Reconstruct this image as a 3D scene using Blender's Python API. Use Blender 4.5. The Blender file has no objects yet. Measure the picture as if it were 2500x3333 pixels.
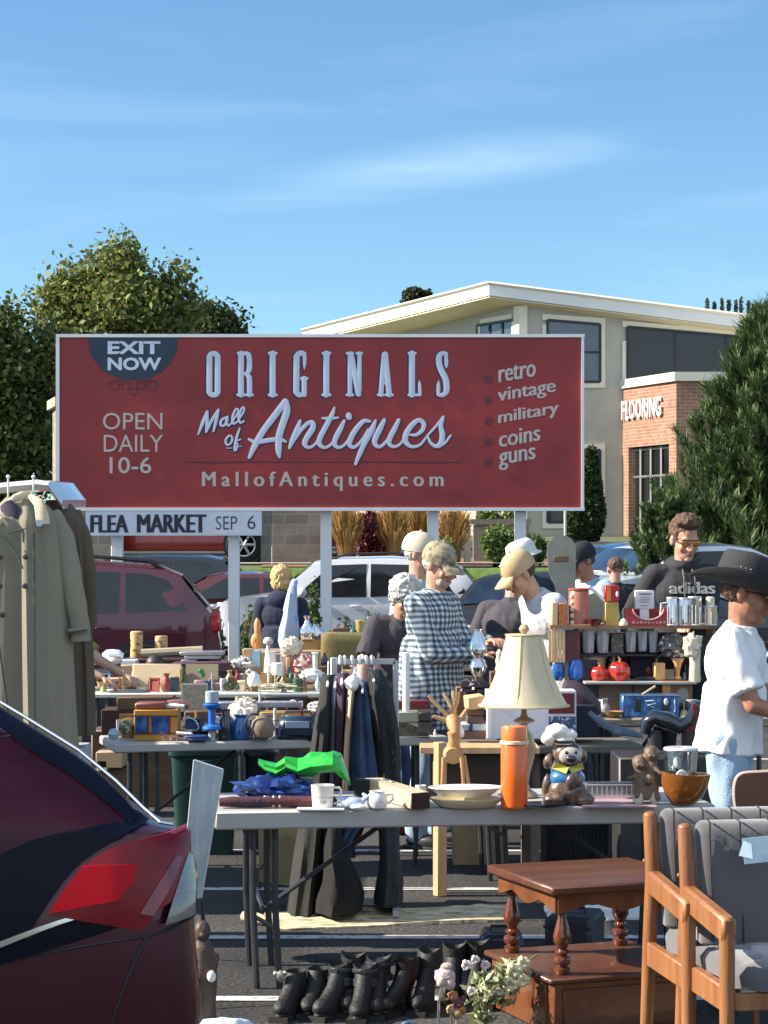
import bpy,math,random
import numpy as np
from mathutils import Vector,Matrix,noise,Euler
R=math.radians;PI=math.pi
random.seed(7);rng=np.random.default_rng(7)
sc=bpy.context.scene;COL=sc.collection
F=7130.0;EYE=1.8;HX=1250.0;HY=1790.0          # focal length in photo pixels, eye height, principal column, horizon row

def W(px,py,d): return Vector(((px -HX)/F*d,d,EYE -(py -HY)/F*d))
def dist(py,h): return (EYE -h)*F/(py -HY)

# ---------------------------------------------------------------- camera
cam=bpy.data.cameras.new("camera");cam_o=bpy.data.objects.new("camera",cam);COL.objects.link(cam_o)
cam_o.location=(0,0,EYE);cam_o.rotation_euler=(R(90),0,0)
cam.sensor_width=36;cam.lens=F/3333*36;cam.shift_y=(HY -1666.5)/3333
cam.clip_start=0.2;cam.clip_end=3000
sc.camera=cam_o
# ---------------------------------------------------------------- light
AZ,EL=R(-1.5),R(33)      # sun: left of the view and level with the stalls
tosun=Vector((-math.cos(EL)*math.cos(AZ),math.cos(EL)*math.sin(AZ),math.sin(EL)))
sun=bpy.data.lights.new("sun",'SUN');sun.energy=5.0;sun.angle=R(0.5);sun.color=(1,0.90,0.76)
sun_o=bpy.data.objects.new("sun",sun);COL.objects.link(sun_o)
sun_o.rotation_euler=tosun.to_track_quat('Z','Y').to_euler();sun_o.location=(-20,12,20)
world=bpy.data.worlds.new("World");sc.world=world;world.use_nodes=True
nt=world.node_tree;nd=nt.nodes;lk=nt.links
for n in list(nd): nd.remove(n)
sky=nd.new('ShaderNodeTexSky');sky.sky_type='NISHITA';sky.sun_disc=False
sky.sun_elevation=EL;sky.sun_rotation=math.atan2(tosun.x,tosun.y)
sky.air_density=1.0;sky.dust_density=0.05;sky.ozone_density=3.2;sky.altitude=200
tc=nd.new('ShaderNodeTexCoord');mp=nd.new('ShaderNodeMapping');mp.inputs['Scale'].default_value=(1.6,1.6,11.0)
mp.inputs['Rotation'].default_value=(0,R(7),0)
n1=nd.new('ShaderNodeTexNoise');n1.inputs['Scale'].default_value=2.6;n1.inputs['Detail'].default_value=7;n1.inputs['Roughness'].default_value=.55;n1.inputs['Distortion'].default_value=.5
cr=nd.new('ShaderNodeValToRGB');cr.color_ramp.elements[0].position=.50;cr.color_ramp.elements[1].position=.78
cr.color_ramp.elements[0].color=(0,0,0,1);cr.color_ramp.elements[1].color=(1,1,1,1)
mul=nd.new('ShaderNodeMath');mul.operation='MULTIPLY';mul.inputs[1].default_value=.13
mx=nd.new('ShaderNodeMix');mx.data_type='RGBA';mx.inputs['B'].default_value=(6.2,8.0,9.6,1)
tint=nd.new('ShaderNodeMix');tint.data_type='RGBA';tint.blend_type='MULTIPLY';tint.inputs['Factor'].default_value=1
tint.inputs['B'].default_value=(0.76,0.97,1.06,1)
bg=nd.new('ShaderNodeBackground');bg.inputs['Strength'].default_value=0.071
out=nd.new('ShaderNodeOutputWorld')
lk.new(tc.outputs['Generated'],mp.inputs['Vector']);lk.new(mp.outputs['Vector'],n1.inputs['Vector'])
lk.new(n1.outputs['Fac'],cr.inputs['Fac']);lk.new(cr.outputs['Color'],mul.inputs[0])
# one longer wisp of cirrus, right of centre
wm=nd.new('ShaderNodeMapping');wm.vector_type='POINT';wm.inputs['Location'].default_value=(-.022,0,-.172);wv=nd.new('ShaderNodeVectorMath');wv.operation='MULTIPLY';wv.inputs[1].default_value=(11,0,78)
wr=nd.new('ShaderNodeVectorRotate');wr.rotation_type='Y_AXIS';wr.inputs['Angle'].default_value=R(8);wl=nd.new('ShaderNodeVectorMath');wl.operation='LENGTH';wg=nd.new('ShaderNodeMapRange');wg.interpolation_type='SMOOTHSTEP'
wg.inputs[1].default_value=1.25;wg.inputs[2].default_value=.0;wg.inputs[3].default_value=0;wg.inputs[4].default_value=.42
wn=nd.new('ShaderNodeMath');wn.operation='MULTIPLY';wa=nd.new('ShaderNodeMath');wa.operation='ADD'
lk.new(tc.outputs['Generated'],wm.inputs['Vector']);lk.new(wm.outputs[0],wr.inputs['Vector']);lk.new(wr.outputs[0],wv.inputs[0]);lk.new(wv.outputs[0],wl.inputs[0]);lk.new(wl.outputs['Value'],wg.inputs[0])
lk.new(wg.outputs[0],wn.inputs[0]);wk=nd.new('ShaderNodeMapRange');wk.inputs[1].default_value=.30;wk.inputs[2].default_value=.62;lk.new(n1.outputs['Fac'],wk.inputs[0]);lk.new(wk.outputs[0],wn.inputs[1]);lk.new(wn.outputs[0],wa.inputs[0]);lk.new(mul.outputs[0],wa.inputs[1]);lk.new(wa.outputs[0],mx.inputs['Factor'])
lk.new(sky.outputs['Color'],tint.inputs['A']);lk.new(tint.outputs['Result'],mx.inputs['A'])
# unseen bright fill added to the sky behind the camera, lifting shaded fronts
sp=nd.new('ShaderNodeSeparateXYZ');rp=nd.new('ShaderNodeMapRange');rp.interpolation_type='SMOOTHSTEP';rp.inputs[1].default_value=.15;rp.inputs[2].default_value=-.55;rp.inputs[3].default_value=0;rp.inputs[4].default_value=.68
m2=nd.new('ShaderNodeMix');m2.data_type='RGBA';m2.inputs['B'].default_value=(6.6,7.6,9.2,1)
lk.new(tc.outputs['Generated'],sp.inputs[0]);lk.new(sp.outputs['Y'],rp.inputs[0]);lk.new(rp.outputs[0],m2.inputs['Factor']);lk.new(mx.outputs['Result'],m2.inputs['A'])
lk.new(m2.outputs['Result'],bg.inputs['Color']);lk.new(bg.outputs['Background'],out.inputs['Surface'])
sc.view_settings.view_transform='Standard';sc.view_settings.look='None';sc.view_settings.gamma=1
sc.view_settings.exposure=1.18
sc.cycles.caustics_reflective=False;sc.cycles.caustics_refractive=False
sc.cycles.max_bounces=8;sc.cycles.transparent_max_bounces=24;sc.cycles.use_denoising=True

# ---------------------------------------------------------------- materials
MATS={}
def newmat(name):
    m=bpy.data.materials.new(name);m.use_nodes=True
    n=m.node_tree.nodes;b=n['Principled BSDF'];return m,n,m.node_tree.links,b
def sc3(c,k): return (min(c[0]*k,1),min(c[1]*k,1),min(c[2]*k,1),1)
def mat(name,col=(.5,.5,.5),rough=.6,metal=0,var=.18,scale=6,bump=.0,bscale=60,stretch=(1,1,1),coat=0,col2=None,thr=.5,sharp=.25,spec=.5,sheen=0,trans=0):
    """plain surface broken up by noise; col2 gives a second colour that shows in patches"""
    if name in MATS: return MATS[name]
    m,n,l,b=newmat(name)
    t=n.new('ShaderNodeTexCoord');mpn=n.new('ShaderNodeMapping');mpn.inputs['Scale'].default_value=stretch
    l.new(t.outputs['Object'],mpn.inputs['Vector'])
    ns=n.new('ShaderNodeTexNoise');ns.inputs['Scale'].default_value=scale;ns.inputs['Detail'].default_value=5;ns.inputs['Roughness'].default_value=.6
    l.new(mpn.outputs['Vector'],ns.inputs['Vector'])
    r=n.new('ShaderNodeValToRGB');e=r.color_ramp.elements
    e[0].position=thr -sharp;e[1].position=thr+sharp
    e[0].color=sc3(col,1 -var);e[1].color=sc3(col2 or col,1+(var if not col2 else 0))
    l.new(ns.outputs['Fac'],r.inputs['Fac']);l.new(r.outputs['Color'],b.inputs['Base Color'])
    b.inputs['Roughness'].default_value=rough;b.inputs['Metallic'].default_value=metal
    b.inputs['Specular IOR Level'].default_value=spec
    b.inputs['Coat Weight'].default_value=coat;b.inputs['Coat Roughness'].default_value=.05
    if sheen: b.inputs['Sheen Weight'].default_value=sheen
    if trans: b.inputs['Transmission Weight'].default_value=trans
    if bump:
        n2=n.new('ShaderNodeTexNoise');n2.inputs['Scale'].default_value=bscale;n2.inputs['Detail'].default_value=4
        l.new(mpn.outputs['Vector'],n2.inputs['Vector'])
        bp=n.new('ShaderNodeBump');bp.inputs['Strength'].default_value=min(bump,1);bp.inputs['Distance'].default_value=.01
        l.new(n2.outputs['Fac'],bp.inputs['Height']);l.new(bp.outputs['Normal'],b.inputs['Normal'])
    MATS[name]=m;return m
def wood(name,col,dark,scale=9,stretch=(1,1,.12),rough=.5,coat=0):
    return mat(name,dark,rough,0,.0,scale,.25,scale*5,stretch,coat,col2=col,thr=.5,sharp=.14)
def glass(name,col=(1,1,1),clear=.8,rough=.03):
    if name in MATS: return MATS[name]
    m,n,l,b=newmat(name)
    tr=n.new('ShaderNodeBsdfTransparent');tr.inputs['Color'].default_value=(*col,1)
    gl=n.new('ShaderNodeBsdfGlossy');gl.inputs['Roughness'].default_value=rough;gl.inputs['Color'].default_value=(.9,.9,.9,1)
    fr=n.new('ShaderNodeLayerWeight');fr.inputs['Blend'].default_value=.45
    ad=n.new('ShaderNodeMath');ad.operation='MULTIPLY_ADD';ad.inputs[1].default_value=.8;ad.inputs[2].default_value=1 -clear
    ad.use_clamp=True
    ms=n.new('ShaderNodeMixShader');l.new(fr.outputs['Facing'],ad.inputs[0]);l.new(ad.outputs[0],ms.inputs[0])
    l.new(tr.outputs[0],ms.inputs[1]);l.new(gl.outputs[0],ms.inputs[2])
    l.new(ms.outputs[0],n['Material Output'].inputs['Surface'])
    MATS[name]=m;return m
def carglass(name='car_glass',col=(.012,.016,.02)):
    if name in MATS: return MATS[name]
    m=mat(name,col,.04,0,.5,3,spec=.6);return m
def blocks(name,c1,c2,mortar,w,h,gap=.012,rough=.85,skew=1.0):
    if name in MATS: return MATS[name]
    m,n,l,b=newmat(name)
    t=n.new('ShaderNodeTexCoord');sp=n.new('ShaderNodeSeparateXYZ');cb=n.new('ShaderNodeCombineXYZ')
    l.new(t.outputs['Object'],sp.inputs[0])
    ad=n.new('ShaderNodeMath');ad.operation='ADD';l.new(sp.outputs['X'],ad.inputs[0])
    ad.inputs[1].default_value=0
    if skew: l.new(sp.outputs['Y'],ad.inputs[1])
    else: ad.operation='SUBTRACT';l.new(sp.outputs['Y'],ad.inputs[1])
    l.new(ad.outputs[0],cb.inputs['X']);l.new(sp.outputs['Z'],cb.inputs['Y'])
    br=n.new('ShaderNodeTexBrick');l.new(cb.outputs[0],br.inputs['Vector'])
    br.inputs['Scale'].default_value=1;br.inputs['Brick Width'].default_value=w;br.inputs['Row Height'].default_value=h
    br.inputs['Mortar Size'].default_value=gap;br.inputs['Color1'].default_value=(*c1,1);br.inputs['Color2'].default_value=(*c2,1)
    br.inputs['Mortar'].default_value=(*mortar,1)
    ns=n.new('ShaderNodeTexNoise');ns.inputs['Scale'].default_value=3.0;ns.inputs['Detail'].default_value=8;l.new(t.outputs['Object'],ns.inputs['Vector'])
    mxn=n.new('ShaderNodeMix');mxn.data_type='RGBA';mxn.blend_type='OVERLAY';mxn.inputs['Factor'].default_value=.45
    l.new(br.outputs['Color'],mxn.inputs['A']);l.new(ns.outputs['Fac'],mxn.inputs['B']);l.new(mxn.outputs['Result'],b.inputs['Base Color'])
    bp=n.new('ShaderNodeBump');bp.inputs['Strength'].default_value=.6;bp.inputs['Distance'].default_value=.02;bp.invert=True
    l.new(br.outputs['Fac'],bp.inputs['Height']);l.new(bp.outputs['Normal'],b.inputs['Normal'])
    b.inputs['Roughness'].default_value=rough;MATS[name]=m;return m
def leafmat(name,c1,c2,c3=None,trans=.35):
    if name in MATS: return MATS[name]
    m,n,l,b=newmat(name)
    g=n.new('ShaderNodeNewGeometry');r=n.new('ShaderNodeValToRGB');e=r.color_ramp.elements
    e[0].color=(*c1,1);e[1].color=(*c2,1)
    if c3: x=e.new(.93);x.color=(*c2,1);e[-1].color=(*c3,1)
    l.new(g.outputs['Random Per Island'],r.inputs['Fac']);l.new(r.outputs['Color'],b.inputs['Base Color'])
    b.inputs['Roughness'].default_value=.55;b.inputs['Specular IOR Level'].default_value=.3
    tl=n.new('ShaderNodeBsdfTranslucent');l.new(r.outputs['Color'],tl.inputs['Color'])
    ms=n.new('ShaderNodeMixShader');ms.inputs[0].default_value=trans
    l.new(b.outputs[0],ms.inputs[1]);l.new(tl.outputs[0],ms.inputs[2]);l.new(ms.outputs[0],n['Material Output'].inputs['Surface'])
    MATS[name]=m;return m
def plaid(name,c1,c2,c3,s=26):
    if name in MATS: return MATS[name]
    m,n,l,b=newmat(name)
    t=n.new('ShaderNodeTexCoord')
    nz=n.new('ShaderNodeTexNoise');nz.inputs['Scale'].default_value=5;l.new(t.outputs['Object'],nz.inputs['Vector'])
    va=n.new('ShaderNodeVectorMath');va.operation='MULTIPLY_ADD';va.inputs[1].default_value=(.035,.035,.035)
    l.new(nz.outputs['Color'],va.inputs[0]);l.new(t.outputs['Object'],va.inputs[2])
    cur=None
    ws=[]
    for ax in ('X','Z'):
        w=n.new('ShaderNodeTexWave');w.wave_type='BANDS';w.bands_direction=ax;w.inputs['Scale'].default_value=s/2/PI*1.0
        l.new(va.outputs[0],w.inputs['Vector']);rr=n.new('ShaderNodeValToRGB');rr.color_ramp.interpolation='LINEAR'
        rr.color_ramp.elements[0].position=.46;rr.color_ramp.elements[1].position=.54
        l.new(w.outputs['Fac'],rr.inputs['Fac']);ws.append(rr)
    ad=n.new('ShaderNodeMath');ad.operation='ADD';l.new(ws[0].outputs[0],ad.inputs[0]);l.new(ws[1].outputs[0],ad.inputs[1])
    dv=n.new('ShaderNodeMath');dv.operation='MULTIPLY';dv.inputs[1].default_value=.5;l.new(ad.outputs[0],dv.inputs[0])
    r=n.new('ShaderNodeValToRGB');e=r.color_ramp.elements;e[0].color=(*c1,1);e[1].color=(*c3,1);x=e.new(.5);x.color=(*c2,1)
    l.new(dv.outputs[0],r.inputs['Fac']);l.new(r.outputs['Color'],b.inputs['Base Color']);b.inputs['Roughness'].default_value=.85
    MATS[name]=m;return m

# ---------------------------------------------------------------- mesh building
class MB:
    def __init__(s,k=1.0): s.v=[];s.f=[];s.mi=[];s.k=k;s.cur=0
    def use(s,i): s.cur=i;return s
    def add(s,vs,fs):
        b=len(s.v);s.v += [tuple(v) for v in vs];s.f += [tuple(b+i for i in f) for f in fs];s.mi += [s.cur]*len(fs);return s
    def box(s,c,sz,rot=None,bev=0):
        x,y,z=sz[0]/2,sz[1]/2,sz[2]/2
        m=Euler(rot).to_matrix() if rot else Matrix.Identity(3);c=Vector(c)
        if bev:
            vs=[]
            for sx in (-1,1):
                for sy in (-1,1):
                    for sz_ in (-1,1):
                        vs += [(sx*(x -bev),sy*(y -bev),sz_*z),(sx*(x -bev),sy*y,sz_*(z -bev)),(sx*x,sy*(y -bev),sz_*(z -bev))]
            import bmesh
            bm=bmesh.new();vv=[bm.verts.new(c+m @ Vector(v)) for v in vs];bmesh.ops.convex_hull(bm,input=vv)
            bm.verts.index_update();s.add([v.co for v in bm.verts],[[v.index for v in f.verts] for f in bm.faces]);bm.free();return s
        vs=[c+m @ Vector((a*x,b*y,d*z)) for a in (-1,1) for b in (-1,1) for d in (-1,1)]
        return s.add(vs,[(0,1,3,2),(4,6,7,5),(0,4,5,1),(2,3,7,6),(0,2,6,4),(1,5,7,3)])
    def loft(s,rings,closed=True,cap=True):
        n=len(rings[0]);vs=[v for r in rings for v in r];fs=[]
        for i in range(len(rings) -1):
            for j in range(n if closed else n -1):
                a,b=i*n+j,i*n+(j+1) % n;fs.append((a,b,b+n,a+n))
        if cap and closed: fs.append(tuple(range(n -1,-1,-1)));fs.append(tuple((len(rings) -1)*n+j for j in range(n)))
        return s.add(vs,fs)
    def tube(s,pts,rs,n=8,flat=None,caps=True):
        pts=[Vector(p) for p in pts];rs=rs if isinstance(rs,(list,tuple)) else [rs]*len(pts)
        t0=(pts[1] -pts[0]).normalized();up=Vector((0,0,1)) if abs(t0.z)<.9 else Vector((0,1,0))
        u=t0.cross(up).normalized();rings=[]
        for i,p in enumerate(pts):
            a=pts[max(i -1,0)];b=pts[min(i+1,len(pts) -1)];t=(b -a)
            t=t.normalized() if t.length>1e-9 else t0
            u=(u -t*u.dot(t));u=u.normalized() if u.length>1e-6 else t.orthogonal().normalized();w=t.cross(u)
            ring=[]
            for j in range(n):
                an=2*PI*j/n;o=(u*math.cos(an)+w*math.sin(an))*rs[i]
                if flat: o=Vector((o.x*flat[0],o.y*flat[1],o.z*flat[2]))
                ring.append(p+o)
            rings.append(ring)
        return s.loft(rings,True,caps)
    def cap(s,p0,p1,r0,r1,n=10):
        """capsule with tapered sides and round ends"""
        p0=Vector(p0);p1=Vector(p1);t=(p1 -p0);L=t.length;t=t.normalized() if L>1e-6 else Vector((0,0,1))
        pts=[];rs=[]
        for a in (80,50,20): pts.append(p0 -t*r0*math.sin(R(a)));rs.append(r0*math.cos(R(a)))
        pts += [p0,p1];rs += [r0,r1]
        for a in (20,50,80): pts.append(p1+t*r1*math.sin(R(a)));rs.append(r1*math.cos(R(a)))
        return s.tube(pts,rs,n)
    def ell(s,c,r,rot=None,n=12,m=8,noise_=0,nf=3.0):
        c=Vector(c);mt=Euler(rot).to_matrix() if rot else Matrix.Identity(3);vs=[None];rings=[]
        if not isinstance(r,(tuple,list)): r=(r,r,r)
        for i in range(m+1):
            ph=-PI/2+PI*i/m;ph=max(min(ph,PI/2 -.12),-PI/2+.12)
            ring=[]
            for j in range(n):
                a=2*PI*j/n;d=Vector((math.cos(ph)*math.cos(a),math.cos(ph)*math.sin(a),math.sin(ph)))
                k=1+(noise_*noise.noise(d*nf+c*7) if noise_ else 0)
                ring.append(c+mt @ Vector((d.x*r[0]*k,d.y*r[1]*k,d.z*r[2]*k)))
            rings.append(ring)
        return s.loft(rings,True,True)
    def lathe(s,prof,c=(0,0,0),n=20,sx=1,sy=1,rot=None):
        c=Vector(c);mt=Euler(rot).to_matrix() if rot else Matrix.Identity(3)
        return s.loft([[c+mt @ Vector((r*sx*math.cos(2*PI*j/n),r*sy*math.sin(2*PI*j/n),z)) for j in range(n)] for r,z in prof])
    def prism(s,pts,y0,y1):
        """outline in x,z pushed from y0 to y1"""
        n=len(pts);vs=[(x,y0,z) for x,z in pts]+[(x,y1,z) for x,z in pts]
        return s.add(vs,[tuple(range(n)),tuple(range(2*n -1,n -1,-1))]+[(i,i+n,(i+1) % n+n,(i+1) % n) for i in range(n)])
    def xform(s,M,start=0):
        for i in range(start,len(s.v)): s.v[i]=tuple(M @ Vector(s.v[i]))
        return s
    def mesh(s,name,mats,angle=38):
        me=bpy.data.meshes.new(name);k=s.k
        me.from_pydata([(x*k,y*k,z*k) for x,y,z in s.v],[],s.f)
        if not isinstance(mats,(list,tuple)): mats=[mats]
        for m in mats: me.materials.append(m)
        if len(mats)>1: me.polygons.foreach_set('material_index',s.mi)
        fixnormals(me)
        if angle: me.shade_smooth();me.set_sharp_from_angle(angle=R(angle))
        me.update();return me
    def build(s,name,mats,parent=None,loc=None,rz=0,angle=38):
        o=bpy.data.objects.new(name,s.mesh(name,mats,angle));COL.objects.link(o)
        if parent: o.parent=parent
        if loc is not None: o.location=loc
        if rz: o.rotation_euler=(0,0,rz)
        return o
def fixnormals(me):
    import bmesh
    bm=bmesh.new();bm.from_mesh(me);bmesh.ops.recalc_face_normals(bm,faces=bm.faces);bm.to_mesh(me);bm.free()
def tag(o,label,cat,group=None,kind=None):
    o['label']=label;o['category']=cat
    if group: o['group']=group
    if kind: o['kind']=kind
    return o
def thing(name,label,cat,loc=(0,0,0),rz=0,group=None):
    o=bpy.data.objects.new(name,None);COL.objects.link(o);o.empty_display_size=.1
    o.location=loc;o.rotation_euler=(0,0,rz);return tag(o,label,cat,group)
def struct(o): o['kind']='structure';return o
def copy_tree(o,parent=None):
    c=o.copy();COL.objects.link(c)
    if parent: c.parent=parent
    for ch in list(o.children): copy_tree(ch,c)
    return c
def prop(mb,name,label,cat,mats,loc,rz=0,group=None,angle=38):
    o=mb.build(name,mats,None,loc,rz,angle);return tag(o,label,cat,group)
def sub(p0,pts): return [tuple(Vector(p) -Vector(p0)) for p in pts]
def cat_rom(pts,m=5):
    """smooth a list of tuples (any length) through its points"""
    P=[np.array(p,float) for p in pts];P=[2*P[0] -P[1]]+P+[2*P[-1] -P[-2]];o=[]
    for i in range(1,len(P) -2):
        for j in range(m):
            t=j/m;a,b,c,d=P[i -1:i+3]
            o.append(.5*((2*b)+(-a+c)*t+(2*a -5*b+4*c -d)*t*t+(-a+3*b -3*c+d)*t ** 3))
    o.append(P[-2]);return o
def remesh(mb,voxel,smooth=2,folds=0,ff=(10,10,5),seed=0,name='body'):
    me=mb.mesh(name,[],0);o=bpy.data.objects.new('tmp',me);COL.objects.link(o)
    m=o.modifiers.new('r','REMESH');m.mode='VOXEL';m.voxel_size=voxel;m.use_smooth_shade=True
    s2=o.modifiers.new('s','SMOOTH');s2.factor=.5;s2.iterations=smooth
    dg=bpy.context.evaluated_depsgraph_get();ev=o.evaluated_get(dg);out_=bpy.data.meshes.new_from_object(ev)
    bpy.data.objects.remove(o);bpy.data.meshes.remove(me);out_.name=name
    if folds:
        n=len(out_.vertices);co=np.empty(n*3);no=np.empty(n*3);out_.vertices.foreach_get('co',co)
        nn=[v.normal.copy() for v in out_.vertices];co=co.reshape(-1,3)
        for i in range(n):
            p=Vector((co[i][0]*ff[0]+seed,co[i][1]*ff[1],co[i][2]*ff[2]));a=noise.noise(p);b=1 -abs(noise.noise(p*1.7+Vector((3,1,2))))*2.4
            co[i] += np.array(nn[i])*folds*(a*.7+b*.55)
        out_.vertices.foreach_set('co',co.ravel());out_.update()
    return out_
def mobj(me,name,m,parent=None,loc=None):
    me.materials.clear();me.materials.append(m);me.shade_smooth()
    o=bpy.data.objects.new(name,me);COL.objects.link(o)
    if parent: o.parent=parent
    if loc is not None: o.location=loc
    return o
def text_obj(s,name,x0,z0,x1,z1,y,m,parent=None,bold=0.0,shear=0.0,vshear=0.0,ext=.004,spacing=1.0,heavy=0):
    """lettering fitted into the box x0..x1, z0..z1 in the plane y, as mesh"""
    cu=bpy.data.curves.new(name,'FONT');cu.body=s;cu.size=1;cu.offset=bold;cu.extrude=.02;cu.shear=shear;cu.space_character=spacing
    cu.resolution_u=3
    t=bpy.data.objects.new('tmp',cu);COL.objects.link(t);dg=bpy.context.evaluated_depsgraph_get()
    me=bpy.data.meshes.new_from_object(t.evaluated_get(dg));bpy.data.objects.remove(t);bpy.data.curves.remove(cu)
    n=len(me.vertices);co=np.empty(n*3);me.vertices.foreach_get('co',co);co=co.reshape(-1,3)
    mn=co.min(0);mxx=co.max(0);X=(co[:,0] -mn[0])/(mxx[0] -mn[0]);Z=(co[:,1] -mn[1])/(mxx[1] -mn[1])
    q=np.empty_like(co);q[:,0]=x0+X*(x1 -x0);q[:,2]=z0+Z*(z1 -z0)+vshear*X*(x1 -x0)
    q[:,1]=y -ext*(co[:,2] -mn[2])/.04
    if heavy:      # thicken the strokes: three copies side by side, each a hair behind the last
        fs=[tuple(p.vertices) for p in me.polygons];V=[];Fc=[];w=x1 -x0
        for i,dx in enumerate((0,-heavy,heavy)):
            r=q.copy();r[:,0]=(x0+x1)/2+(q[:,0] -(x0+x1)/2)*(w -2*heavy)/w+dx;r[:,1] += i*.0007;b0=len(V);V += r.tolist();Fc += [tuple(v+b0 for v in f) for f in fs]
        me=bpy.data.meshes.new(name);me.from_pydata(V,[],Fc)
    else: me.vertices.foreach_set('co',q.ravel())
    me.materials.clear();me.materials.append(m);me.update();me.name=name
    fixnormals(me)
    o=bpy.data.objects.new(name,me);COL.objects.link(o)
    if parent: o.parent=parent
    return o

# shared materials
M={}
M['white']=mat('white_paint',(.78,.78,.76),.5,var=.08,scale=3)
M['offwhite']=mat('off_white',(.66,.62,.54),.6,var=.1,scale=9)
M['cream']=mat('cream',(.70,.58,.38),.6,var=.12,scale=9)
M['black']=mat('black_plastic',(.018,.018,.02),.45,var=.4,scale=14,bump=.1)
M['blackcloth']=mat('black_cloth',(.016,.017,.022),.9,var=.4,scale=10,bump=.3,bscale=30)
M['steel']=mat('steel',(.55,.56,.58),.3,1,.1)
M['darksteel']=mat('dark_steel',(.06,.065,.075),.45,.6,.3,20)
M['chrome']=mat('chrome',(.75,.76,.78),.12,1,.05)
M['glass']=glass('clear_glass',(.93,.96,.97),.86)
M['oldwood']=wood('old_wood',(.26,.17,.10),(.12,.075,.045),14)
M['lightwood']=wood('light_wood',(.62,.42,.22),(.45,.28,.13),14)
M['orange']=mat('orange_plastic',(.72,.14,.018),.32,var=.1,coat=.3)
M['red']=mat('red_paint',(.42,.02,.02),.4,var=.15)
M['blue']=mat('blue_plastic',(.02,.09,.38),.4,var=.3,scale=15)
M['navy']=mat('navy_cloth',(.018,.024,.06),.9,var=.4,scale=9,bump=.4,bscale=40)
M['skin']=mat('skin',(.50,.27,.185),.5,var=.16,scale=22,bump=.1,bscale=90)
M['skin2']=mat('tanned_skin',(.36,.165,.10),.5,var=.2,scale=22,bump=.1,bscale=90)
M['greyhair']=mat('grey_hair',(.50,.49,.47),.75,var=.35,scale=60,bump=.8,bscale=140,stretch=(1,1,.3))
M['brownhair']=mat('brown_hair',(.10,.055,.03),.7,var=.5,scale=70,bump=.8,bscale=140,stretch=(1,1,.4))
M['blond']=mat('blond_hair',(.60,.40,.18),.7,var=.35,scale=60,bump=.8,bscale=120,stretch=(1,1,.3))
M['jeans']=mat('pale_denim',(.30,.42,.56),.85,var=.25,scale=9,bump=.4,bscale=120)
M['denim']=mat('dark_denim',(.05,.085,.17),.85,var=.4,scale=9,bump=.4,bscale=120)
M['olive']=mat('olive_cloth',(.12,.105,.05),.85,var=.3,scale=7,bump=.3)
M['maroon']=mat('maroon',(.10,.018,.02),.6,var=.3,scale=8)
M['greytable']=mat('grey_tabletop',(.50,.50,.48),.55,var=.22,scale=7,bump=.15,bscale=30,col2=(.42,.38,.33),thr=.6,sharp=.12)

# ================================================================ SETTING
def ground_z(y):
    if y<43: return 0.0
    if y<44.6: return 1.42*(y -43)/1.6
    if y<90: return 1.42+1.0*(y -44.6)/45.4
    return 2.42
def strip(name,x0,x1,y0,y1,lift,m,nx=2,rag=0):
    ys=[y0+(y1 -y0)*i/24 for i in range(25)]+[y for y in (43,44.6,90) if y0<y<y1];ys=sorted(set(ys))
    b=MB();rows=[]
    for y in ys: rows.append([(x0+(x1 -x0)*j/nx+(rag*noise.noise(Vector((j,y,0))) if rag else 0),y,ground_z(y)+lift) for j in range(nx+1)])
    b.loft(rows,closed=False);return struct(b.build(name,m,angle=0))
m_asph=mat('asphalt',(.066,.065,.067),.92,var=.5,scale=55,bump=.7,bscale=180,spec=.3,col2=(.12,.115,.11),thr=.56,sharp=.12)
_n=m_asph.node_tree;_t=_n.nodes.new('ShaderNodeTexCoord');_a=_n.nodes.new('ShaderNodeTexNoise');_a.inputs['Scale'].default_value=.9;_a.inputs['Detail'].default_value=6;_a.inputs['Distortion'].default_value=.6
_r=_n.nodes.new('ShaderNodeMapRange');_r.inputs[1].default_value=.35;_r.inputs[2].default_value=.65;_r.inputs[3].default_value=.62;_r.inputs[4].default_value=1.35;_m=_n.nodes.new('ShaderNodeVectorMath');_m.operation='SCALE'
_b=_n.nodes['Principled BSDF'];_s=_b.inputs['Base Color'].links[0].from_socket;_n.links.new(_t.outputs['Object'],_a.inputs['Vector']);_n.links.new(_a.outputs['Fac'],_r.inputs[0]);_n.links.new(_s,_m.inputs[0]);_n.links.new(_r.outputs[0],_m.inputs['Scale']);_n.links.new(_m.outputs[0],_b.inputs['Base Color'])
m_ground=mat('dry_ground',(.14,.12,.07),.95,var=.3,scale=2,col2=(.10,.13,.045))
m_line=mat('road_paint',(.62,.62,.60),.85,var=.1,scale=16,col2=(.13,.13,.13),thr=.60,sharp=.07)
m_mulch=mat('mulch',(.22,.12,.06),.95,var=.5,scale=9,bump=1,bscale=30)
m_grass=mat('lawn',(.10,.17,.035),.9,var=.4,scale=6,bump=1,bscale=60)
m_conc=mat('concrete',(.42,.40,.36),.85,var=.15,scale=5)
strip('ground',-300,300,-60,900,-.01,m_ground,4)
strip('car_park',-30,30,-20,41.8,0,m_asph,4)
strip('upper_car_park',-60,60,52,74,.006,m_asph,4)
b=MB();b.add([(3.6,32.4,.004),(40,32.4,.004),(40,43,.004),(3.6,43,.004),(4.2,33.2,.33),(40,33.2,.33),(40,42.6,.33),(4.2,42.6,.33)],[(4,5,6,7),(0,1,5,4),(3,0,4,7),(2,3,7,6),(1,2,6,5)]);struct(b.build('side_car_park',m_asph,angle=10))
strip('lawn',-30,30,42.0,45.0,.008,m_grass,8)
strip('planting_bed',-2.6,9,45.6,52.5,.012,m_mulch,8)
strip('kerb_strip',-30,9,45.05,45.55,.10,m_conc,4)
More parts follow.
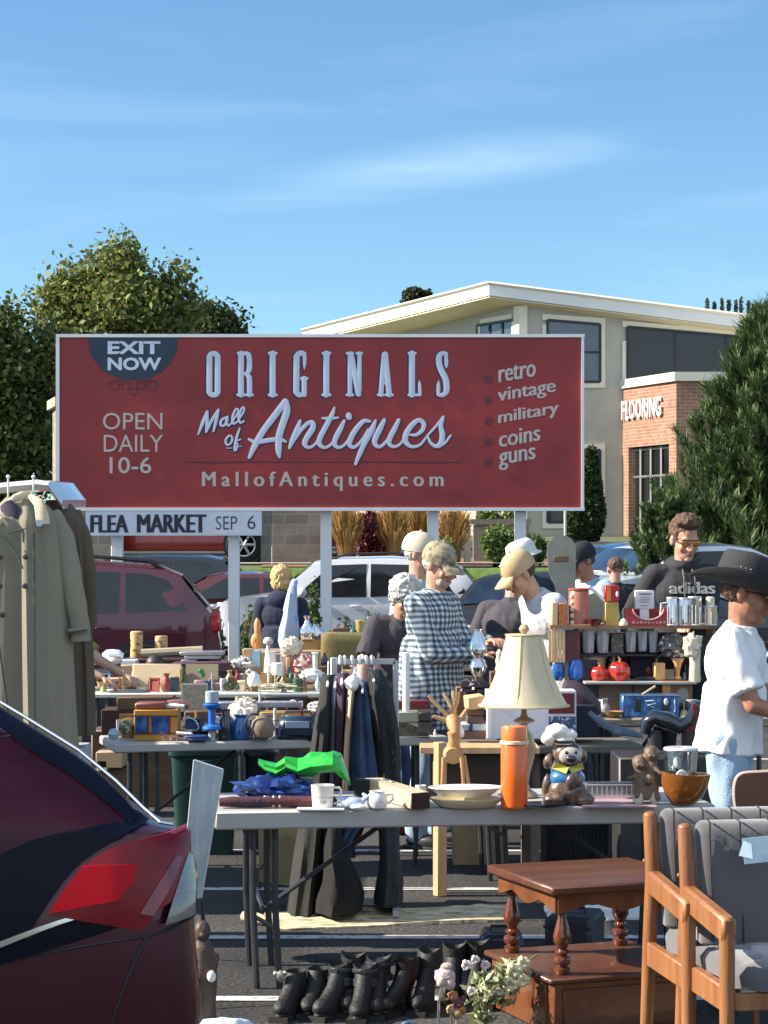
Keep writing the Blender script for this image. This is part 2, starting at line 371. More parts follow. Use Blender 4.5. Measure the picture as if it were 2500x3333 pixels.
for y,x0,x1 in ((8.78,-30,30),(10.17,-30,30),(11.62,-30,30),(13.1,-30,30),(15.9,-30,30),(18.8,-30,30)):
    b=MB();b.add([(x0,y -.045+.006*x0,.004),(x1,y -.045+.006*x1,.004),(x1,y+.045+.006*x1,.004),(x0,y+.045+.006*x0,.004)],[(0,1,2,3)])
    struct(b.build('parking_line',m_line,angle=0))

for pts in (((-.9,9.7),(-.5,9.55),(-.1,9.62),(.3,9.5),(.7,9.58),(1.4,9.45)),((-.75,8.55),(-.4,8.66),(0,8.6),(.2,8.7)),((-.6,10.6),(0,10.75),(.8,10.62),(1.8,10.9))):
    b=MB();q=cat_rom(pts,6);rows=[[(x_+.03*noise.noise(Vector((x_*9,y_,0))),y_+.03*noise.noise(Vector((y_,x_*9,3)))+s,.0055) for s in (-.006,.006)] for x_,y_ in q];b.loft(rows,closed=False);struct(b.build('asphalt_crack',mat('crack_tar',(.012,.012,.013),.9),angle=0))
# ---- foliage helpers
def leaves(name,blobs,n,size,m,parent=None,aspect=1.5,shell=.55,squash=1.0,updir=0.0,clump=0):
    """many leaf quads through the volume of the blobs (x, y, z, rx, rz); clump>0 groups them into sprays"""
    bl=np.array([(b[0],b[1],b[2],b[3],b[4] if len(b)>4 else b[3]) for b in blobs],float)
    w=bl[:,3] ** 2*bl[:,4];w=w/w.sum()
    if clump:
        nc=n // clump;ic=rng.choice(len(bl),nc,p=w);dc=rng.normal(size=(nc,3));dc /= np.linalg.norm(dc,axis=1)[:,None]
        rc=rng.uniform(shell,1.03,nc) ** .8
        pc=bl[ic][:,:3]+dc*rc[:,None]*np.stack([bl[ic][:,3]]*2+[bl[ic][:,4]],1)
        k=rng.integers(0,nc,n);p=pc[k]+rng.normal(size=(n,3))*size*1.9;outw=dc[k]
    else:
        i=rng.choice(len(bl),n,p=w);d=rng.normal(size=(n,3));d /= np.linalg.norm(d,axis=1)[:,None]
        r=rng.uniform(shell,1.04,n) ** .8;p=bl[i][:,:3]+d*r[:,None]*np.stack([bl[i][:,3]]*2+[bl[i][:,4]],1);outw=d
    nrm=outw*.6+rng.normal(size=(n,3))*.7+np.array([0,0,updir]);nrm /= np.linalg.norm(nrm,axis=1)[:,None]
    a=np.cross(nrm,rng.normal(size=(n,3)));a /= np.linalg.norm(a,axis=1)[:,None];c=np.cross(nrm,a)
    s=size*rng.uniform(.6,1.35,n)[:,None];a *= s*aspect*.5;c *= s*.5
    v=np.stack([p -a,p -c*.9+a*.1,p+a,p+c*.9+a*.1],1).reshape(-1,3)
    me=bpy.data.meshes.new(name);me.from_pydata(v.tolist(),[],np.arange(4*n).reshape(-1,4).tolist());me.materials.append(m)
    o=bpy.data.objects.new(name,me);COL.objects.link(o)
    if parent: o.parent=parent
    return o
def bark(name='bark'): return mat(name,(.10,.075,.055),.95,var=.4,scale=14,bump=.8,bscale=40,stretch=(1,1,.2))
def tree(label,x,y,h,blobs,n,size,m,trunk_r=.22,group=None,name='tree',**kw):
    z0=ground_z(y);t=thing(name,label,'tree',(x,y,z0),0,group)
    b=MB();top=max(q[2] for q in blobs)
    b.tube([(0,0,-.1),(.05,0,h*.25),(-.08,.05,h*.5),(.05,0,h*.8)],[trunk_r*1.3,trunk_r,trunk_r*.7,trunk_r*.2],9)
    for q in blobs:
        s=min(max(q[2]*.45,h*.15),h*.6);b.tube([(0,0,s),(q[0]*.45,q[1]*.45,s+(q[2] -s)*.55),(q[0],q[1],q[2])],[trunk_r*.5,trunk_r*.3,trunk_r*.08],6)
    b.build('trunk',bark(),t);leaves('crown',blobs,n,size,m,t,**kw);return t
m_maple=leafmat('maple_leaves',(.055,.085,.02),(.25,.28,.075),(.32,.22,.06))
m_maple2=leafmat('dark_leaves',(.035,.058,.016),(.15,.18,.05))
m_oak=leafmat('oak_leaves',(.02,.035,.012),(.055,.075,.025))
# broad tree behind the left of the billboard (about 62 m away: 115 px of the photo per metre)
def bp(px,py,d,rpx,rz=None,cx=0,dy=0):
    p=W(px,py,d);k=d/F;return (p.x -cx,dy,p.z -ground_z(d),rpx*k,(rz or rpx)*k)
D=62;cx=W(330,0,D).x
B=[bp(380,900,D,105,110,cx),bp(250,960,D,120,110,cx,.6),bp(430,1010,D,130,120,cx,-.5),bp(150,1010,D,60,55,cx),bp(95,965,D,28,24,cx),bp(590,880,D,42,36,cx),bp(560,950,D,70,60,cx),
     bp(610,1010,D,60,60,cx,.5),bp(300,1130,D,170,120,cx,.4),bp(520,1130,D,130,110,cx),bp(420,1250,D,200,160,cx),bp(200,1250,D,120,120,cx),bp(390,820,D,55,45,cx,.3),bp(635,960,D,22,22,cx)]
tree('broad leafy tree with a rounded top rising behind the EXIT NOW corner of the billboard',cx,D,8.5,[(a,b_,c,d*.88,e*.88) for a,b_,c,d,e in B],36000,.13,m_maple,.3,shell=.35,clump=16)
D=56;cx=W(30,0,D).x
B=[bp(20,1090,D,90,100,cx),bp(110,1180,D,80,90,cx),bp(150,1080,D,45,50,cx,.4),bp(40,1250,D,130,120,cx),bp(10,1400,D,150,120,cx),bp(110,1500,D,100,110,cx),bp(180,1300,D,60,130,cx,1.0),bp(-120,1200,D,160,200,cx),bp(-60,1500,D,160,150,cx)]
tree('dark leafy tree filling the left edge beside the stone pillar',cx,D,6.5,B,34000,.12,m_maple2,.28,shell=.45,clump=8)
D=75;cx=W(680,0,D).x
B=[bp(640,1060,D,60,55,cx),bp(710,1060,D,60,40,cx),bp(765,1050,D,18,18,cx),bp(680,1120,D,110,80,cx)]
tree('low dark tree showing just above the billboard between the broad tree and the roof',cx,D,6.5,B,12000,.14,m_oak,.22,shell=.4,clump=8)
D=125;cx=W(1355,0,D).x
B=[bp(1350,965,D,40,30,cx),bp(1390,958,D,18,16,cx),bp(1320,985,D,20,16,cx),bp(1350,1040,D,60,60,cx)]
tree('small tree top peeping over the sloping roof of the building',cx,D,14,B,5000,.2,m_oak,.3,shell=.4)
# far tall thin tree tops over the right roof
D=150
for i,(px,py,r,hh) in enumerate(((2302,975,8,16),(2325,985,6,10),(2350,978,7,16),(2372,980,7,14),(2395,982,7,14),(2412,976,8,18),(2437,984,7,14),(2452,990,6,9))):
    p=W(px,py,D);k=D/F;z0=ground_z(D);t=thing('poplar_tree',['thin tree tuft standing apart, first of the row above the right roof','lowest small tuft of the tree row above the roof, just right of the first','thin tuft, third of the row of tree tops above the right roof','thin tuft, fourth of the row of tree tops above the right roof','tuft left of the tallest in the row of tree tops above the roof','tallest tuft of the row of thin tree tops above the right roof','tuft right of the tallest in the row of tree tops above the roof','last small tuft of the tree row, nearest the pine'][i],'tree',(p.x,D,z0),0,'thin tree tops above the roof')
    b=MB();b.tube([(0,0,0),(0,0,p.z -z0)],[.2,.05],6);b.build('trunk',bark(),t)
    leaves('crown',[(0,0,p.z -z0 -.1,r*k*.7,hh*k*.8),(0,0,p.z -z0 -hh*k*1.6,r*k*.8,hh*k)],150,.16,leafmat('distant_leaves',(.09,.11,.08),(.16,.18,.13)),t,shell=.1)

# ---- the pine at the right: limbs carrying upright tufts of needles
def pine(label,x,y,h,rad,lean=0,n=420,seed=3,zmin=.3,tuft=.30):
    rd=random.Random(seed);z0=ground_z(y);t=thing('pine_tree',label,'tree',(x,y,z0))
    b=MB();b.tube([(0,0,-.1),(.03,0,h*.5),(0,0,h)],[.20,.12,.03],9)
    V=[];Fc=[]
    def tuftat(p,d,L):
        d=d.normalized();u=d.orthogonal().normalized();w=d.cross(u)
        for k in range(60):
            a=rd.uniform(0,2*PI);s=rd.uniform(0,.75);base=p+d*L*s*1.2;o=(u*math.cos(a)+w*math.sin(a));tip=base+(d*rd.uniform(.55,.95)+o*rd.uniform(.35,.75))*L*.55
            sd=d.cross(o).normalized()*.012;i=len(V);V.extend([base -sd,base+sd,tip+sd*.3,tip -sd*.3]);Fc.append((i,i+1,i+2,i+3))
    for i in range(n):
        f=(i+rd.random())/n;z=h*(zmin+(1 -zmin)*f ** 1.05);f2=(z/h -zmin)/(1 -zmin)
        prof=(1 -f2) ** .75*(.82+.35*noise.noise(Vector((f2*9,i*.37,seed))));rr=rad*prof+.12
        a=i*2.399+rd.uniform(-.3,.3);q=rr*rd.uniform(.75,1.12)
        tip=Vector((math.cos(a)*q,math.sin(a)*q,z+q*.18));st=Vector((0,0,z -q*.25));mid=(st+tip)*.5+Vector((0,0,-.06*q))
        b.tube([st,mid,tip],[.028,.02,.008],5)
        for j in range(7):
            s=.35+.65*(j+rd.random())/7;p=(st.lerp(mid,s*2) if s<.5 else mid.lerp(tip,s*2 -1))+Vector((rd.uniform(-.16,.16),rd.uniform(-.16,.16),rd.uniform(-.05,.12)))
            tuftat(p,Vector((math.cos(a)*.35+rd.uniform(-.3,.3),math.sin(a)*.35+rd.uniform(-.3,.3),1.0)),tuft*rd.uniform(.75,1.25))
    b.build('trunk',bark(),t)
    me=bpy.data.meshes.new('crown');me.from_pydata([tuple(v) for v in V],[],Fc);me.materials.append(leafmat('pine_needles',(.025,.06,.018),(.14,.20,.07),trans=.2))
    o=bpy.data.objects.new('crown',me);COL.objects.link(o);o.parent=t;return t
k38=F/38
pine('tall dense pine with upright needle tufts in front of the building at right',W(2540,0,38).x,38.0,(1790 -985)/k38+EYE -ground_z(38) -.45,2.95,n=470,seed=5,zmin=.05,tuft=.38)
pine('low young pine reaching in front of the parked white cars',W(2175,0,33.4).x,33.4,(1790 -1655)/(F/33.4)+EYE -ground_z(33.4),.62,n=70,seed=9,zmin=.25,tuft=.20)

# columnar evergreens beside the building wall
m_arb=leafmat('arborvitae_sprays',(.012,.028,.008),(.05,.085,.02))
for i,(px,pt,pb,d,r,lab) in enumerate(((1915,1455,1745,74,60,'taller columnar evergreen against the cream wall right of the billboard'),(1875,1560,1745,72,40,'shorter columnar evergreen half hidden by the edge of the billboard'))):
    k=d/F;z0=ground_z(d);zt=W(0,pt,d).z -z0;t=thing('columnar_evergreen',lab,'tree',(W(px,0,d).x,d,z0),0,'columnar evergreens by the wall')
    b=MB();b.tube([(0,0,0),(0,0,zt*.8)],[.12,.04],6);b.build('trunk',bark(),t)
    leaves('crown',[(0,0,zt*.3,r*k*.9,zt*.33),(0,0,zt*.55,r*k*.75,zt*.3),(.1,0,zt*.8,r*k*.42,zt*.22)],7000,.13,m_arb,t,shell=.6,updir=.3)

# ================================================================ BUILDING (a cream office block, corner towards us)
ta=Vector((-.64,.768,0));tb=Vector((1,0,0));CZ=ground_z(86.5)
C0=Vector((W(1693,0,86.5).x,86.5,CZ))
bld=thing('office_building','cream two-storey building with sloping white roof and a FLOORING sign','building',C0)
def on_plane(px,py,P0,nrm):
    d=Vector(((px -HX)/F,1,-(py -HY)/F));o=Vector((0,0,EYE));return o+d*((P0 -o).dot(nrm)/d.dot(nrm))
nA=Vector((-.768,-.64,0));nB=Vector((0,-1,0))      # outward normals of the left and right fronts
def wall_pts(px,py,base,axis,nrm): p=on_plane(px,py,base,nrm) -C0;return p.dot(axis),p.z
m_cream=mat('cream_render',(.43,.405,.345),.85,var=.10,scale=1.5,bump=.1)
m_trimw=mat('cream_trim',(.72,.68,.56),.7,var=.05,scale=2)
m_fascia=mat('roof_fascia',(.74,.74,.70),.5,var=.06,scale=1)
m_soffit=mat('soffit',(.60,.54,.40),.8,var=.1,scale=1)
LA,LB=12.0,22.0
def A(s,o=0): return ta*s+nA*o
def Bq(s,o=0): return tb*s+nB*o
def slab(mb,p0,axis,nrm,s0,s1,z0,z1,o0,o1):
    v=[p0+axis*s+nrm*o+Vector((0,0,z)) for s in (s0,s1) for o in (o0,o1) for z in (z0,z1)]
    return mb.add(v,[(0,1,3,2),(4,6,7,5),(0,4,5,1),(2,3,7,6),(0,2,6,4),(1,5,7,3)])
Z3=Vector((0,0,0))
# roof: a thick sloping slab; heights fitted at corner and ends
def rz(sa,sb): return 9.87 -.078*sa -.127*sb
def roofp(sa,sb,dz): return ta*(sa -.7)+tb*(sb -1.7)+Vector((0,0,rz(sa,sb)+dz))
b=MB();E=[(0,0),(LA,0),(LA,LB),(0,LB)]
top=[roofp(a,c,0) for a,c in E];bot=[roofp(a,c,-.42) for a,c in E]
b.add(top+bot,[(0,1,2,3),(7,6,5,4),(0,4,5,1),(1,5,6,2),(2,6,7,3),(3,7,4,0)])
rf=b.build('roof',m_fascia,bld,angle=20)
b=MB()
for (a0,c0),(a1,c1) in (((0,0),(LA,0)),((0,0),(0,LB))):
    p,q=roofp(a0 -.04,c0 -.04,.06),roofp(a1 -.04,c1 -.04,.06);b.tube([p,q],[.07,.07],4)
b.build('roof_edge',m_trimw,rf,angle=20)
b=MB()
bot2=[roofp(a,c,-.44) for a,c in ((.05,.05),(LA -.05,.05),(LA -.05,LB -.05),(.05,LB -.05))]
bot3=[v -Vector((0,0,.05)) for v in bot2];b.add(bot2+bot3,[(0,1,2,3),(7,6,5,4),(0,4,5,1),(1,5,6,2),(2,6,7,3),(3,7,4,0)])
b.build('soffit',m_soffit,rf,angle=20)
b=MB()
# walls reach the sloping soffit
for ax,nrm,L,fz in ((ta,nA,LA -1,lambda s: rz(s+.7,1.7)),(tb,nB,LB -2,lambda s: rz(.7,s+1.7))):
    v=[Z3,ax*L,ax*L+Vector((0,0,fz(L) -.48)),Vector((0,0,fz(0) -.48))];inn=[p -nrm*.3 for p in v]
    b.add(v+inn,[(0,1,2,3),(7,6,5,4),(0,4,5,1),(1,5,6,2),(2,6,7,3),(3,7,4,0)])
b.build('wall',m_cream,bld,angle=20)
b=MB();b.add([A(LA -1) -nA*0,A(LA -1)+tb*(LB -2),Bq(LB -2)]+[p+Vector((0,0,6.0)) for p in (A(LA -1),A(LA -1)+tb*(LB -2),Bq(LB -2))],[(0,1,4,3),(1,2,5,4)])
b.build('rear_wall',m_cream,bld,angle=20)
b=MB();slab(b,Z3,tb,nB,-.05,.28,0,rz(.7,1.7) -.5,.003,.10);slab(b,Z3,ta,nA,-.05,.28,0,rz(.7,1.7) -.5,.003,.10);b.build('corner_trim',m_trimw,bld,angle=20)
m_wglass=mat('office_glass',(.05,.075,.10),.05,0,.3,1.2,spec=1.0)
m_dglass=mat('dark_office_glass',(.012,.014,.012),.06,0,.3,1.2,spec=.6)
m_frame=mat('black_window_frame',(.012,.016,.022),.4,0,.2)
def window(pxs,pys,axis,nrm,P0,mull=(),trans=(),g=m_wglass,trim=True,z=None):
    (s0,_),(s1,_)=wall_pts(pxs[0],pys[0],P0,axis,nrm),wall_pts(pxs[1],pys[0],P0,axis,nrm)
    z1=wall_pts(pxs[0],pys[0],P0,axis,nrm)[1];z0=wall_pts(pxs[0],pys[1],P0,axis,nrm)[1]
    z1b=wall_pts(pxs[1],pys[2],P0,axis,nrm)[1] if len(pys)>2 else z1
    off=(P0 -C0).dot(nrm);w=MB();t=.09;base=nrm*off
    def seg(a0,za,a1,zb,th,o0,o1):
        v=[]
        for (s,zz) in ((a0,za -th),(a1,zb -th),(a1,zb+th),(a0,za+th)): v += [base+axis*s+nrm*o0+Vector((0,0,zz)),base+axis*s+nrm*o1+Vector((0,0,zz))]
        return v
    o=MB()
    if trim:
        for (a0,za,a1,zb) in ((s0 -.2,z1+.12,s1+.2,z1b+.12),(s0 -.2,z0 -.12,s1+.2,z0 -.12)):
            v=seg(a0,za,a1,zb,.12,.0,.07);o.add(v,[(0,2,4,6),(1,7,5,3),(0,1,3,2),(2,3,5,4),(4,5,7,6),(6,7,1,0)])
        for a0 in (s0 -.12,s1+.12): slab(o,base,axis,nrm,a0 -.08,a0+.08,z0,min(z1,z1b),.0,.065)
    wo=o.build('window',m_trimw,bld,angle=20) if trim else None
    f=MB()
    for (a0,za,a1,zb) in ((s0,z1,s1,z1b),(s0,z0,s1,z0)):
        v=seg(a0,za,a1,zb,.05,.01,.09);f.add(v,[(0,2,4,6),(1,7,5,3),(0,1,3,2),(2,3,5,4),(4,5,7,6),(6,7,1,0)])
    for a0 in [s0,s1]+[s0+(s1 -s0)*q for q in mull]: slab(f,base,axis,nrm,a0 -.05,a0+.05,z0,z1+(z1b -z1)*(a0 -s0)/(s1 -s0),.012,.088)
    for q in trans: slab(f,base,axis,nrm,s0,s1,z0+(z1 -z0)*q -.04,z0+(z1 -z0)*q+.04,.014,.084)
    fo=f.build('window' if not wo else 'window_frame',m_frame,wo or bld,angle=20)
    gm=MB();gm.add([base+axis*s0+nrm*.03+Vector((0,0,z0)),base+axis*s1+nrm*.03+Vector((0,0,z0)),base+axis*s1+nrm*.03+Vector((0,0,z1b)),base+axis*s0+nrm*.03+Vector((0,0,z1))],[(0,1,2,3)])
    gm.build('pane',g,wo or fo,angle=0);return s0,s1,z0,z1
window((1556,1680),(1060,1290,1040),ta,nA,C0,(.33,.66),(.4,))
window((1782,1953),(1042,1243,1056),tb,nB,C0,(),(.48,))
window((2042,2560),(1064,1243,1110),tb,nB,C0,(.3,.62),(),m_dglass)
window((1782,1953),(1465,1700),tb,nB,C0,(.5,),(.75,),m_dglass)
# brick bay that projects forward under the long window
m_brick=blocks('orange_brick',(.32,.16,.10),(.25,.12,.08),(.36,.29,.23),.42,.13,.012,skew=0)
m_brickd=m_brick
sb0=wall_pts(2026,1500,C0,tb,nB)[0];P1=C0+tb*sb0
dc=Vector((.384,-.923,0));nC=Vector((-.923,-.384,0));Lc=4.2;base=tb*sb0
zt=on_plane(2028,1265,P1,nC).z -CZ;zb=on_plane(2030,1458,P1,nC).z -CZ
def block_(mb,pts,z0,z1):
    n=len(pts);mb.add([tuple(p)+() for p in [Vector((p.x,p.y,z0)) for p in pts]+[Vector((p.x,p.y,z1)) for p in pts]],[tuple(range(n -1,-1,-1)),tuple(range(n,2*n))]+[(i,(i+1) % n,(i+1) % n+n,i+n) for i in range(n)])
c0=base -nB*.02;c1=base+dc*Lc;c2=c1+tb*16;c3=Vector((c2.x,c0.y,0))
bay=MB();block_(bay,[c0,c1,c2,c3],zb,zt)
block_(bay,[c0,c0+dc*.5,c0+dc*.5+tb*.5,c0+tb*.5],0,zb -.01);block_(bay,[c1 -dc*.55,c1,c1+tb*.5,c1 -dc*.55+tb*.5],0,zb -.01)
bo=bay.build('brick_bay',m_brick,bld,angle=20)
cp=MB();block_(cp,[c0+nC*.1,c1+nC*.1 -tb*.0+nB*.12,c2+nB*.12,c3],zt+.003,zt+.34);cp.build('coping',m_trimw,bo,angle=20)
st=MB();q0=c0+dc*.5 -nC*.2;q1=c1 -dc*.5 -nC*.2
for q in (0,.2,.45,.7,1): p=q0.lerp(q1,q);st.tube([p,p+Vector((0,0,zb -.04))],.06,4)
for zz in (.05,zb*.66,zb -.1): st.tube([q0+Vector((0,0,zz)),q1+Vector((0,0,zz))],.06,4)
so=st.build('storefront',mat('storefront_frame',(.25,.25,.26),.4,.6),bo,angle=20)
g=MB();w0=q0 -nC*.06;w1=q1 -nC*.06;g.add([w0,w1,w1+Vector((0,0,zb -.03)),w0+Vector((0,0,zb -.03))],[(0,1,2,3)]);g.build('pane',m_dglass,so,angle=0)
g=MB();g.add([c1+tb*.6,c2,c2+Vector((0,0,zb -.03)),c1+tb*.6+Vector((0,0,zb -.03))],[(0,1,2,3)]);g.build('pane',m_dglass,so,angle=0)
# FLOORING letters on the lit cheek of the bay
p0=on_plane(2030,1385,P1,nC) -C0;p1=on_plane(2158,1385,P1,nC) -C0
s0=(p0 -base).dot(dc);s1=(p1 -base).dot(dc);zb1=(on_plane(2032,1368,P1,nC) -C0).z;zt1=(on_plane(2032,1306,P1,nC) -C0).z
tx=text_obj('FLOORING','sign_letters',0,0,s1 -s0,zt1 -zb1,0,mat('white_sign_letters',(.85,.85,.85),.4,var=.03),None,bold=.012,ext=.05,spacing=1.12)
mt=Matrix(((dc.x,-nC.x,0,0),(dc.y,-nC.y,0,0),(0,0,1,0),(0,0,0,1)))
off=base+dc*s0+nC*.06+Vector((0,0,zb1));tx.data.transform(Matrix.Translation(off) @ mt);tx.data.update();fixnormals(tx.data);tx.parent=bld

# ================================================================ BILLBOARD
DS=30.6;ks=DS/F
sx=lambda px: (px -HX)*ks
sz=lambda py: EYE -(py -HY)*ks
m_vinyl=mat('red_vinyl',(.20,.017,.018),.5,var=.15,scale=.7,bump=.4,bscale=2.2,col2=(.39,.032,.034),thr=.5,sharp=.3)
m_let=mat('pale_blue_lettering',(.60,.67,.78),.6,var=.05)
m_let2=mat('stone_lettering',(.50,.45,.41),.5,var=.05)
m_inset=mat('dark_blue_ink',(.012,.020,.055),.5,var=.1)
m_faint=mat('faint_dark_ink',(.13,.016,.03),.5,var=.1)
m_post=mat('white_post_paint',(.74,.74,.74),.6,var=.07,scale=4,bump=.2,bscale=20,stretch=(1,1,.2))
sign=thing('billboard','wide dark red billboard reading ORIGINALS Mall of Antiques on white posts','billboard',(sx(1045),DS,0))
OX=sx(1045)
def rel(mb): return mb
b=MB();b.box((0,.10,(sz(1657)+sz(1092))/2),(sx(1893) -sx(192),.12,sz(1092) -sz(1657)));b.build('board',m_vinyl,sign)
b=MB();t=.035
x0,x1,z0,z1=sx(192) -OX,sx(1893) -OX,sz(1657),sz(1092)
for c,s in ((((x0+x1)/2,.09,z1),(x1 -x0+.09,.15,.045)),(((x0+x1)/2,.09,z0),(x1 -x0+.09,.15,.045)),((x0 -.022,.09,(z0+z1)/2),(.05,.146,z1 -z0 -.045)),((x1+.018,.09,(z0+z1)/2),(.04,.146,z1 -z0 -.045))): b.box(c,s)
b.build('frame',M['white'],sign)
for i,(pa,pb) in enumerate(((355,395),(738,778),(1040,1080),(1392,1430),(1678,1716))):
    b=MB();w=.155;xc=sx((pa+pb)/2) -OX;b.box((xc,.25,(z0+.2)/2 -.15),(w,w,z0+.5),bev=.008);b.build('post',m_post,sign)
Y=.032
def T(s,n,bx,m,**kw): return text_obj(s,n,sx(bx[0]) -OX,sz(bx[3]),sx(bx[2]) -OX,sz(bx[1]),Y,m,sign,**kw)
T('OPEN','lettering',(334,1343,528,1398),m_let2,bold=.0)
T('DAILY','lettering',(337,1415,530,1470),m_let2)
T('10-6','lettering',(356,1487,492,1541),m_let2,bold=.008)
T('MallofAntiques.com','lettering',(657,1535,1445,1598),m_let2,spacing=1.5,heavy=.009)
for s,bx,sh in (('retro',(1623,1196,1745,1245),.22),('vintage',(1620,1265,1810,1320),.2),('military',(1622,1338,1820,1390),.2),('coins',(1624,1405,1760,1456),.2),('guns',(1624,1475,1744,1532),.2)):
    o=text_obj(s,'lettering',sx(bx[0]) -OX,sz(bx[3]) ,sx(bx[2]) -OX,sz(bx[1]) ,Y,m_let2,sign,heavy=.008,vshear=.17)
for py in (1231,1301,1370,1437,1503): b=MB();b.lathe([(13*ks,0),(13*ks,.006)],(sx(1591) -OX,Y,sz(py)),16,rot=(R(90),0,0));b.build('bullet',m_faint,sign)
# blue half disc behind EXIT NOW
b=MB();cxp,hw,dp=433,145,135
pts=[(sx(cxp -hw) -OX,z1 -.024)]+[(sx(cxp -hw*math.cos(PI*i/28)) -OX,sz(1100+dp*math.sin(PI*i/28) ** .85)) for i in range(1,28)]+[(sx(cxp+hw) -OX,z1 -.024)]
b.prism(pts,Y,Y+.006);b.build('badge',mat('petrol_blue_ink',(.014,.040,.065),.5,var=.25,scale=1.5),sign,angle=20)
for s,bx in (('EXIT',(350,1110,522,1152)),('NOW',(350,1163,525,1205))):
    text_obj(s,'lettering',sx(bx[0]) -OX,sz(bx[3]),sx(bx[2]) -OX,sz(bx[1]),Y -.008,m_let,sign,bold=.035)
def strokes(name,m,lst,rs=1.0,y=Y,S=.2652,X0=620,Y0=1120,flat=.035):
    b=MB()
    for st in lst:
        pts=[(p[0] if len(p)>2 else p[0],p[1],(p[2] if len(p)>2 else None)) for p in st]
        r=None;q=[]
        for p in pts:
            if p[2] is not None: r=p[2]
            q.append((p[0],p[1],r))
        if len(q)>2: q=[tuple(v) for v in cat_rom(q,5)]
        P=[(sx(X0+u*S) -OX,y,sz(Y0+v*S)) for u,v,_ in q];rr=[max(w,2)*S*ks*rs for _,_,w in q]
        # round both ends
        P0,P1=Vector(P[0]),Vector(P[-1]);d0=(P0 -Vector(P[1])).normalized();d1=(P1 -Vector(P[-2])).normalized()
        pre=[tuple(P0+d0*rr[0]*math.sin(R(a))) for a in (75,40)];pr=[rr[0]*math.cos(R(a)) for a in (75,40)]
        post=[tuple(P1+d1*rr[-1]*math.sin(R(a))) for a in (40,75)];po=[rr[-1]*math.cos(R(a)) for a in (40,75)]
        b.tube(pre+P+post,pr+rr+po,8,flat=(1,flat,1))
    return b.build(name,m,sign,angle=60)
def off(l,du): return [[(p[0]+du,*p[1:]) for p in s] for s in l]
anti1=[[(720,1390,20),(800,1220,38),(900,1050,38),(1050,850,40),(1160,700,36)],[(1172,705,32),(1180,820,44),(1130,980,42),(1085,1130,42),(1080,1300,38),(1092,1385,16)],
         [(715,1165,14),(800,1200,26),(1000,1172,28),(1110,1170,24),(1172,1198,12)],
         [(1215,1272,18),(1250,1180,32),(1310,1040,32),(1345,940,18)],[(1260,1190,20),(1350,1060,24),(1440,970,24),(1500,965,30),(1495,1040,36),(1430,1140,34),(1400,1220,32),(1450,1268,18),(1530,1225,16),(1605,1100,12)]]
anti2=[[(183,775,12),(150,870,28),(60,1040,32),(0,1160,32),(5,1235,28),(70,1268,18),(150,1220,16),(215,1120,12)],[(30,905,10),(110,912,22),(232,900,10)],
         [(303,940,18),(250,1050,32),(190,1170,32),(190,1238,28),(245,1268,18),(320,1220,16),(380,1120,12)],[(358,872,36),(364,896,36)],
         [(620,945,16),(540,945,26),(450,1040,32),(385,1150,34),(370,1235,28),(430,1262,20),(520,1180,18),(600,1050,18)],[(688,938,16),(640,1050,35),(560,1200,32),(490,1350,28),(442,1470,18)],
         [(795,930,22),(740,1040,35),(682,1160,35),(685,1230,28),(745,1258,20),(830,1180,18),(905,1060,16)],[(972,930,22),(920,1040,32),(860,1160,32),(862,1230,26),(925,1258,18),(1000,1215,15),(1060,1110,12)],
         [(1115,1112,14),(1190,1112,20),(1265,1050,26),(1280,975,28),(1220,930,26),(1140,985,32),(1070,1085,35),(1052,1170,35),(1085,1232,26),(1150,1258,20),(1240,1230,16),(1330,1115,12)],
         [(1335,1110,12),(1430,1005,16),(1522,890,16)],[(1515,905,22),(1490,1000,28),(1508,1110,34),(1490,1210,32),(1430,1252,24),(1362,1205,18),(1330,1130,12)],[(1460,1256,20),(1540,1210,16),(1612,1118,12)]]
anti=anti1+off(anti2,1584)
S2=[(0,0)]
shadow=[[(p[0]+9,p[1]+10,*( [p[2]+12] if len(p)>2 else [])) for p in s] for s in anti]
mall=[[(92,1108,9),(150,960,22),(203,825,14)],[(205,825,14),(203,960,20),(192,1078,13)],[(192,1075,12),(262,930,18),(340,805,14)],[(342,805,14),(312,940,20),(280,1072,11)],
        [(440,895,12),(380,930,15),(368,985,17),(405,1002,13),(455,930,12)],[(452,890,14),(440,965,18),(470,998,12),(520,940,10)],
        [(512,950,10),(575,850,12),(582,798,12),(548,805,12),(515,900,16),(528,975,14),(580,945,10)],[(580,945,10),(650,830,12),(655,780,12),(625,790,12),(592,890,16),(608,962,14),(655,945,11)],
        [(470,1122,12),(432,1170,14),(440,1228,13),(480,1228,12),(510,1180,13),(505,1130,12),(470,1122,12)],[(603,1035,11),(570,1130,16),(545,1240,15),(540,1300,14),(562,1290,12),(578,1230,10),(558,1192,9),(615,1168,9)],
        [(440,1275,5),(505,1275,5)],[(590,1256,5),(625,1252,5)]]
mshadow=[[(p[0]+7,p[1]+8,p[2]+9) for p in s] for s in mall]
orig=[]
P=lambda *a: orig.append(list(a))
P((681,1160,9.5),(681,1220),(681,1276));P((708,1160,9.5),(708,1220),(708,1276));P((682,1158,8.5),(686,1152),(695,1150),(703,1152),(707,1158));P((682,1278,8.5),(686,1283),(695,1285),(703,1283),(707,1278))
P((784,1150,9.5),(784,1284));P((784,1150,5),(802,1150,7),(810,1160,8.5),(811,1200,8.5),(803,1214,6),(788,1216,4));P((800,1217,5),(811,1230,8.5),(812,1284));P((774,1149,4.5),(795,1149));P((773,1285,4.5),(797,1285));P((804,1285,4.5),(822,1285))
for xx in (887,1062): P((xx,1150,10),(xx,1284));P((xx -11,1149,5),(xx+11,1149));P((xx -11,1285,5),(xx+12,1285))
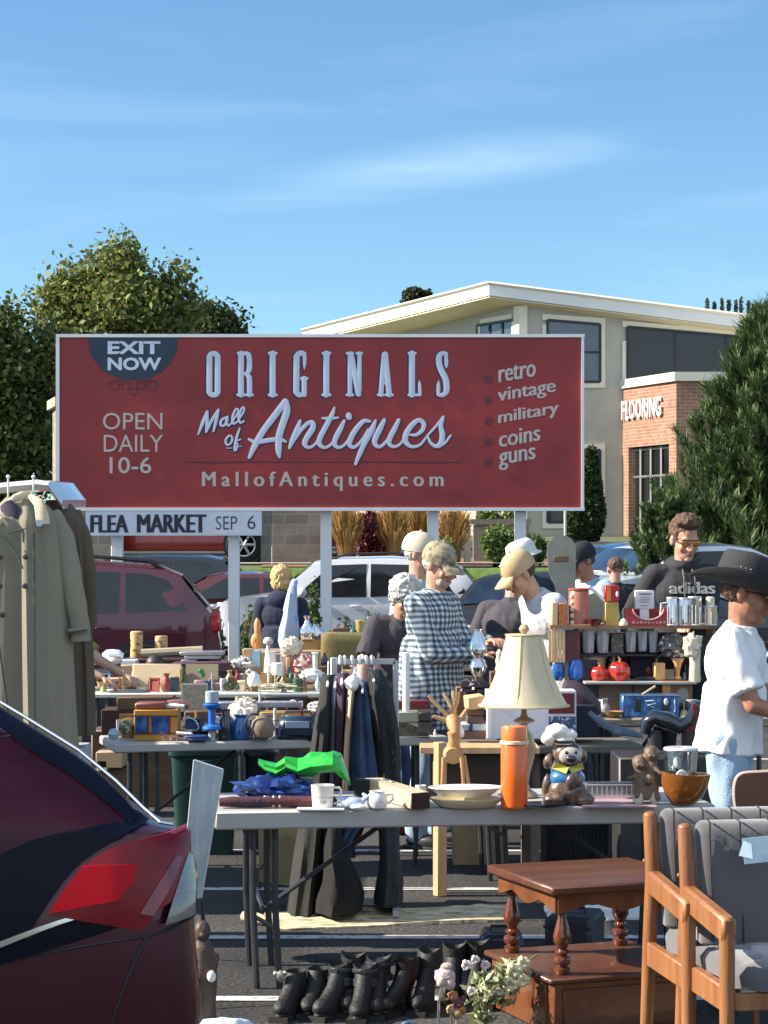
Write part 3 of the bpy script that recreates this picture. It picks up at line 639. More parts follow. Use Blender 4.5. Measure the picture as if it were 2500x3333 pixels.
P((965,1160,10),(964,1275));P((966,1158,9),(972,1151),(983,1149),(991,1152,5));P((991,1150,6),(991,1180,6),(990,1200,1.5));P((966,1277,9),(973,1284),(985,1285,6));P((990,1284,8),(990,1232,9));P((981,1231,5),(999,1231))
P((1139,1150,7.5),(1139,1284));P((1170,1150,7),(1170,1270));P((1142,1152,9),(1167,1282,9));P((1129,1149,4.5),(1148,1149));P((1161,1149,4.5),(1177,1149));P((1129,1285,4.5),(1149,1285))
P((1250,1152,8),(1240,1284,8));P((1254,1152,9),(1267,1284,9));P((1246,1246,5),(1262,1246));P((1231,1285,4.5),(1248,1285));P((1257,1285,4.5),(1278,1285))
P((1341,1150,10),(1341,1284));P((1331,1149,4.5),(1352,1149));P((1331,1285,4.5),(1368,1285));P((1367,1284,5.5),(1366,1250,5),(1365,1240,1.5))
P((1453,1196,2),(1453,1185,6),(1452,1152,6));P((1452,1150,6),(1440,1149,7),(1430,1158,9),(1429,1180,10),(1437,1205,10),(1450,1232,10),(1454,1258,10),(1452,1275,9),(1442,1285,7),(1430,1285,6));P((1427,1284,6),(1427,1255,6),(1428,1240,2))
oshadow=[[(p[0] -2.5,p[1]+1.0,*([p[2]+2.5] if len(p)>2 else [])) for p in s] for s in orig]
strokes('lettering_outline',m_inset,oshadow,1,Y+.006,1,0,0,flat=.05);strokes('lettering',m_let,orig,1,Y,1,0,0)
strokes('lettering_outline',m_faint,shadow,1,Y+.006,flat=.05);strokes('lettering',m_let,anti)
strokes('lettering_outline',m_inset,mshadow,1,Y+.006,flat=.05);strokes('lettering',m_let,mall)
# scroll ornament and thin rules
orn=[]
for s in (-1,1):
    for cx_,cy_,r_ in ((62,1254,15),(26,1254,13)):
        orn.append([(433+s*(cx_+r_*math.cos(a)),cy_+r_*.95*math.sin(a),3) for a in [R(-60+38*i)*-1 for i in range(9)]])
    orn.append([(433+s*8,1246,3),(433+s*30,1238,3),(433+s*60,1236,3),(433+s*82,1246,3)])
orn.append([(433+11*math.cos(a),1272+11*math.sin(a),3) for a in [R(30*i -90) for i in range(13)]])
strokes('scroll_ornament',m_faint,orn,1,Y,1,0,0)
strokes('rule_line',m_faint,[[(598,1503,1.0),(680,1503,3.5),(780,1503,3.5),(900,1503,1.2),(1200,1503,1.2),(1330,1503,3.5),(1420,1503,3.5),(1500,1504,1)]],1,Y,1,0,0)
# date board hung under it
dbd=thing('flea_market_sign','long white FLEA MARKET SEP 6 panel hung under the billboard','sign',(sx(565),DS,sz(1703)))
b=MB();b.box((0,.05,0),(sx(853) -sx(280),.05,sz(1664) -sz(1744)));b.build('board',mat('white_sign_panel',(.62,.66,.74),.5,var=.05),dbd)
fx=lambda px: sx(px) -sx(565)
fz=lambda py: sz(py) -sz(1703)
m_ink=mat('black_ink',(.012,.014,.03),.5,var=.1);m_ink2=mat('thin_grey_ink',(.035,.055,.085),.5,var=.1)
text_obj('FLEA','lettering',fx(293),fz(1733),fx(418),fz(1676),.0205,m_ink,dbd,bold=.0,heavy=.014)
text_obj('MARKET','lettering',fx(445),fz(1733),fx(672),fz(1674),.0205,m_ink,dbd,bold=.0,heavy=.014)
text_obj('SEP','date_lettering',fx(702),fz(1724),fx(772),fz(1680),.0205,m_ink2,dbd,bold=-.008)
text_obj('6','date_lettering',fx(805),fz(1722),fx(832),fz(1678),.0205,m_ink2,dbd,bold=-.004)
b=MB()
for a0,a1 in ((690,782),(788,848)): b.box(((fx(a0)+fx(a1))/2,.0245,0),(fx(a1) -fx(a0),.004,fz(1668) -fz(1738)))
b.build('number_card',mat('white_card',(.66,.69,.75),.5,var=.04),dbd)

# ================================================================ STONE PILLARS
m_block=blocks('split_stone',(.27,.235,.19),(.19,.165,.135),(.30,.27,.23),.50,.22,.012)
for i,(pl,pe,pr,ptop,d,lab) in enumerate(((150,190,372,1322,47,'tall tan block pillar with a cap beside the leafy tree'),(840,886,1046,1400,47,'tall tan block pillar between the date panel and the middle post'))):
    x0,x1=W(pe,0,d).x,W(pr,0,d).x;zg=ground_z(d);zt=W(0,ptop,d).z;ln=1.15
    t=thing('stone_pillar',lab,'pillar',((x0+x1)/2,d,zg),0,'stone block pillars')
    w=x1 -x0;b=MB();dx=W(pe,0,d).x -W(pl,0,d+1.3).x*d/(d+1.3)
    pts=[(-w/2,0),(w/2,0),(w/2,1.3),(-w/2 -.32,1.3)]
    b.add([(x,y,0) for x,y in pts]+[(x,y,zt -zg) for x,y in pts],[(0,1,5,4),(1,2,6,5),(2,3,7,6),(3,0,4,7),(4,5,6,7)])
    b.build('shaft',m_block,t,angle=10)
    pts=[(-w/2 -.06,-.1),(w/2+.1,-.1),(w/2+.1,1.4),(-w/2 -.46,1.4)]
    b=MB();b.add([(x,y,zt -zg+.003) for x,y in pts]+[(x,y,zt -zg+.2) for x,y in pts],[(0,1,5,4),(1,2,6,5),(2,3,7,6),(3,0,4,7),(4,5,6,7),(3,2,1,0)])
    b.build('cap',mat('cap_stone',(.46,.37,.25),.8,var=.1),t,angle=10)
# small cream post-stones and thin poles in the planting bed
def simple_post(px0,px1,py0,py1,d,lab,name,m,cat):
    a,c=W(px0,py0,d),W(px1,py1,d);w=c.x -a.x;h=a.z -ground_z(d);b=MB();b.box((0,0,h/2),(w,w,h),bev=w*.1)
    if name == 'garden_pillar': b.box((0,0,h+w*.12),(w*1.35,w*1.35,w*.22),bev=w*.04)
    return prop(b,name,lab,cat,m,((a.x+c.x)/2,d,ground_z(d)))
m_cs=mat('cream_stone',(.62,.52,.36),.8,var=.1)
simple_post(1328,1348,1640,1790,49,'tall cream column standing in the planting bed behind the tan-capped man','garden_column',m_cs,'column')
simple_post(1510,1532,1715,1790,48,'short cream stone pillar with a flat cap between grass and green bush','garden_pillar',m_cs,'pillar')
simple_post(1160,1168,1640,1785,47,'thin pale pole left of the purple-leaved bush','thin_pole',M['white'],'pole')
simple_post(1297,1302,1640,1785,47,'thin grey pole in the orange grasses','thin_pole',M['steel'],'pole')
simple_post(1836,1843,1655,1745,44,'thin pale pole under the right end of the billboard','thin_pole',M['white'],'pole')
simple_post(398,402,1700,1800,44,'thin yellowish pole in front of the red pickup','thin_pole',m_cs,'pole')
a,c=W(1540,1712,50),W(1720,1790,50);b=MB();b.box((0,0,.45),(c.x -a.x,.3,.95));b.box((0,0,1.0),(c.x -a.x+.1,.42,.12))
prop(b,'garden_wall','low tan garden wall behind the round green bush','wall',mat('garden_wall_stone',(.25,.22,.17),.85,var=.2,scale=6),((a.x+c.x)/2,50,ground_z(50) -.1))
# bushes and grasses in the bed
def bush(px,pt,pb,rpx,d,m,lab,n=2600,size=.07,name='bush',zb=None,squash=1):
    k=d/F;zg=ground_z(d) if zb is None else zb;zt=W(0,pt,d).z;h=max(zt -zg,.2);r=rpx*k
    t=thing(name,lab,'shrub',(W(px,0,d).x,d,zg))
    b=MB()
    for i in range(6): a=i*1.05;b.tube([(0,0,0),(math.cos(a)*r*.3,math.sin(a)*r*.3,h*.5),(math.cos(a)*r*.6,math.sin(a)*r*.6,h*.8)],[.02,.012,.004],5)
    b.build('stem',bark(),t)
    rd=random.Random(int(px));bl=[(rd.uniform(-.5,.5)*r,rd.uniform(-.4,.4)*r,h*rd.uniform(.35,.62),r*rd.uniform(.45,.62),h*rd.uniform(.3,.4)) for _ in range(7)]+[(0,0,h*.55,r*.7,h*.45)]
    leaves('foliage',bl,n,size,m,t,shell=.35);return t
def grasses(px,pt,rpx,d,m,lab,n=900,h=None):
    k=d/F;zg=ground_z(d);hh=h or (W(0,pt,d).z -zg);r=rpx*k;rd=random.Random(int(px*7))
    t=MB()
    for i in range(n):
        a=rd.uniform(0,2*PI);q=r*.35*rd.random() ** .5;L=hh*rd.uniform(.55,1.05);sp=rd.uniform(.1,1.0)*r;p0=Vector((math.cos(a)*q,math.sin(a)*q,0));p2=Vector((math.cos(a)*(q+sp),math.sin(a)*(q+sp),L));p1=Vector((math.cos(a)*(q+sp*.25),math.sin(a)*(q+sp*.25),L*.6))
        s=Vector((math.cos(a+1.3),math.sin(a+1.3),0))*.008;f=2.2 if rd.random()<.5 else .4
        t.add([p0 -s,p0+s,p1+s,p1 -s,p2+s*f,p2 -s*f],[(0,1,2,3),(3,2,4,5)])
    return prop(t,'ornamental_grass',lab,'grass clump',m,(W(px,0,d).x,d,zg),angle=0)
m_tang=leafmat('tan_grass',(.30,.16,.05),(.50,.32,.13));m_purple=leafmat('purple_leaves',(.06,.018,.03),(.22,.05,.05));m_green=leafmat('green_leaves',(.05,.10,.02),(.16,.22,.06));m_ylw=leafmat('yellow_green',(.13,.17,.04),(.30,.30,.10))
grasses(1125,1650,55,46,m_tang,'tall orange grass clump beside the middle post')
grasses(1280,1650,50,46,m_tang,'orange grass clump right of the purple bush')
grasses(1360,1640,55,47,m_tang,'tan grass clump behind the cream column')
grasses(1475,1665,60,46,m_tang,'broad tan grass clump behind the camouflage cap')
bush(1205,1650,1790,60,47,m_purple,'dark purple-leaved bush under the billboard',2600)
bush(1245,1665,1790,40,49.5,m_purple,'reddish bush just behind the purple-leaved one',1600)
bush(1130,1700,1790,40,49,m_purple,'small dark red bush behind the orange grass',1200)
bush(1460,1745,1800,40,45,m_ylw,'low yellow-green bush at the foot of the tan grass',1400,.06)
bush(1615,1705,1812,72,45.5,m_green,'round green bush in front of the low garden wall',3800,.06)
bush(1735,1735,1800,50,46,m_green,'low green bush behind the white cap',2200,.06)
bush(1600,1635,1720,55,52,m_green,'loose bush seen between the right-hand posts, above the garden wall',2200,.08)
bush(1660,1640,1720,40,53,m_ylw,'paler bush next to the right billboard post, above the garden wall',1600,.08)
t=thing('young_tree','small tree trunk rising behind the garden wall under the billboard','tree',(W(1556,0,54).x,54,ground_z(54)))
b=MB();b.tube([(0,0,0),(.05,0,1.6),(0,0,3.2)],[.10,.08,.05],8);b.build('trunk',bark(),t);leaves('crown',[(0,0,3.0,1.1,.8),(.5,0,2.6,.7,.6)],2600,.09,m_green,t)
# planting around the sign posts
m_ylw2=leafmat('sign_bed_leaves',(.05,.08,.02),(.20,.24,.07))
bush(700,1975,2110,48,29.6,m_ylw2,'weedy bush by the second billboard post',1500,.045)
bush(815,1965,2110,42,29.8,m_ylw2,'weedy bush just left of the blonde woman',1400,.045)
bush(1220,1975,2110,52,29.4,m_ylw2,'green bush at the foot of the billboard, left of the plaid shirt',1700,.045)
bush(1020,1860,2110,30,29.9,m_green,'tall thin leafy sprig in front of the white car door',700,.05)
bush(1120,2000,2110,46,30.0,m_ylw2,'low grey-green plants in front of the white car',900,.04)
for i,(px,d,r) in enumerate(((690,29.0,.24),(735,28.8,.18),(830,29,.22),(870,28.9,.18),(1150,28.8,.25))):
    b=MB();b.ell((0,0,r*.6),(r*1.3,r,r*.9),None,12,8,.35,2.2)
    prop(b,'boulder',['tan boulder left of the second billboard post','small boulder right beside the second billboard post','boulder near the blonde woman','small boulder behind the blonde woman\'s elbow','boulder in front of the white car'][i],'rock',mat('boulder',(.34,.29,.22),.9,var=.3,scale=8,bump=.6),(W(px,0,d).x,d,0),group='boulders in the sign bed')

# ================================================================ CARS
m_tyre=mat('tyre',(.015,.015,.016),.85,var=.3,scale=30);m_rim=mat('alloy',(.55,.56,.58),.35,.9,.1);m_cg=carglass();m_cgb=carglass('tinted_window',(.015,.025,.045));m_trimb=mat('black_trim',(.012,.012,.014),.5,var=.2)
m_tail=mat('tail_lens',(.45,.015,.015),.15,var=.2,scale=20,coat=1);m_head=mat('head_lens',(.75,.77,.8),.1,.3,.2,30,coat=1);m_amber=mat('amber_lens',(.7,.25,.04),.15,coat=1)
def paint(name,c,metal=.35): return mat('paint_' +name,c,.22,metal,.06,2,coat=1)
KIND={
 # x from rear 0 to front 1 ; top line
 'suv': dict(L=4.6,W=1.84,top=[(0,.62),(.015,.98),(.03,1.08),(.10,1.50),(.16,1.62),(.35,1.68),(.55,1.66),(.62,1.60),(.745,1.10),(.80,1.07),(.93,.98),(.985,.82),(1,.58)],belt=1.06,win=[[(.085,1.10),(.135,1.46),(.19,1.54),(.245,1.555),(.245,1.08)],[(.26,1.08),(.26,1.56),(.42,1.575),(.42,1.05)],[(.435,1.05),(.435,1.575),(.56,1.555),(.67,1.10),(.67,1.04)]],wheels=(.195,.80),wr=.35),
 'sedan': dict(L=4.7,W=1.8,top=[(0,.60),(.01,.98),(.12,1.04),(.20,1.12),(.34,1.40),(.42,1.44),(.54,1.43),(.60,1.38),(.74,1.0),(.93,.86),(.985,.72),(1,.5)],belt=.98,win=[[(.24,1.06),(.33,1.31),(.40,1.345),(.40,1.01)],[(.415,1.01),(.415,1.35),(.54,1.34),(.66,1.01),(.66,.98)]],wheels=(.19,.81),wr=.32),
 'pickup': dict(L=5.7,W=1.95,top=[(0,.75),(.005,1.22),(.02,1.25),(.36,1.25),(.375,1.30),(.42,1.82),(.46,1.88),(.60,1.86),(.65,1.78),(.735,1.30),(.78,1.26),(.94,1.18),(.99,1.0),(1,.7)],belt=1.22,win=[[(.40,1.28),(.435,1.70),(.54,1.74),(.54,1.24)],[(.555,1.24),(.555,1.74),(.62,1.70),(.69,1.30),(.69,1.22)]],wheels=(.21,.80),wr=.40)}
def car(label,kind,pm,loc,yaw,name='parked_car',group='cars parked behind the market',Hs=1.0,roofrails=False,seg=40,detail=True,door=True):
    K=KIND[kind];L=K['L'];Wd=K['W']/2;belt=K['belt'];t=thing(name,label,'pickup' if kind == 'pickup' else 'car',loc,yaw,group)
    tx=[p[0] for p in K['top']];tz=[p[1] for p in K['top']]
    def topz(u): return float(np.interp(u,tx,tz))*Hs
    def hw(u):
        e=min(u,1 -u)*L;return Wd*(1 -.22*max(0,1 -e/.55) ** 2.2)
    roofz=max(tz)*Hs
    def wz(u,z):      # half width at height
        w=hw(u)
        if z>belt*Hs: w *= 1 -.24*(z -belt*Hs)/(roofz -belt*Hs)
        elif z<.45: w *= .95+.05*z/.45
        return w
    us=sorted(set([i/seg for i in range(seg+1)]+tx));rings=[]
    for u in us:
        zt=topz(u);zb=.26 if .06<u<.94 else .32;w=hw(u);pts=[]
        lv=[zb,.34,.55,min(.80,zt*.93),min(belt*Hs,zt*.97)]
        lv=[min(z,zt -.02) for z in lv]+[min(belt*Hs,zt*.97)+(zt -min(belt*Hs,zt*.97))*q for q in (.45,.8,.95)]
        side=[(wz(u,z)*(1+.012*math.sin(z*6)),z) for z in lv];side.append((wz(u,zt) -.10 if zt>belt*Hs+.1 else wz(u,zt) -.14,zt));side.append((wz(u,zt)*.45,zt+.025))
        x=(u -.5)*L;bow=0
        full=[(x,-w_,z) for w_,z in side]+[(x,w_,z) for w_,z in reversed(side)];rings.append(full)
    b=MB();b.loft(rings);body=b.build('body',pm,t,angle=28)
    for sgn in (-1,1):
        for k,wn in enumerate(K['win']):
            g=MB();o=[((u -.5)*L,sgn*(wz(u,z*Hs)+.012),z*Hs) for u,z in wn];i_=[((u -.5)*L,sgn*(wz(u,z*Hs) -.02),z*Hs) for u,z in wn];n=len(o)
            g.add(o+i_,[tuple(range(n)),tuple(range(2*n -1,n -1,-1))]+[(i,(i+1) % n,(i+1) % n+n,i+n) for i in range(n)]);g.build('side_window',m_cg,t,angle=10)
    def screen(nm,u0,u1,inset):
        g=MB();z0,z1=topz(u0),topz(u1);d=.014 if u1<u0 else .014;x0,x1=(u0 -.5)*L,(u1 -.5)*L;nrm=Vector((-(z1 -z0),0,x1 -x0)).normalized();nrm=nrm if nrm.z>0 else -nrm
        rows=[]
        for q in (0,.5,1):
            u=u0+(u1 -u0)*q;z=topz(u);ww=wz(u,z) -inset;rows.append([((u -.5)*L+nrm.x*.035,y,z+.028*(1 -abs(y/ww) ** 2)+nrm.z*.02) for y in (-ww,-ww*.5,0,ww*.5,ww)])
        g.loft(rows,closed=False);g.build(nm,m_cgb if nm == 'windscreen' else m_cg,t,angle=40)
    if kind == 'suv': screen('windscreen',.735,.63,.10);screen('rear_window',.035,.105,.14)
    elif kind == 'sedan': screen('windscreen',.73,.61,.09);screen('rear_window',.21,.335,.12)
    else: screen('windscreen',.73,.655,.10);screen('rear_window',.38,.418,.16)
    for wi in K['wheels']:
        for sgn in (-1,1):
            x=(wi -.5)*L;yw=sgn*(Wd -.1);r=K['wr']
            a=MB();a.lathe([(r*1.17,0),(r*1.17,.03)],(x,sgn*(Wd+.004) -(.03 if sgn>0 else 0),r),28,rot=(R(90)*-1,0,0)) ;a.build('wheel_arch',m_trimb,t)
            w=MB();w.lathe([(r*.6,-.02),(r*.97,-.02),(r,.02),(r,.2),(r*.95,.235),(r*.66,.24)],(x,sgn*(Wd -.19),r),28,rot=(R(-90)*sgn,0,0));wo=w.build('wheel',m_tyre,t)
            w=MB();yy=sgn*(Wd+.045)
            w.lathe([(r*.60,-.02),(r*.68,.0),(r*.66,.012),(r*.6,.005)],(x,yy,r),24,rot=(R(-90)*sgn,0,0));w.lathe([(r*.16,-.03),(r*.14,.012)],(x,yy,r),12,rot=(R(-90)*sgn,0,0))
            for q in range(6):
                an=q*PI/3;w.tube([(x,yy,r),(x+math.cos(an)*r*.62,yy,r+math.sin(an)*r*.62)],[r*.09,r*.07],5)
            w.build('rim',m_rim,wo)
    if detail:
        for sgn in (-1,1):
            zt=topz(.03);h=MB();u=.975;h.box(((u -.5)*L,sgn*(hw(u) -.14),belt*Hs*.80),(.16,.34,.16),bev=.03);h.build('headlight',m_head,t)
            h=MB();u=.018;h.box(((u -.5)*L,sgn*(hw(u) -.10),belt*Hs*.90),(.13,.24,.24 if kind != 'sedan' else .16),bev=.03);h.build('tail_light',m_tail,t)
            mr=MB();mr.ell(((.655 -.5)*L,sgn*(Wd+.10),belt*Hs+.06),(.08,.12,.08));mr.build('wing_mirror',pm,t)
            for u in ((.30,.47) if door else ()):
                hd=MB();hd.box(((u -.5)*L,sgn*(wz(u,.92)+.02),belt*Hs -.16),(.18,.03,.03),bev=.008);hd.build('door_handle',pm,t)
        g=MB();g.box((L/2 -.01,0,.62*Hs),(.06,Wd*1.2,.22),bev=.02);g.build('grille',m_trimb,t)
        g=MB();g.box((0,0,.30),(L*.93,Wd*2*.965,.09),bev=.02);g.build('sill',m_trimb,t)
        g=MB();g.box((L/2+.02,0,.42*Hs),(.012,.32,.11));g.build('number_plate',M['white'],t)
    if roofrails:
        for sgn in (-1,1):
            rr=MB();rr.tube([((u -.5)*L,sgn*(Wd*.68),topz(u)+dz) for u,dz in ((.15,.0),(.19,.06),(.35,.075),(.50,.07),(.56,.0))],.02,6);rr.build('roof_rail',m_trimb,t)
    return t
def place(px,d): return W(px,0,d).x
# side-on: yaw 0 = front to the right (+x); yaw 180 = front to the left
m_burg=paint('burgundy',(.085,.010,.022));m_wht=paint('white',(.66,.69,.73),.0);m_blk=paint('black',(.010,.012,.017));m_mar=paint('maroon',(.12,.02,.025));m_redp=paint('red',(.28,.015,.015));m_blue=paint('blue',(.03,.09,.20));m_silver=paint('silver',(.45,.47,.5),.7)
d=25.6;car('burgundy wagon with roof rails seen from its tail end, behind the hanging coats','suv',m_burg,(W(672,0,d).x -2.2,d+.95,0),R(184),roofrails=True,Hs=.985)
d=35;car('white hatchback-style wagon parked side-on behind the middle billboard posts','suv',m_wht,(W(665,0,d).x+2.32,d+.9,0),R(178),Hs=1.0,roofrails=True)
d=38.5;car('black wagon with a pale roof line parked behind the FLEA MARKET panel','suv',m_blk,(W(600,0,d).x,d+2.2,0),R(0),Hs=1.02)
d=33.5;car('maroon sedan seen between the burgundy wagon and the second post','sedan',m_mar,(W(770,0,38).x,38.2,0),R(182),Hs=.98)
d=49;car('red pickup truck with an alloy wheel, up the slope behind the FLEA MARKET panel','pickup',m_redp,(W(545,0,d).x,d+1,ground_z(49)),R(0),Hs=.9)
d=54;car('dark red car showing beside the middle post and block pillar','suv',m_mar,(W(1020,0,d).x,d+1,ground_z(54)),R(0),Hs=1.0)
m_blk2=mat('dull_black_paint',(.010,.011,.013),.5,0,.1,2)
d=31.2;car('black off-roader with chrome grille seen between the plaid and grey shirts','suv',m_blk2,(W(1770,0,d).x,d+2.0,0.0),R(-112),Hs=.86,group='cars parked on the right')
d=38.6;car('white sedan nose-on, the left of the pair with blue windscreens','sedan',m_wht,(W(2116,0,36.8).x,36.8,.33),R(-161),group='cars parked on the right',Hs=1.08)
d=35.8;car('white sedan nose-on beside the low young pine','sedan',m_wht,(W(2235,0,34.1).x,34.1,.33),R(-161),group='cars parked on the right',Hs=1.08)
d=41.5;car('blue-black car behind the man in the white cap','suv',m_blue,(W(2030,0,39.4).x,39.4,.33),R(-161),group='cars parked on the right',Hs=.95)
d=28;car('black sedan close behind the shaved-headed man','sedan',m_blk,(W(2110,0,d).x,d+1.0,0),R(180),group='cars parked on the right',Hs=.90)
d=43.5;car('silver-white car at the far right behind the young man\'s hair','sedan',m_silver,(W(2400,0,46.6).x,46.6,ground_z(46.6) -.7),R(-161),group='cars parked on the right')

# ================================================================ RED CAR CLOSE TO THE CAMERA (rear right-hand end, facing left)
dR=5.0;kr=dR/F
near=thing('red_car','dark red car close to the camera, its tail light filling the lower left','car',(W(660,0,dR).x,dR,0))
NX=W(660,0,dR).x
def nx(px): return (px -HX)*kr -NX
def nz(py): return EYE -(py -HY)*kr
# silhouette of the tail in photo rows: (row, right edge column)
edge=[(2150,-480),(2210,-300),(2270,-150),(2350,-5),(2440,170),(2520,290),(2590,385),(2640,440),(2675,470),(2700,520),(2718,590),(2760,606),(2850,622),(2960,640),(3040,642),(3200,655),(3333,662),(3480,655),(3700,640),(4000,600)]
er=[e[0] for e in edge];ec=[e[1] for e in edge]
ec=[c+20 for c in ec]
CL=4.4;CW=1.8
rows_=sorted(set([e[0] for e in edge]+[2300,2400,2480,2560,2615,2800,2900,3000,3100,3250,3400,3600,3850]))
b=MB();rings=[]
for py in rows_:
    z=nz(py);xe=nx(float(np.interp(py,er,ec)));tuck=.42*max(0,(2700 -py)/550) if py<2700 else 0      # the cabin leans in above the shoulder
    bulge=.03*math.sin(PI*min(max((py -2700)/900,0),1));front=-CL+(1.1*max(0,(2700 -py)/550) if py<2700 else .0);cr=.20
    y0=tuck -bulge;y1=CW -tuck+bulge;ring=[]
    for a in range(7): q=R(90*a/6);ring.append((xe -cr+cr*math.sin(q),y0+cr -cr*math.cos(q),z))
    ring.append((xe+.012,CW/2,z))
    for a in range(7): q=R(90*a/6);ring.append((xe -cr+cr*math.cos(q),y1 -cr+cr*math.sin(q),z))
    ring.append((front+.25,y1,z));ring.append((front,CW*.75,z));ring.append((front -.1,CW/2,z));ring.append((front,CW*.25,z));ring.append((front+.25,y0,z))
    for q in (.75,.5,.3,.15): ring.append((front*q+(xe -cr)*(1 -q),y0 -.004*0,z))
    rings.append([(x_ -.34*max(y_ -.05,0),y_,z_) for x_,y_,z_ in ring])
b.loft(rings)
m_near=mat('paint_dark_red',(.055,.006,.016),.28,.4,.08,3,coat=.4,bump=.05,bscale=5)
body=b.build('body',m_near,near,angle=40)
def surf(px,py,lift=.008):
    """point on the near side of that body for a photo position"""
    z=nz(py);xe=nx(float(np.interp(py,er,ec)));tuck=.42*max(0,(2700 -py)/550) if py<2700 else 0;bulge=.03*math.sin(PI*min(max((py -2700)/900,0),1));cr=.20
    y0=tuck -bulge;x=nx(px);x=min(x,xe+lift*.6)
    if x>xe -cr: s=min((x -xe+cr)/cr,.999);yy=y0+cr -cr*math.sqrt(1 -s*s)
    else: yy=y0
    # perspective: deeper points must shift outwards to stay on the same sight line
    return Vector((x,yy -lift,z))
def patch(name,m,outl,lift=.008,parent=near,res=9,dome=.0):
    """a panel laid on the body: outline given as left chain and right chain (rows matched)"""
    L_,R_=outl;rows=[];n=14
    Li=cat_rom(L_,4);Ri=cat_rom(R_,4);m_=min(len(Li),len(Ri));Li=[Li[int(i*(len(Li) -1)/(m_ -1))] for i in range(m_)];Ri=[Ri[int(i*(len(Ri) -1)/(m_ -1))] for i in range(m_)]
    for i in range(m_):
        rows.append([surf(Li[i][0]+(Ri[i][0] -Li[i][0])*j/n,Li[i][1]+(Ri[i][1] -Li[i][1])*j/n,lift+dome*math.sin(PI*j/n)*math.sin(PI*(i+.3)/(m_+.3))) for j in range(n+1)])
    b=MB();b.loft(rows,closed=False)
    # skirt that closes the patch down to the body
    r_=[rows[0]]+[]
    edge_=rows[0]+[r[-1] for r in rows[1:]]+rows[-1][::-1][1:]+[r[0] for r in rows[::-1][1:-1]]
    b.loft([edge_,[p+Vector((0,lift+.012,0)) for p in edge_]],closed=True,cap=False)
    return b.build(name,m,parent,angle=40)
m_lens=mat('red_lens',(.17,.003,.008),.25,0,.35,9,spec=.3,stretch=(1,1,3));m_lit=mat('bright_red_lens',(.40,.002,.010),.35,0,.12,14,spec=.15);m_gloss=mat('gloss_black_trim',(.003,.004,.010),.35,0,.3,4,spec=.10)
m_sidewin=mat('dark_tinted_glass',(.020,.004,.010),.25,0,.4,2,spec=.2)
# chrome-edged side window of the sloping roof
patch('side_window',m_sidewin,([(-400,2440),(-420,2620),(-380,2900)],[(20,2420),(330,2600),(445,2668)]),.006)
patch('window_trim',m_gloss,([(-300,2225),(0,2382),(200,2490),(340,2585),(430,2665)],[(-290,2245),(0,2432),(190,2535),(325,2620),(420,2690)]),.014)
patch('window_trim',m_gloss,([(440,2668),(100,2735),(-140,2880),(-300,3080)],[(470,2685),(330,2760),(215,2860),(40,3125)]),.010)  # black trim band, widened over the body to paint in its dark reflections
lamp=patch('tail_light',m_lens,([(585,2712),(430,2738),(330,2775),(250,2850),(165,2968)],[(603,2728),(606,2830),(575,2920),(520,2960),(470,3020)]),.020,dome=.006)
patch('lit_panel',m_lit,([(275,2812),(230,2870),(168,2962)],[(452,2806),(440,2860),(395,2920)]),.028,lamp)
patch('inner_lens',mat('pink_inner_lens',(.20,.008,.014),.25,0,.5,40,coat=.5,stretch=(1,1,.3)),([(570,2790),(520,2870),(462,2965)],[(590,2800),(560,2880),(505,2975)]),.026,lamp)
patch('reversing_light',mat('clear_ribbed_lens',(.15,.13,.135),.12,0,.4,70,coat=1,stretch=(.2,.2,2)),([(604,2790),(578,2880),(540,3008)],[(616,2800),(628,2880),(628,2992)]),.024,lamp)
patch('light_surround',m_gloss,([(460,2918),(200,3000),(-60,3130)],[(480,2925),(420,3000),(-50,3145)]),.012)
patch('light_edge',M['chrome'],([(440,2922),(200,2985),(-60,3080)],[(445,2928),(205,2998),(-55,3100)]),.018)
seam=MB();seam.tube([surf(px,py,.004)+Vector((.004,0,.002)) for px,py in ((-280,2232),(0,2372),(200,2478),(340,2573),(440,2655),(500,2697),(540,2706))],.0045,6);seam.build('chrome_strip',M['steel'],near)
seam=MB();seam.tube([surf(px,py,.004) for px,py in ((-40,3142),(120,3100),(300,3068),(480,3045),(560,3025),(625,2995))],.0035,6);seam.build('panel_seam',m_trimb,near)
seam=MB();seam.tube([surf(px,py,.004) for px,py in ((480,3045),(440,3130),(400,3230),(365,3340),(350,3500))],.003,6);seam.build('panel_seam',m_trimb,near)
for wx in (-.95,-3.5):
    for sgn,yy in ((1,.12),(-1,CW -.12)):
        w=MB();w.lathe([(.18,-.02),(.30,-.02),(.33,.0),(.33,.2),(.30,.22),(.18,.22)],(wx,yy -.1*sgn -.06,.33),26,rot=(R(90)*-1,0,0));wo=w.build('wheel',m_tyre,near)
        w=MB();w.lathe([(.02,.0),(.19,.0),(.2,.03)],(wx,yy -.11*sgn -.07,.33),20,rot=(R(-90),0,0));w.build('rim',m_rim,wo)

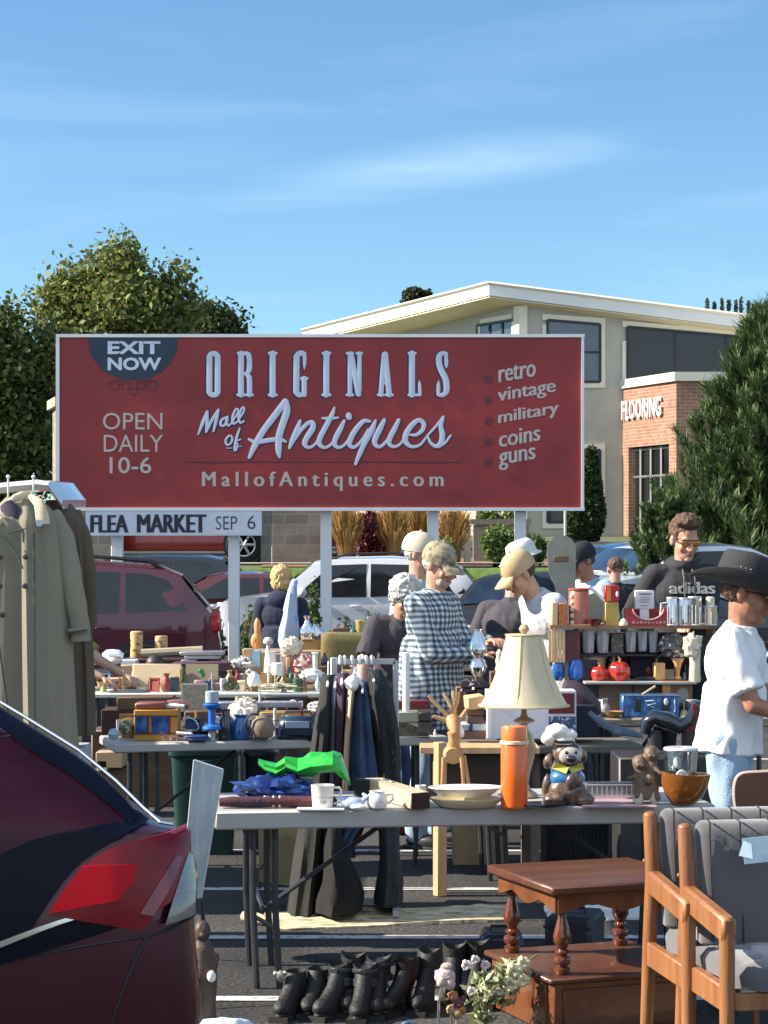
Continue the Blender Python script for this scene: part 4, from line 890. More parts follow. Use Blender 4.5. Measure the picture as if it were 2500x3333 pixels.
# ================================================================ WHITE VEHICLE WITH A RAISED TAILGATE (holds the coats)
van=thing('white_van','white vehicle at the left edge with its tailgate raised over hanging coats','van',(-3.6,10.6,0))
b=MB();k=9.75/F
def vx(px): return (px -HX)*k+3.6
def vz(py): return EYE -(py -HY)*k
vy=9.75 -10.6
rows=[]
for px,pz,dp in ((-260,1600,.02),(-100,1592,.02),(0,1587,.0),(120,1576,.0),(160,1580,.0),(178,1605,.0),(205,1640,.0)):
    th=30 if px<130 else 26;rows.append([(vx(px),vy+dp,vz(pz -th/2)),(vx(px),vy -.03+dp,vz(pz)),(vx(px),vy+dp,vz(pz+th/2+4)),(vx(px) -.02,vy+.9,vz(pz+th/2)+.02),(vx(px) -.02,vy+.9,vz(pz -th/2)+.02)])
b.loft(rows);gate=b.build('tailgate',m_wht,van,angle=30)
b=MB();b.box((-.35,.95,1.08),(1.9,1.6,1.75),bev=.12);b.build('body',m_wht,van)
b=MB();b.box((.605,.95,1.45),(.02,1.2,.55),bev=.005);b.build('side_window',m_cg,van)
for yy in (.5,):
    w=MB();w.lathe([(.2,0),(.33,.0),(.35,.04),(.35,.2),(.33,.22),(.2,.22)],(-.3,.02,.35),24,rot=(R(-90),0,0));w.build('wheel',m_tyre,van)
for i,(px,lab) in enumerate(((115,'white strap hook on the tailgate near its end'),(33,'white hook over the tailgate above the coat collar'))):
    b=MB();b.tube([(0,-.05,.03),(0,-.052,-.05),(0,-.045,-.07)],.004,6);b.ell((0,-.05,.03),.009)
    prop(b,'hanging_hook',lab,'hook',M['white'],W(px,1575,9.75),group='hooks on the tailgate')

# ================================================================ PEOPLE
def person(label,px,d,face,Hs=1.75,lean=0,hyaw=0,hpitch=0,lh=None,rh=None,shirt=None,sleeve='long',hem=-.08,pants=None,skin=None,
           hair=None,hairstyle='short',hat=None,hatm=None,hatm2=None,girth=1.0,vox=.008,vest=None,beard=None,hood=False,zg=None,folds=.009,glasses=None,text=None,bag=None,roll=0,squat=0,x=None,hs=1.0):
    k=Hs/1.75;z0=(ground_z(d) if zg is None else zg);skin=skin or M['skin'];L=R(lean)
    t=thing('person',label,'person',(place(px,d) if x is None else x,d,z0),R(face))
    ph=.93*k -squat
    def Tp(x_,fwd,up): return Vector((x_,-(up*math.sin(L)) -fwd*math.cos(L),ph+up*math.cos(L) -fwd*math.sin(L)))
    NB=Tp(0,.01,.50*k);nl=L+R(hpitch)*.35;HC=NB+Vector((0,-math.sin(nl),math.cos(nl)))*.165*k
    MH=Matrix.Translation(HC) @ Matrix.Rotation(R(hyaw),4,'Z') @ Matrix.Rotation(R(hpitch),4,'X') @ Matrix.Rotation(R(roll),4,'Y') @ Matrix.Scale(hs*k ** .5,4)
    def hd(x_,y_,z_): return MH @ Vector((x_,y_,z_))
    b=MB()
    s=len(b.v)
    b.ell((0,.015,.032),(.074,.098,.086),None,20,14);b.ell((0,-.022,-.035),(.062,.070,.082),None,18,12);b.ell((0,-.042,-.080),(.046,.046,.040),None,14,10)
    b.tube([(0,-.088,.012),(0,-.106,-.020),(0,-.112,-.036),(0,-.092,-.048)],[.009,.013,.017,.012],8);b.ell((.014,-.098,-.038),.009,None,8,6);b.ell((-.014,-.098,-.038),.009,None,8,6)
    for sg in (-1,1):
        b.ell((sg*.030,-.080,.020),(.026,.014,.009),None,10,6);b.ell((sg*.038,-.066,-.036),(.022,.020,.024),None,10,6);b.ell((sg*.076,.008,-.012),(.010,.021,.033),(0,0,sg*R(-18)),10,8)
    b.ell((0,-.090,-.064),(.022,.011,.006),None,10,6);b.ell((0,-.088,-.074),(.019,.011,.006),None,10,6);b.ell((0,-.078,-.102),(.022,.018,.016),None,10,6)
    b.xform(MH,s)
    b.cap(NB -Vector((0,0,.03)),hd(0,.012,-.055),.058*k,.054*k,12)
    g=girth
    b.ell(Tp(0,0,.02*k),(.145*k*g,.10*k*g,.12*k),(L,0,0),16,10);b.ell(Tp(0,.0,.20*k),(.135*k*g,.10*k*g,.16*k),(L,0,0),16,10);b.ell(Tp(0,-.005,.37*k),(.160*k*g,.105*k,.15*k),(L,0,0),16,10)
    b.cap(Tp(-.14*k,-.01,.45*k),Tp(.14*k,-.01,.45*k),.052*k,.052*k)
    J={}
    for sg,tg in ((1,lh),(-1,rh)):
        S=Tp(sg*.172*k,-.01,.445*k)
        if tg is None: tg=(.235*g,.06,.80)
        Wp=Vector((sg*tg[0]*k if tg[0] >= 0 else -sg*abs(tg[0])*k,-tg[1]*k,tg[2]*k));a,c=.295*k,.255*k;v=Wp -S;D_=v.length
        if D_>(a+c)*.985: Wp=S+v.normalized()*(a+c)*.985;v=Wp -S;D_=v.length
        q=(a*a -c*c+D_*D_)/(2*D_);hh=math.sqrt(max(a*a -q*q,0));hint=Vector((sg*.45,.55,-.75));vn=v.normalized();hp=(hint -vn*hint.dot(vn)).normalized()
        E=S+vn*q+hp*hh;J[sg]=(S,E,Wp)
        b.cap(S,E,.048*k,.040*k);b.cap(E,Wp,.040*k,.026*k)
        # hand: palm, four fingers and a thumb, fingers lightly curled
        fd=(Wp -E).normalized();side=fd.cross(Vector((0,0,1)));side=side.normalized() if side.length>.1 else Vector((1,0,0));nrm=side.cross(fd).normalized()*-1
        if fd.z<-.7: nrm=Vector((-sg,0,0));nrm=(nrm -fd*nrm.dot(fd)).normalized();side=fd.cross(nrm)
        for o in (-.026,-.009,.009,.026): b.cap(Wp,Wp+fd*.085*k+side*o*k,.014*k,.0125*k,8)
        for o,ln in ((-.030,.060),(-.010,.074),(.011,.068),(.030,.052)):
            p=Wp+fd*.088*k+side*o*k*1.05;dr=fd.copy()
            for sgm,an in ((.48,22),(.32,34),(.25,30)):
                ax=side;dr=Matrix.Rotation(R(an),3,ax) @ dr if (Matrix.Rotation(R(an),3,ax) @ dr).dot(nrm)>dr.dot(nrm) else Matrix.Rotation(R(-an),3,ax) @ dr
                p2=p+dr*ln*sgm*k;b.cap(p,p2,.0092*k,.0082*k,8);p=p2
        inner=side*(-sg if side.x*sg>0 else sg) ;th0=Wp+fd*.03*k+inner*.022*k;th1=th0+(fd*.6+inner*.7+nrm*.25).normalized()*.038*k;b.cap(th0,th1,.012*k,.011*k,8);b.cap(th1,th1+(fd*.9+nrm*.45+inner*.1).normalized()*.032*k,.0105*k,.009*k,8)
    legs=[]
    for sg in (-1,1):
        h_=Vector((sg*.09*k,0,ph));kn=Vector((sg*.11*k,-.03 -squat*.4,ph*.53));an=Vector((sg*.12*k,.02,.09*k));legs.append((h_,kn,an));b.cap(h_,kn,.078*k,.052*k);b.cap(kn,an,.052*k,.036*k);b.cap(an,an+Vector((0,-.12,-.055)),.035*k,.028*k)
    body=mobj(remesh(b,vox,1),'body',skin,t)
    # eyes and lips
    for sg in (-1,1): e=MB();e.ell(tuple(hd(sg*.029,-.083,-.001)),.0105,None,8,6);eo=e.build('eye',mat('eye_white',(.6,.58,.55),.3),body);e=MB();e.ell(tuple(hd(sg*.029,-.091,-.001)),.0052,None,8,6);e.build('iris',M['black'],eo)
    e=MB();e.tube([tuple(hd(q,-.0985+abs(q)*.35,-.068 -abs(q)*.05)) for q in (-.022,-.01,0,.01,.022)],.0045,6);e.build('lips',mat('lips',(.30,.10,.08),.5),body)
    # clothes
    if shirt:
        c=MB();gg=g
        hemz=hem*k
        c.ell(Tp(0,0,.03*k),(.163*k*gg,.125*k*gg,.13*k),(L,0,0),18,10);c.ell(Tp(0,.012,.18*k),(.158*k*gg,.128*k*gg,.17*k),(L,0,0),18,10);c.ell(Tp(0,-.002,.35*k),(.178*k*(gg*.5+.5),.128*k,.165*k),(L,0,0),18,10)
        c.cap(Tp(-.135*k,-.01,.445*k),Tp(.135*k,-.01,.445*k),.066*k,.066*k,12)
        rings=[]
        for up,rx,ry in ((.24*k,.155*gg,.12*gg),(.10*k,.165*gg,.128*gg),(0,.175*gg,.138*gg),(hemz,.185*gg,.148*gg)):
            rings.append([Tp(rx*k*math.cos(2*PI*j/20),ry*k*math.sin(2*PI*j/20),up) for j in range(20)])
        c.loft(rings)
        for sg in (-1,1):
            S,E,Wp=J[sg]
            if sleeve == 'long': c.cap(S,E,.066*k,.057*k,12);c.cap(E,E.lerp(Wp,.92),.057*k,.040*k,12)
            elif sleeve == 'short': c.cap(S,S.lerp(E,.45),.066*k,.064*k,12);c.tube([S.lerp(E,.3),S.lerp(E,.78)],[.064*k,.072*k],14)
            else: c.cap(S,E,.060*k,.055*k,12)
        if sleeve != 'none': c.tube([Tp(0,.0,.455*k),Tp(0,.012,.515*k)],[.085*k,.068*k],14)
        if hood: c.ell(tuple(NB+Vector((0,.075,-.01))),(.12,.075,.085),None,14,10);c.ell(tuple(NB+Vector((0,.0,.0))),(.105,.085,.05),None,14,10)
        so=mobj(remesh(c,max(vox,.009),2,folds,(7,7,3.2) if vox<.0075 else (8,8,4.5),px*.01),'hoodie' if hood else ('shirt' if sleeve == 'long' else 't_shirt'),shirt,t)
        if text: text_obj(text,'chest_lettering',-.125,Tp(0,0,.335*k).z,.165,Tp(0,0,.405*k).z,-.168,M['offwhite'],so,heavy=.004,ext=.008)
        if hood:
            for sg in (-1,1): c=MB();c.tube([tuple(NB+Vector((sg*.03,-.085,-.02))),tuple(NB+Vector((sg*.035,-.145,-.08))),tuple(NB+Vector((sg*.032,-.155,-.19)))],.005,6);c.build('drawstring',mat('drawstring',(.12,.12,.13),.8),so)
    if vest:
        c=MB();c.ell(Tp(0,-.01,.35*k),(.19*k,.142*k,.165*k),(L,0,0),16,10);c.ell(Tp(0,0,.12*k),(.18*k,.145*k,.2*k),(L,0,0),16,10);mobj(remesh(c,.01,2,folds,seed=2),'waistcoat',vest,t)
    if pants:
        c=MB();c.ell((0,.0,ph+.01),(.142*k*g,.106*k*g,.12*k),None,16,10)
        for h_,kn,an in legs: c.cap(h_,kn,.094*k,.072*k,12);c.cap(kn,an,.072*k,.062*k,12)
        mobj(remesh(c,.012,2,.012,(7,7,4),px*.02),'trousers',pants,t)
        for h_,kn,an in legs:
            c=MB();c.ell((an.x,an.y -.06,.045),(.048,.135,.05));c.box((an.x,an.y -.06,.012),(.095,.27,.024),bev=.008);c.build('shoe',M['black'],t)
    if hair:
        c=MB()
        if hairstyle == 'short': c.ell((0,.028,.042),(.083,.098,.086),None,20,14,.10,5);c.ell((0,-.03,.085),(.065,.06,.04),None,16,10,.12,6)
        elif hairstyle == 'tall': c.ell((0,.028,.045),(.084,.098,.086),None,20,14,.10,5);c.ell((0,-.015,.11),(.072,.085,.045),None,18,10,.22,7)
        elif hairstyle == 'bob': c.ell((0,.02,.035),(.092,.104,.098),None,20,14,.14,5);c.ell((0,.055,-.03),(.082,.062,.075),None,18,10,.16,6)
        elif hairstyle == 'curly': c.ell((0,.02,.035),(.100,.110,.105),None,22,16,.22,8);c.ell((0,.05,-.03),(.085,.07,.07),None,18,12,.22,8)
        elif hairstyle == 'back': c.ell((0,.040,-.004),(.0765,.064,.050),None,18,10,.1,6)
        elif hairstyle == 'buzz': c.ell((0,.024,.040),(.0775,.094,.080),None,20,12)
        c.xform(MH);mobj(remesh(c,.005,1,.009,(55,55,30)),'hair',hair,body)
    if beard:
        c=MB();c.ell((0,-.052,-.082),(.053,.048,.044),None,14,10,.1,6);c.ell((0,-.094,-.055),(.026,.010,.008));c.xform(MH);mobj(remesh(c,.005,1),'beard',beard,body)
    if hat == 'cap':
        c=MB();prof=[(1.0,-.012),(1.03,.010),(1.01,.035),(.93,.062),(.78,.088),(.55,.106),(.28,.115),(.04,.118)]
        c.loft([[(.086*r*math.cos(2*PI*j/24),.018+.108*r*math.sin(2*PI*j/24),z+.022) for j in range(24)] for r,z in prof]);c.ell((0,.018,.142),.009)
        c.xform(MH);ho=c.build('cap',hatm,t,angle=60)
        c=MB();rows=[]
        for j in range(9):
            q=-1+2*j/8;xx=.074*math.sin(q*R(78));y0=-.06 -.03*math.cos(q*R(80));y1=-.075 -.105*math.cos(q*R(70));rows.append([(xx,y0,.028),(xx*1.06,(y0+y1)/2,.026 -.020*q*q),(xx*1.0,y1,.010 -.030*q*q),(xx*1.0,y1,.004 -.030*q*q),(xx*1.05,(y0+y1)/2,.018 -.020*q*q),(xx,y0,.020)])
        c.loft(rows);c.xform(MH);c.build('brim',hatm2 or hatm,ho,angle=60)
    if hat == 'bucket':
        c=MB();prof=[(1.0,0),(1.0,.05),(.9,.09),(.6,.11),(.05,.115)];c.loft([[(.094*r*math.cos(2*PI*j/24)*(1+.02*math.sin(j*2)),.015+.110*r*math.sin(2*PI*j/24),z+.012) for j in range(24)] for r,z in prof]);c.xform(MH);ho=c.build('cap',hatm,t,angle=60)
        c=MB();c.loft([[(.092*r*math.cos(2*PI*j/24),.012+.108*r*math.sin(2*PI*j/24) -(.055*(r -1)*2 if math.sin(2*PI*j/24)<0 else 0),z) for j in range(24)] for r,z in ((.97,.022),(1.35,-.005),(1.35,-.010),(.97,.010))],cap=False);c.xform(MH);c.build('brim',hatm2 or hatm,ho,angle=60)
    if hat == 'cowboy':
        c=MB();N=40
        def ring(rx,ry,z,dent=0,pinch=0): return [(rx*math.cos(2*PI*j/N)*(1 -pinch*(math.sin(2*PI*j/N)<-.3)*.25),.015+ry*math.sin(2*PI*j/N),z+dent*(.5 -abs(math.sin(2*PI*j/N)))) for j in range(N)]
        c.loft([ring(.098,.118,.015),ring(.097,.116,.06),ring(.094,.110,.105),ring(.088,.104,.132,.006),ring(.078,.094,.142,.008),ring(.060,.080,.132),ring(.030,.050,.112),ring(.004,.01,.106)])
        c.xform(MH);ho=c.build('cowboy_hat',hatm,t,angle=60)
        c=MB()
        def br(r,dz,th=0): return [(.097*r*math.cos(2*PI*j/N)*1.02,.015+.117*(1+(r -1)*1.0)*math.sin(2*PI*j/N),.015+dz*abs(math.cos(2*PI*j/N)) ** 1.6 -.16*dz+th -.012*(r -1)*2*max(0,-math.sin(2*PI*j/N))) for j in range(N)]
        c.loft([br(.97,0,.003),br(1.3,.014,.003),br(1.6,.04,.003),br(1.82,.075,.003),br(1.84,.078,0),br(1.82,.075,-.004),br(1.6,.04,-.004),br(1.3,.014,-.003),br(.97,0,-.003)],cap=False)
        c.xform(MH);c.build('brim',hatm,ho,angle=60)
        c=MB();c.loft([ring(.0995,.1195,.018),ring(.099,.119,.045)],cap=False);c.xform(MH);c.build('hat_band',mat('hat_band',(.012,.012,.013),.5),ho)
        c=MB()
        for q in (-.012,0,.012): c.ell((-.0935,.015+q*1.6,.085),.0035,None,8,6)
        for q in (-.012,0,.012): c.ell((.0935,.015+q*1.6,.085),.0035,None,8,6)
        c.xform(MH);c.build('vent_eyelets',M['steel'],ho)
    if glasses:
        c=MB()
        for sg in (-1,1): c.ell((sg*.033,-.098,.0),(.030,.007,.019),(0,0,sg*R(14)),14,8)
        c.tube([(-.01,-.104,.006),(.01,-.104,.006)],.004,6);c.xform(MH);go=c.build('glasses',glasses,t)
        c=MB()
        for sg in (-1,1): c.tube([(sg*.06,-.090,.004),(sg*.076,-.05,.004),(sg*.080,.01,-.002)],.0035,6)
        c.tube([(-.058,-.096,.018),(-.03,-.107,.019),(.03,-.107,.019),(.058,-.096,.018)],.0035,6)
        c.xform(MH);c.build('glasses_frame',M['black'],go)
    return t,Tp,J,MH
m_camo=mat('camouflage_cloth',(.33,.28,.19),.9,var=.0,scale=22,bump=.2,col2=(.13,.12,.08),thr=.52,sharp=.06)
m_tan=mat('tan_cap',(.50,.36,.20),.85,var=.12);m_ltan=mat('pale_tan_cap',(.55,.49,.38),.85,var=.12);m_greycap=mat('grey_green_cap',(.20,.24,.23),.9,var=.15)
m_plaid=plaid('blue_plaid',(.60,.63,.62),(.17,.23,.28),(.035,.055,.085),58)
m_greysh=mat('charcoal_knit',(.055,.05,.062),.9,var=.3,scale=8,bump=.3);m_greylt=mat('brown_grey_cloth',(.20,.17,.155),.9,var=.2);m_greytee=mat('grey_tee',(.50,.52,.55),.9,var=.08,bump=.2);m_whitetee=mat('white_tee',(.78,.78,.78),.85,var=.05,scale=4,bump=1,bscale=7,stretch=(1,1,.45))
m_lblue=mat('pale_blue_cloth',(.33,.44,.50),.9,var=.1);m_hood=mat('black_hoodie',(.028,.028,.032),.9,var=.35,bump=.3);m_navyh=mat('navy_hoodie',(.016,.022,.048),.9,var=.35,scale=8,bump=.4,bscale=35);m_greyjean=mat('grey_blue_jeans',(.10,.11,.17),.9,var=.2)
m_felt=mat('black_felt',(.022,.023,.026),.85,var=.25,scale=14,bump=.15);m_orange_lens=mat('orange_mirror_lens',(.55,.20,.02),.12,.5,.3,20,coat=1)

# cowboy-hatted man at the right (seen from his left-rear side, facing right)
t,Tp,J,MH=person('man in white T-shirt, pale jeans and black cowboy hat behind the chairs',2372,9.85,74,1.78,lean=5,hyaw=0,hpitch=14,lh=(.10,.36,1.02),rh=(.12,.36,1.03),shirt=m_whitetee,sleeve='short',hem=-.05,pants=M['jeans'],skin=M['skin2'],hair=M['brownhair'],hairstyle='back',hat='cowboy',hatm=m_felt,girth=1.04,vox=.007,folds=.014,glasses=M['black'],hs=1.17)
# plaid shirt man
person('bearded man in camouflage cap and blue plaid overshirt behind the table',1400,13.3,58,1.88,lean=3,hyaw=-6,hpitch=20,lh=(.03,.36,1.16),rh=(.02,.32,1.10),shirt=m_plaid,hem=-.26,pants=M['jeans'],hair=M['greyhair'],hairstyle='back',hat='cap',hatm=m_camo,girth=1.27,hs=1.0,vox=.007,beard=mat('stubble',(.42,.32,.27),.8,var=.2,scale=60),folds=.014)
person('man in pale tan cap and light blue waistcoat just behind the plaid shirt',1350,14.6,62,1.95,lean=2,hpitch=8,hyaw=6,shirt=m_lblue,hem=-.1,pants=M['denim'],hair=M['greyhair'],hairstyle='back',hat='cap',hatm=m_ltan,vox=.008,lh=(.20,.1,.85),rh=(.2,.1,.85),girth=1.3)
person('grey curly-haired shopper stooping and reaching down beside the plaid shirt',1288,14.2,15,1.70,lean=17,hpitch=30,hyaw=10,sleeve='short',shirt=m_greysh,pants=M['denim'],hair=M['greyhair'],hairstyle='curly',rh=(.36,.38,.84),lh=(.1,.3,.9),glasses=M['black'],vox=.008)
person('man in grey-green cap and charcoal shirt with his back turned, bending over',1640,14.8,152,1.78,lean=14,hpitch=10,shirt=m_greysh,pants=M['denim'],hair=M['greyhair'],hairstyle='back',hat='cap',hatm=m_greycap,girth=1.12,lh=(.24,.2,.9),rh=(.22,.25,.9))
person('person in white cap and black jacket behind the tan-capped man',1765,16.4,235,1.94,lean=12,hpitch=20,hyaw=40,shirt=M['blackcloth'],pants=M['denim'],hair=M['brownhair'],hairstyle='back',hat='bucket',hatm=mat('white_cap_cloth',(.66,.65,.62),.9,var=.06),girth=1.05)
person('man in tan baseball cap and light grey T-shirt leaning over to look',1868,13.7,-70,1.93,lean=27,hpitch=34,hyaw=0,shirt=m_greytee,sleeve='short',hem=-.08,pants=M['denim'],skin=mat('sunlit_skin',(.54,.30,.19),.5,var=.12,scale=20),hair=M['brownhair'],hairstyle='back',hat='cap',hatm=m_tan,lh=(.10,.34,.98),rh=(.12,.32,1.0),girth=1.0,vox=.007,hs=.98)
person('man in black cap and sunglasses leaning in behind the metal shield',1965,17.2,-62,1.92,lean=14,hpitch=18,shirt=m_lblue,sleeve='short',pants=M['denim'],skin=M['skin2'],hair=M['brownhair'],hairstyle='back',hat='cap',hatm=M['blackcloth'],glasses=M['black'],lh=(.1,.3,1.1),rh=(.1,.3,1.1))
person('shaved-headed man in black standing with his back turned by the black sedan',2006,22.5,190,1.76,lean=3,hpitch=8,shirt=M['blackcloth'],sleeve='short',pants=M['blackcloth'],hair=M['brownhair'],hairstyle='buzz',vox=.010)
person('young man in black hoodie lettered adidas, orange wraparound sunglasses',2222,13.75,6,1.82,lean=3,hyaw=8,hpitch=16,shirt=m_hood,hood=True,hem=-.10,pants=M['blackcloth'],hair=M['brownhair'],hairstyle='tall',glasses=m_orange_lens,lh=(-.02,.30,1.08),rh=(.26,.05,.95),vox=.006,text='adidas',girth=1.05,zg=.2135,hs=1.06)
t,Tp,J,MH=person('blonde woman in navy hooded top with her back turned',915,18.6,176,1.70,lean=2,hpitch=0,shirt=m_navyh,hood=True,hem=-.06,pants=m_greyjean,hair=M['blond'],hairstyle='bob',lh=(.25,.12,.82),rh=(.27,.1,.80),girth=1.12,vox=.009,folds=.004)
p=thing('shoulder_bag','pale blue and white cloth bag slung down the blonde woman\'s back','bag',(W(948,0,18.3).x,18.28,0));k=18.28/F
b=MB();q=lambda px,py: ((px -948)*k,EYE -(py -HY)*k)
rows=[]
for py,a,c,dd in ((1930,938,962,.02),(1985,925,968,.04),(2010,920,972,.06),(2050,908,976,.08),(2085,905,974,.08),(2108,912,968,.05)):
    z=q(0,py)[1];x0,x1=q(a,0)[0],q(c,0)[0];rows.append([((x0+x1)/2+(x1 -x0)/2*math.cos(2*PI*j/16),-.02+dd*math.sin(2*PI*j/16)+.008*math.sin(j*5),z) for j in range(16)])
b.loft(rows[::-1]);b.build('pouch',mat('bag_cloth',(.50,.58,.72),.85,var=.2,scale=7,bump=.3,col2=(.20,.32,.62),thr=.58,sharp=.05),p)
b=MB();b.tube([(q(938,1990)[0],-.0,q(0,1990)[1]),(q(946,1930)[0],.0,q(0,1940)[1]),(q(955,1925)[0],.07,q(0,1902)[1]),(q(957,0)[0],.14,q(0,1895)[1])],[.045,.035,.03,.03],10,flat=(1,.35,1));b.build('strap',MATS['bag_cloth'],p)
b=MB();b.tube([(q(962,1990)[0],-.0,q(0,1990)[1]),(q(960,1935)[0],.02,q(0,1935)[1]),(q(958,0)[0],.12,q(0,1898)[1])],[.02,.018,.018],8,flat=(1,.4,1));b.build('strap',MATS['bag_cloth'],p)
person('shopper hidden behind the hanging coats, only an arm and green sleeve showing',95,14.9,62,1.66,lean=34,hpitch=25,shirt=mat('olive_green_top',(.22,.25,.06),.85,var=.2,bump=.3),sleeve='short',pants=M['denim'],lh=(.16,.85,.93),rh=(.05,.80,.93),hair=M['brownhair'],hairstyle='bob',vox=.008,skin=mat('sunlit_arm',(.50,.30,.2),.5))

# ================================================================ TABLES
m_frame2=M['darksteel']
def folding_table(label,pxl,pxr,dl,dr,h,depth,top=None,th=.05,legs=True,group='folding tables',name='folding_table',skirt=None):
    a=Vector((place(pxl,dl),dl,0));c=Vector((place(pxr,dr),dr,0));L=(c -a).length;rz=math.atan2(c.y -a.y,c.x -a.x)
    t=thing(name,label,'table',a,rz,group);b=MB();b.box((L/2,depth/2,h -th/2),(L,depth,th),bev=.008);b.build('tabletop',top or M['greytable'],t)
    if legs:
        for xx in (.16,L -.16):
            for y0 in (.10,depth -.10):
                b=MB();s=.045 if y0<depth/2 else -.045
                b.tube([(xx,y0,h -th -.003),(xx,y0,.34),(xx+(.015 if xx<L/2 else -.015),y0,.0)],.014,8);b.tube([(xx+.09,y0,h -th -.003),(xx+.09,y0,.36),(xx+.11,y0,.0)],.014,8);b.tube([(xx,y0,.30),(xx+.1,y0,.24)],.010,6);b.build('leg',m_frame2,t)
            b=MB();sg=1 if xx<L/2 else -1;b.tube([(xx+.05,depth/2,.28),(xx+.05+sg*min(.55,L*.3),depth/2,h -th -.004)],.011,6);b.tube([(xx+.04,.10,.33),(xx+.04,depth -.10,.33)],.010,6);b.build('brace',m_frame2,t)
    return t
TA=folding_table('long scuffed grey-white folding table nearest the camera, carrying the lamp and thermos',700,2330,8.87,9.12,.74,.70,th=.075)
TB=folding_table('grey folding table behind the clothes rack, with the blue and gold box on it',372,1462,11.95,12.45,.74,.60,th=.05)
TC=folding_table('pale table edge beyond, covered in crockery, tractors and the cutting board',240,1265,16.2,16.2,.74,.8,th=.035,top=mat('pale_tabletop',(.52,.54,.50),.5,var=.15))
TC2=folding_table('low tray table of silver trays between the two left-hand tables',700,1010,14.4,14.4,.70,.5,th=.03,top=mat('dark_tabletop',(.03,.035,.05),.4,var=.3))
TD=folding_table('farthest table, its edge by the second billboard post',470,1060,19.2,19.2,.74,.8,th=.035,top=M['offwhite'])
TR=folding_table('dark grey bench table behind the lamp and the dog-faced jar',1500,2095,11.8,11.9,.74,.5,th=.045,top=mat('weathered_boards',(.13,.12,.10),.8,var=.3,scale=9,stretch=(.2,1,1)),name='bench_table')
TR2=folding_table('weathered wooden table carrying the blue tin and red pots at right',1855,2520,12.6,12.6,.83,.75,th=.05,top=mat('weathered_planks',(.22,.19,.15),.85,var=.3,scale=8,stretch=(.15,1,1),bump=.4),name='wooden_table')

def I(px,d,h): return Vector((place(px,d),d,h+.0015)),d/F
def box_item(name,label,cat,x0,x1,yt,yb,m,d,h=.74,depth=.2,rz=0,bev=.004,group=None,z=None):
    cxp=(x0+x1)/2;loc,k=I(cxp,d,h);b=MB();w=(x1 -x0)*k;hh=(yb -yt)*k
    b.box((0,depth/2,hh/2),(w,depth,hh),bev=min(bev,w*.2,hh*.2));return prop(b,name,label,cat,m,loc,rz,group)
def lathe_item(name,label,cat,px,prof,m,d,h=.74,n=20,sx=1,sy=1,group=None,extra=None,rz=0):
    loc,k=I(px,d,h);b=MB(k);b.lathe([(r,z) for r,z in prof],(0,0,0),n,sx,sy)
    if extra: extra(b)
    return prop(b,name,label,cat,m,loc,rz,group)
def lump(name,label,cat,px,d,h,rx,ry,rz_,m,noise_=.35,nf=2.5,group=None,n=26,rot=0,angle=30):
    """crumpled soft thing; radii in photo pixels"""
    loc,k=I(px,d,h);b=MB(k);b.ell((0,0,rz_*.8),(rx,ry,rz_),None,n,n // 2,noise_,nf)
    b.v=[(x,y,max(z,0)) for x,y,z in b.v];return prop(b,name,label,cat,m,loc,rot,group,angle)
dA=9.05
# ---------------- near table
cl=MB(dA/F);pts=[(-190,0,18),(-150,2,19),(-60,-3,19),(20,2,20),(100,-2,19),(165,0,20),(190,3,17)]
cl.tube(pts,[14,18,18,19,18,19,13],14,flat=(1,1.3,.95));rr=prop(cl,'rolled_rug','maroon and navy rolled rug along the left front edge of the near table','rug',mat('rolled_rug_weave',(.022,.018,.045),.9,var=.3,scale=9,bump=.5,col2=(.13,.03,.03),thr=.5,sharp=.2),I(905,9.0,.74)[0],R(2))
for q,lab in ((-15,0),(5,0),(150,0)):
    b=MB(9.0/F);b.lathe([(21,-3),(22,0),(21,3)],(0,0,0),16,rot=(0,R(90),0));o=b.build('tie',M['offwhite'],rr);o.location=(q*9.0/F,0,18*9.0/F)
lump('blue_tarpaulin','crumpled royal blue plastic tarpaulin on the near table under the green bag','tarp',895,9.32,.74,122,110,44,mat('blue_tarp',(.015,.045,.26),.32,var=.5,scale=12,col2=(.06,.16,.5),thr=.62,sharp=.1),.5,3.4)
gb=MB(9.36/F);rows=[]
for i,(px,py,w) in enumerate(((842,2495,12),(862,2508,18),(900,2518,22),(930,2506,24),(970,2520,24),(1010,2505,28),(1050,2500,34),(1085,2498,36),(1110,2510,34),(1125,2535,26),(1142,2568,8))):
    z=(2620 -py);rows.append([(px -1000+3*noise.noise(Vector((i,j,0))),w*2.2*math.cos(2*PI*j/14)*(1+.4*noise.noise(Vector((i*.7,j*1.1,4)))),z -8+w*.95*math.sin(2*PI*j/14)*(1+1.1*noise.noise(Vector((i*.9,j*1.9,9))))) for j in range(14)])
gb.loft(rows);prop(gb,'plastic_bag','bright green crumpled plastic bag lying over the blue tarpaulin','bag',mat('green_plastic',(.03,.42,.05),.3,var=.35,scale=20,coat=.3),I(1000,9.36,.74)[0],angle=25)
# jug
t=thing('measuring_jug','tall white plastic measuring jug with a handle, on the near table','jug',I(1050,8.98,.74)[0]);k=8.98/F
b=MB(k);b.lathe([(30,0),(33,2),(37,72),(39,76),(36,76),(31,6),(0.5,5)],n=24);b.build('bowl',mat('milky_plastic',(.80,.77,.68),.35,var=.03),t)
b=MB(k);b.tube([(34,0,68),(56,0,66),(60,0,58),(56,0,20),(36,0,14)],4,8);b.build('handle',MATS['milky_plastic'],t)
b=MB(k);b.lathe([(35.3,36),(35.7,38)],n=24);b.box((3,-34.6,26),(26,1.2,2));b.box((3,-34.2,20),(18,1.2,2));b.build('printed_marks',mat('grey_print',(.35,.33,.30),.6),t)
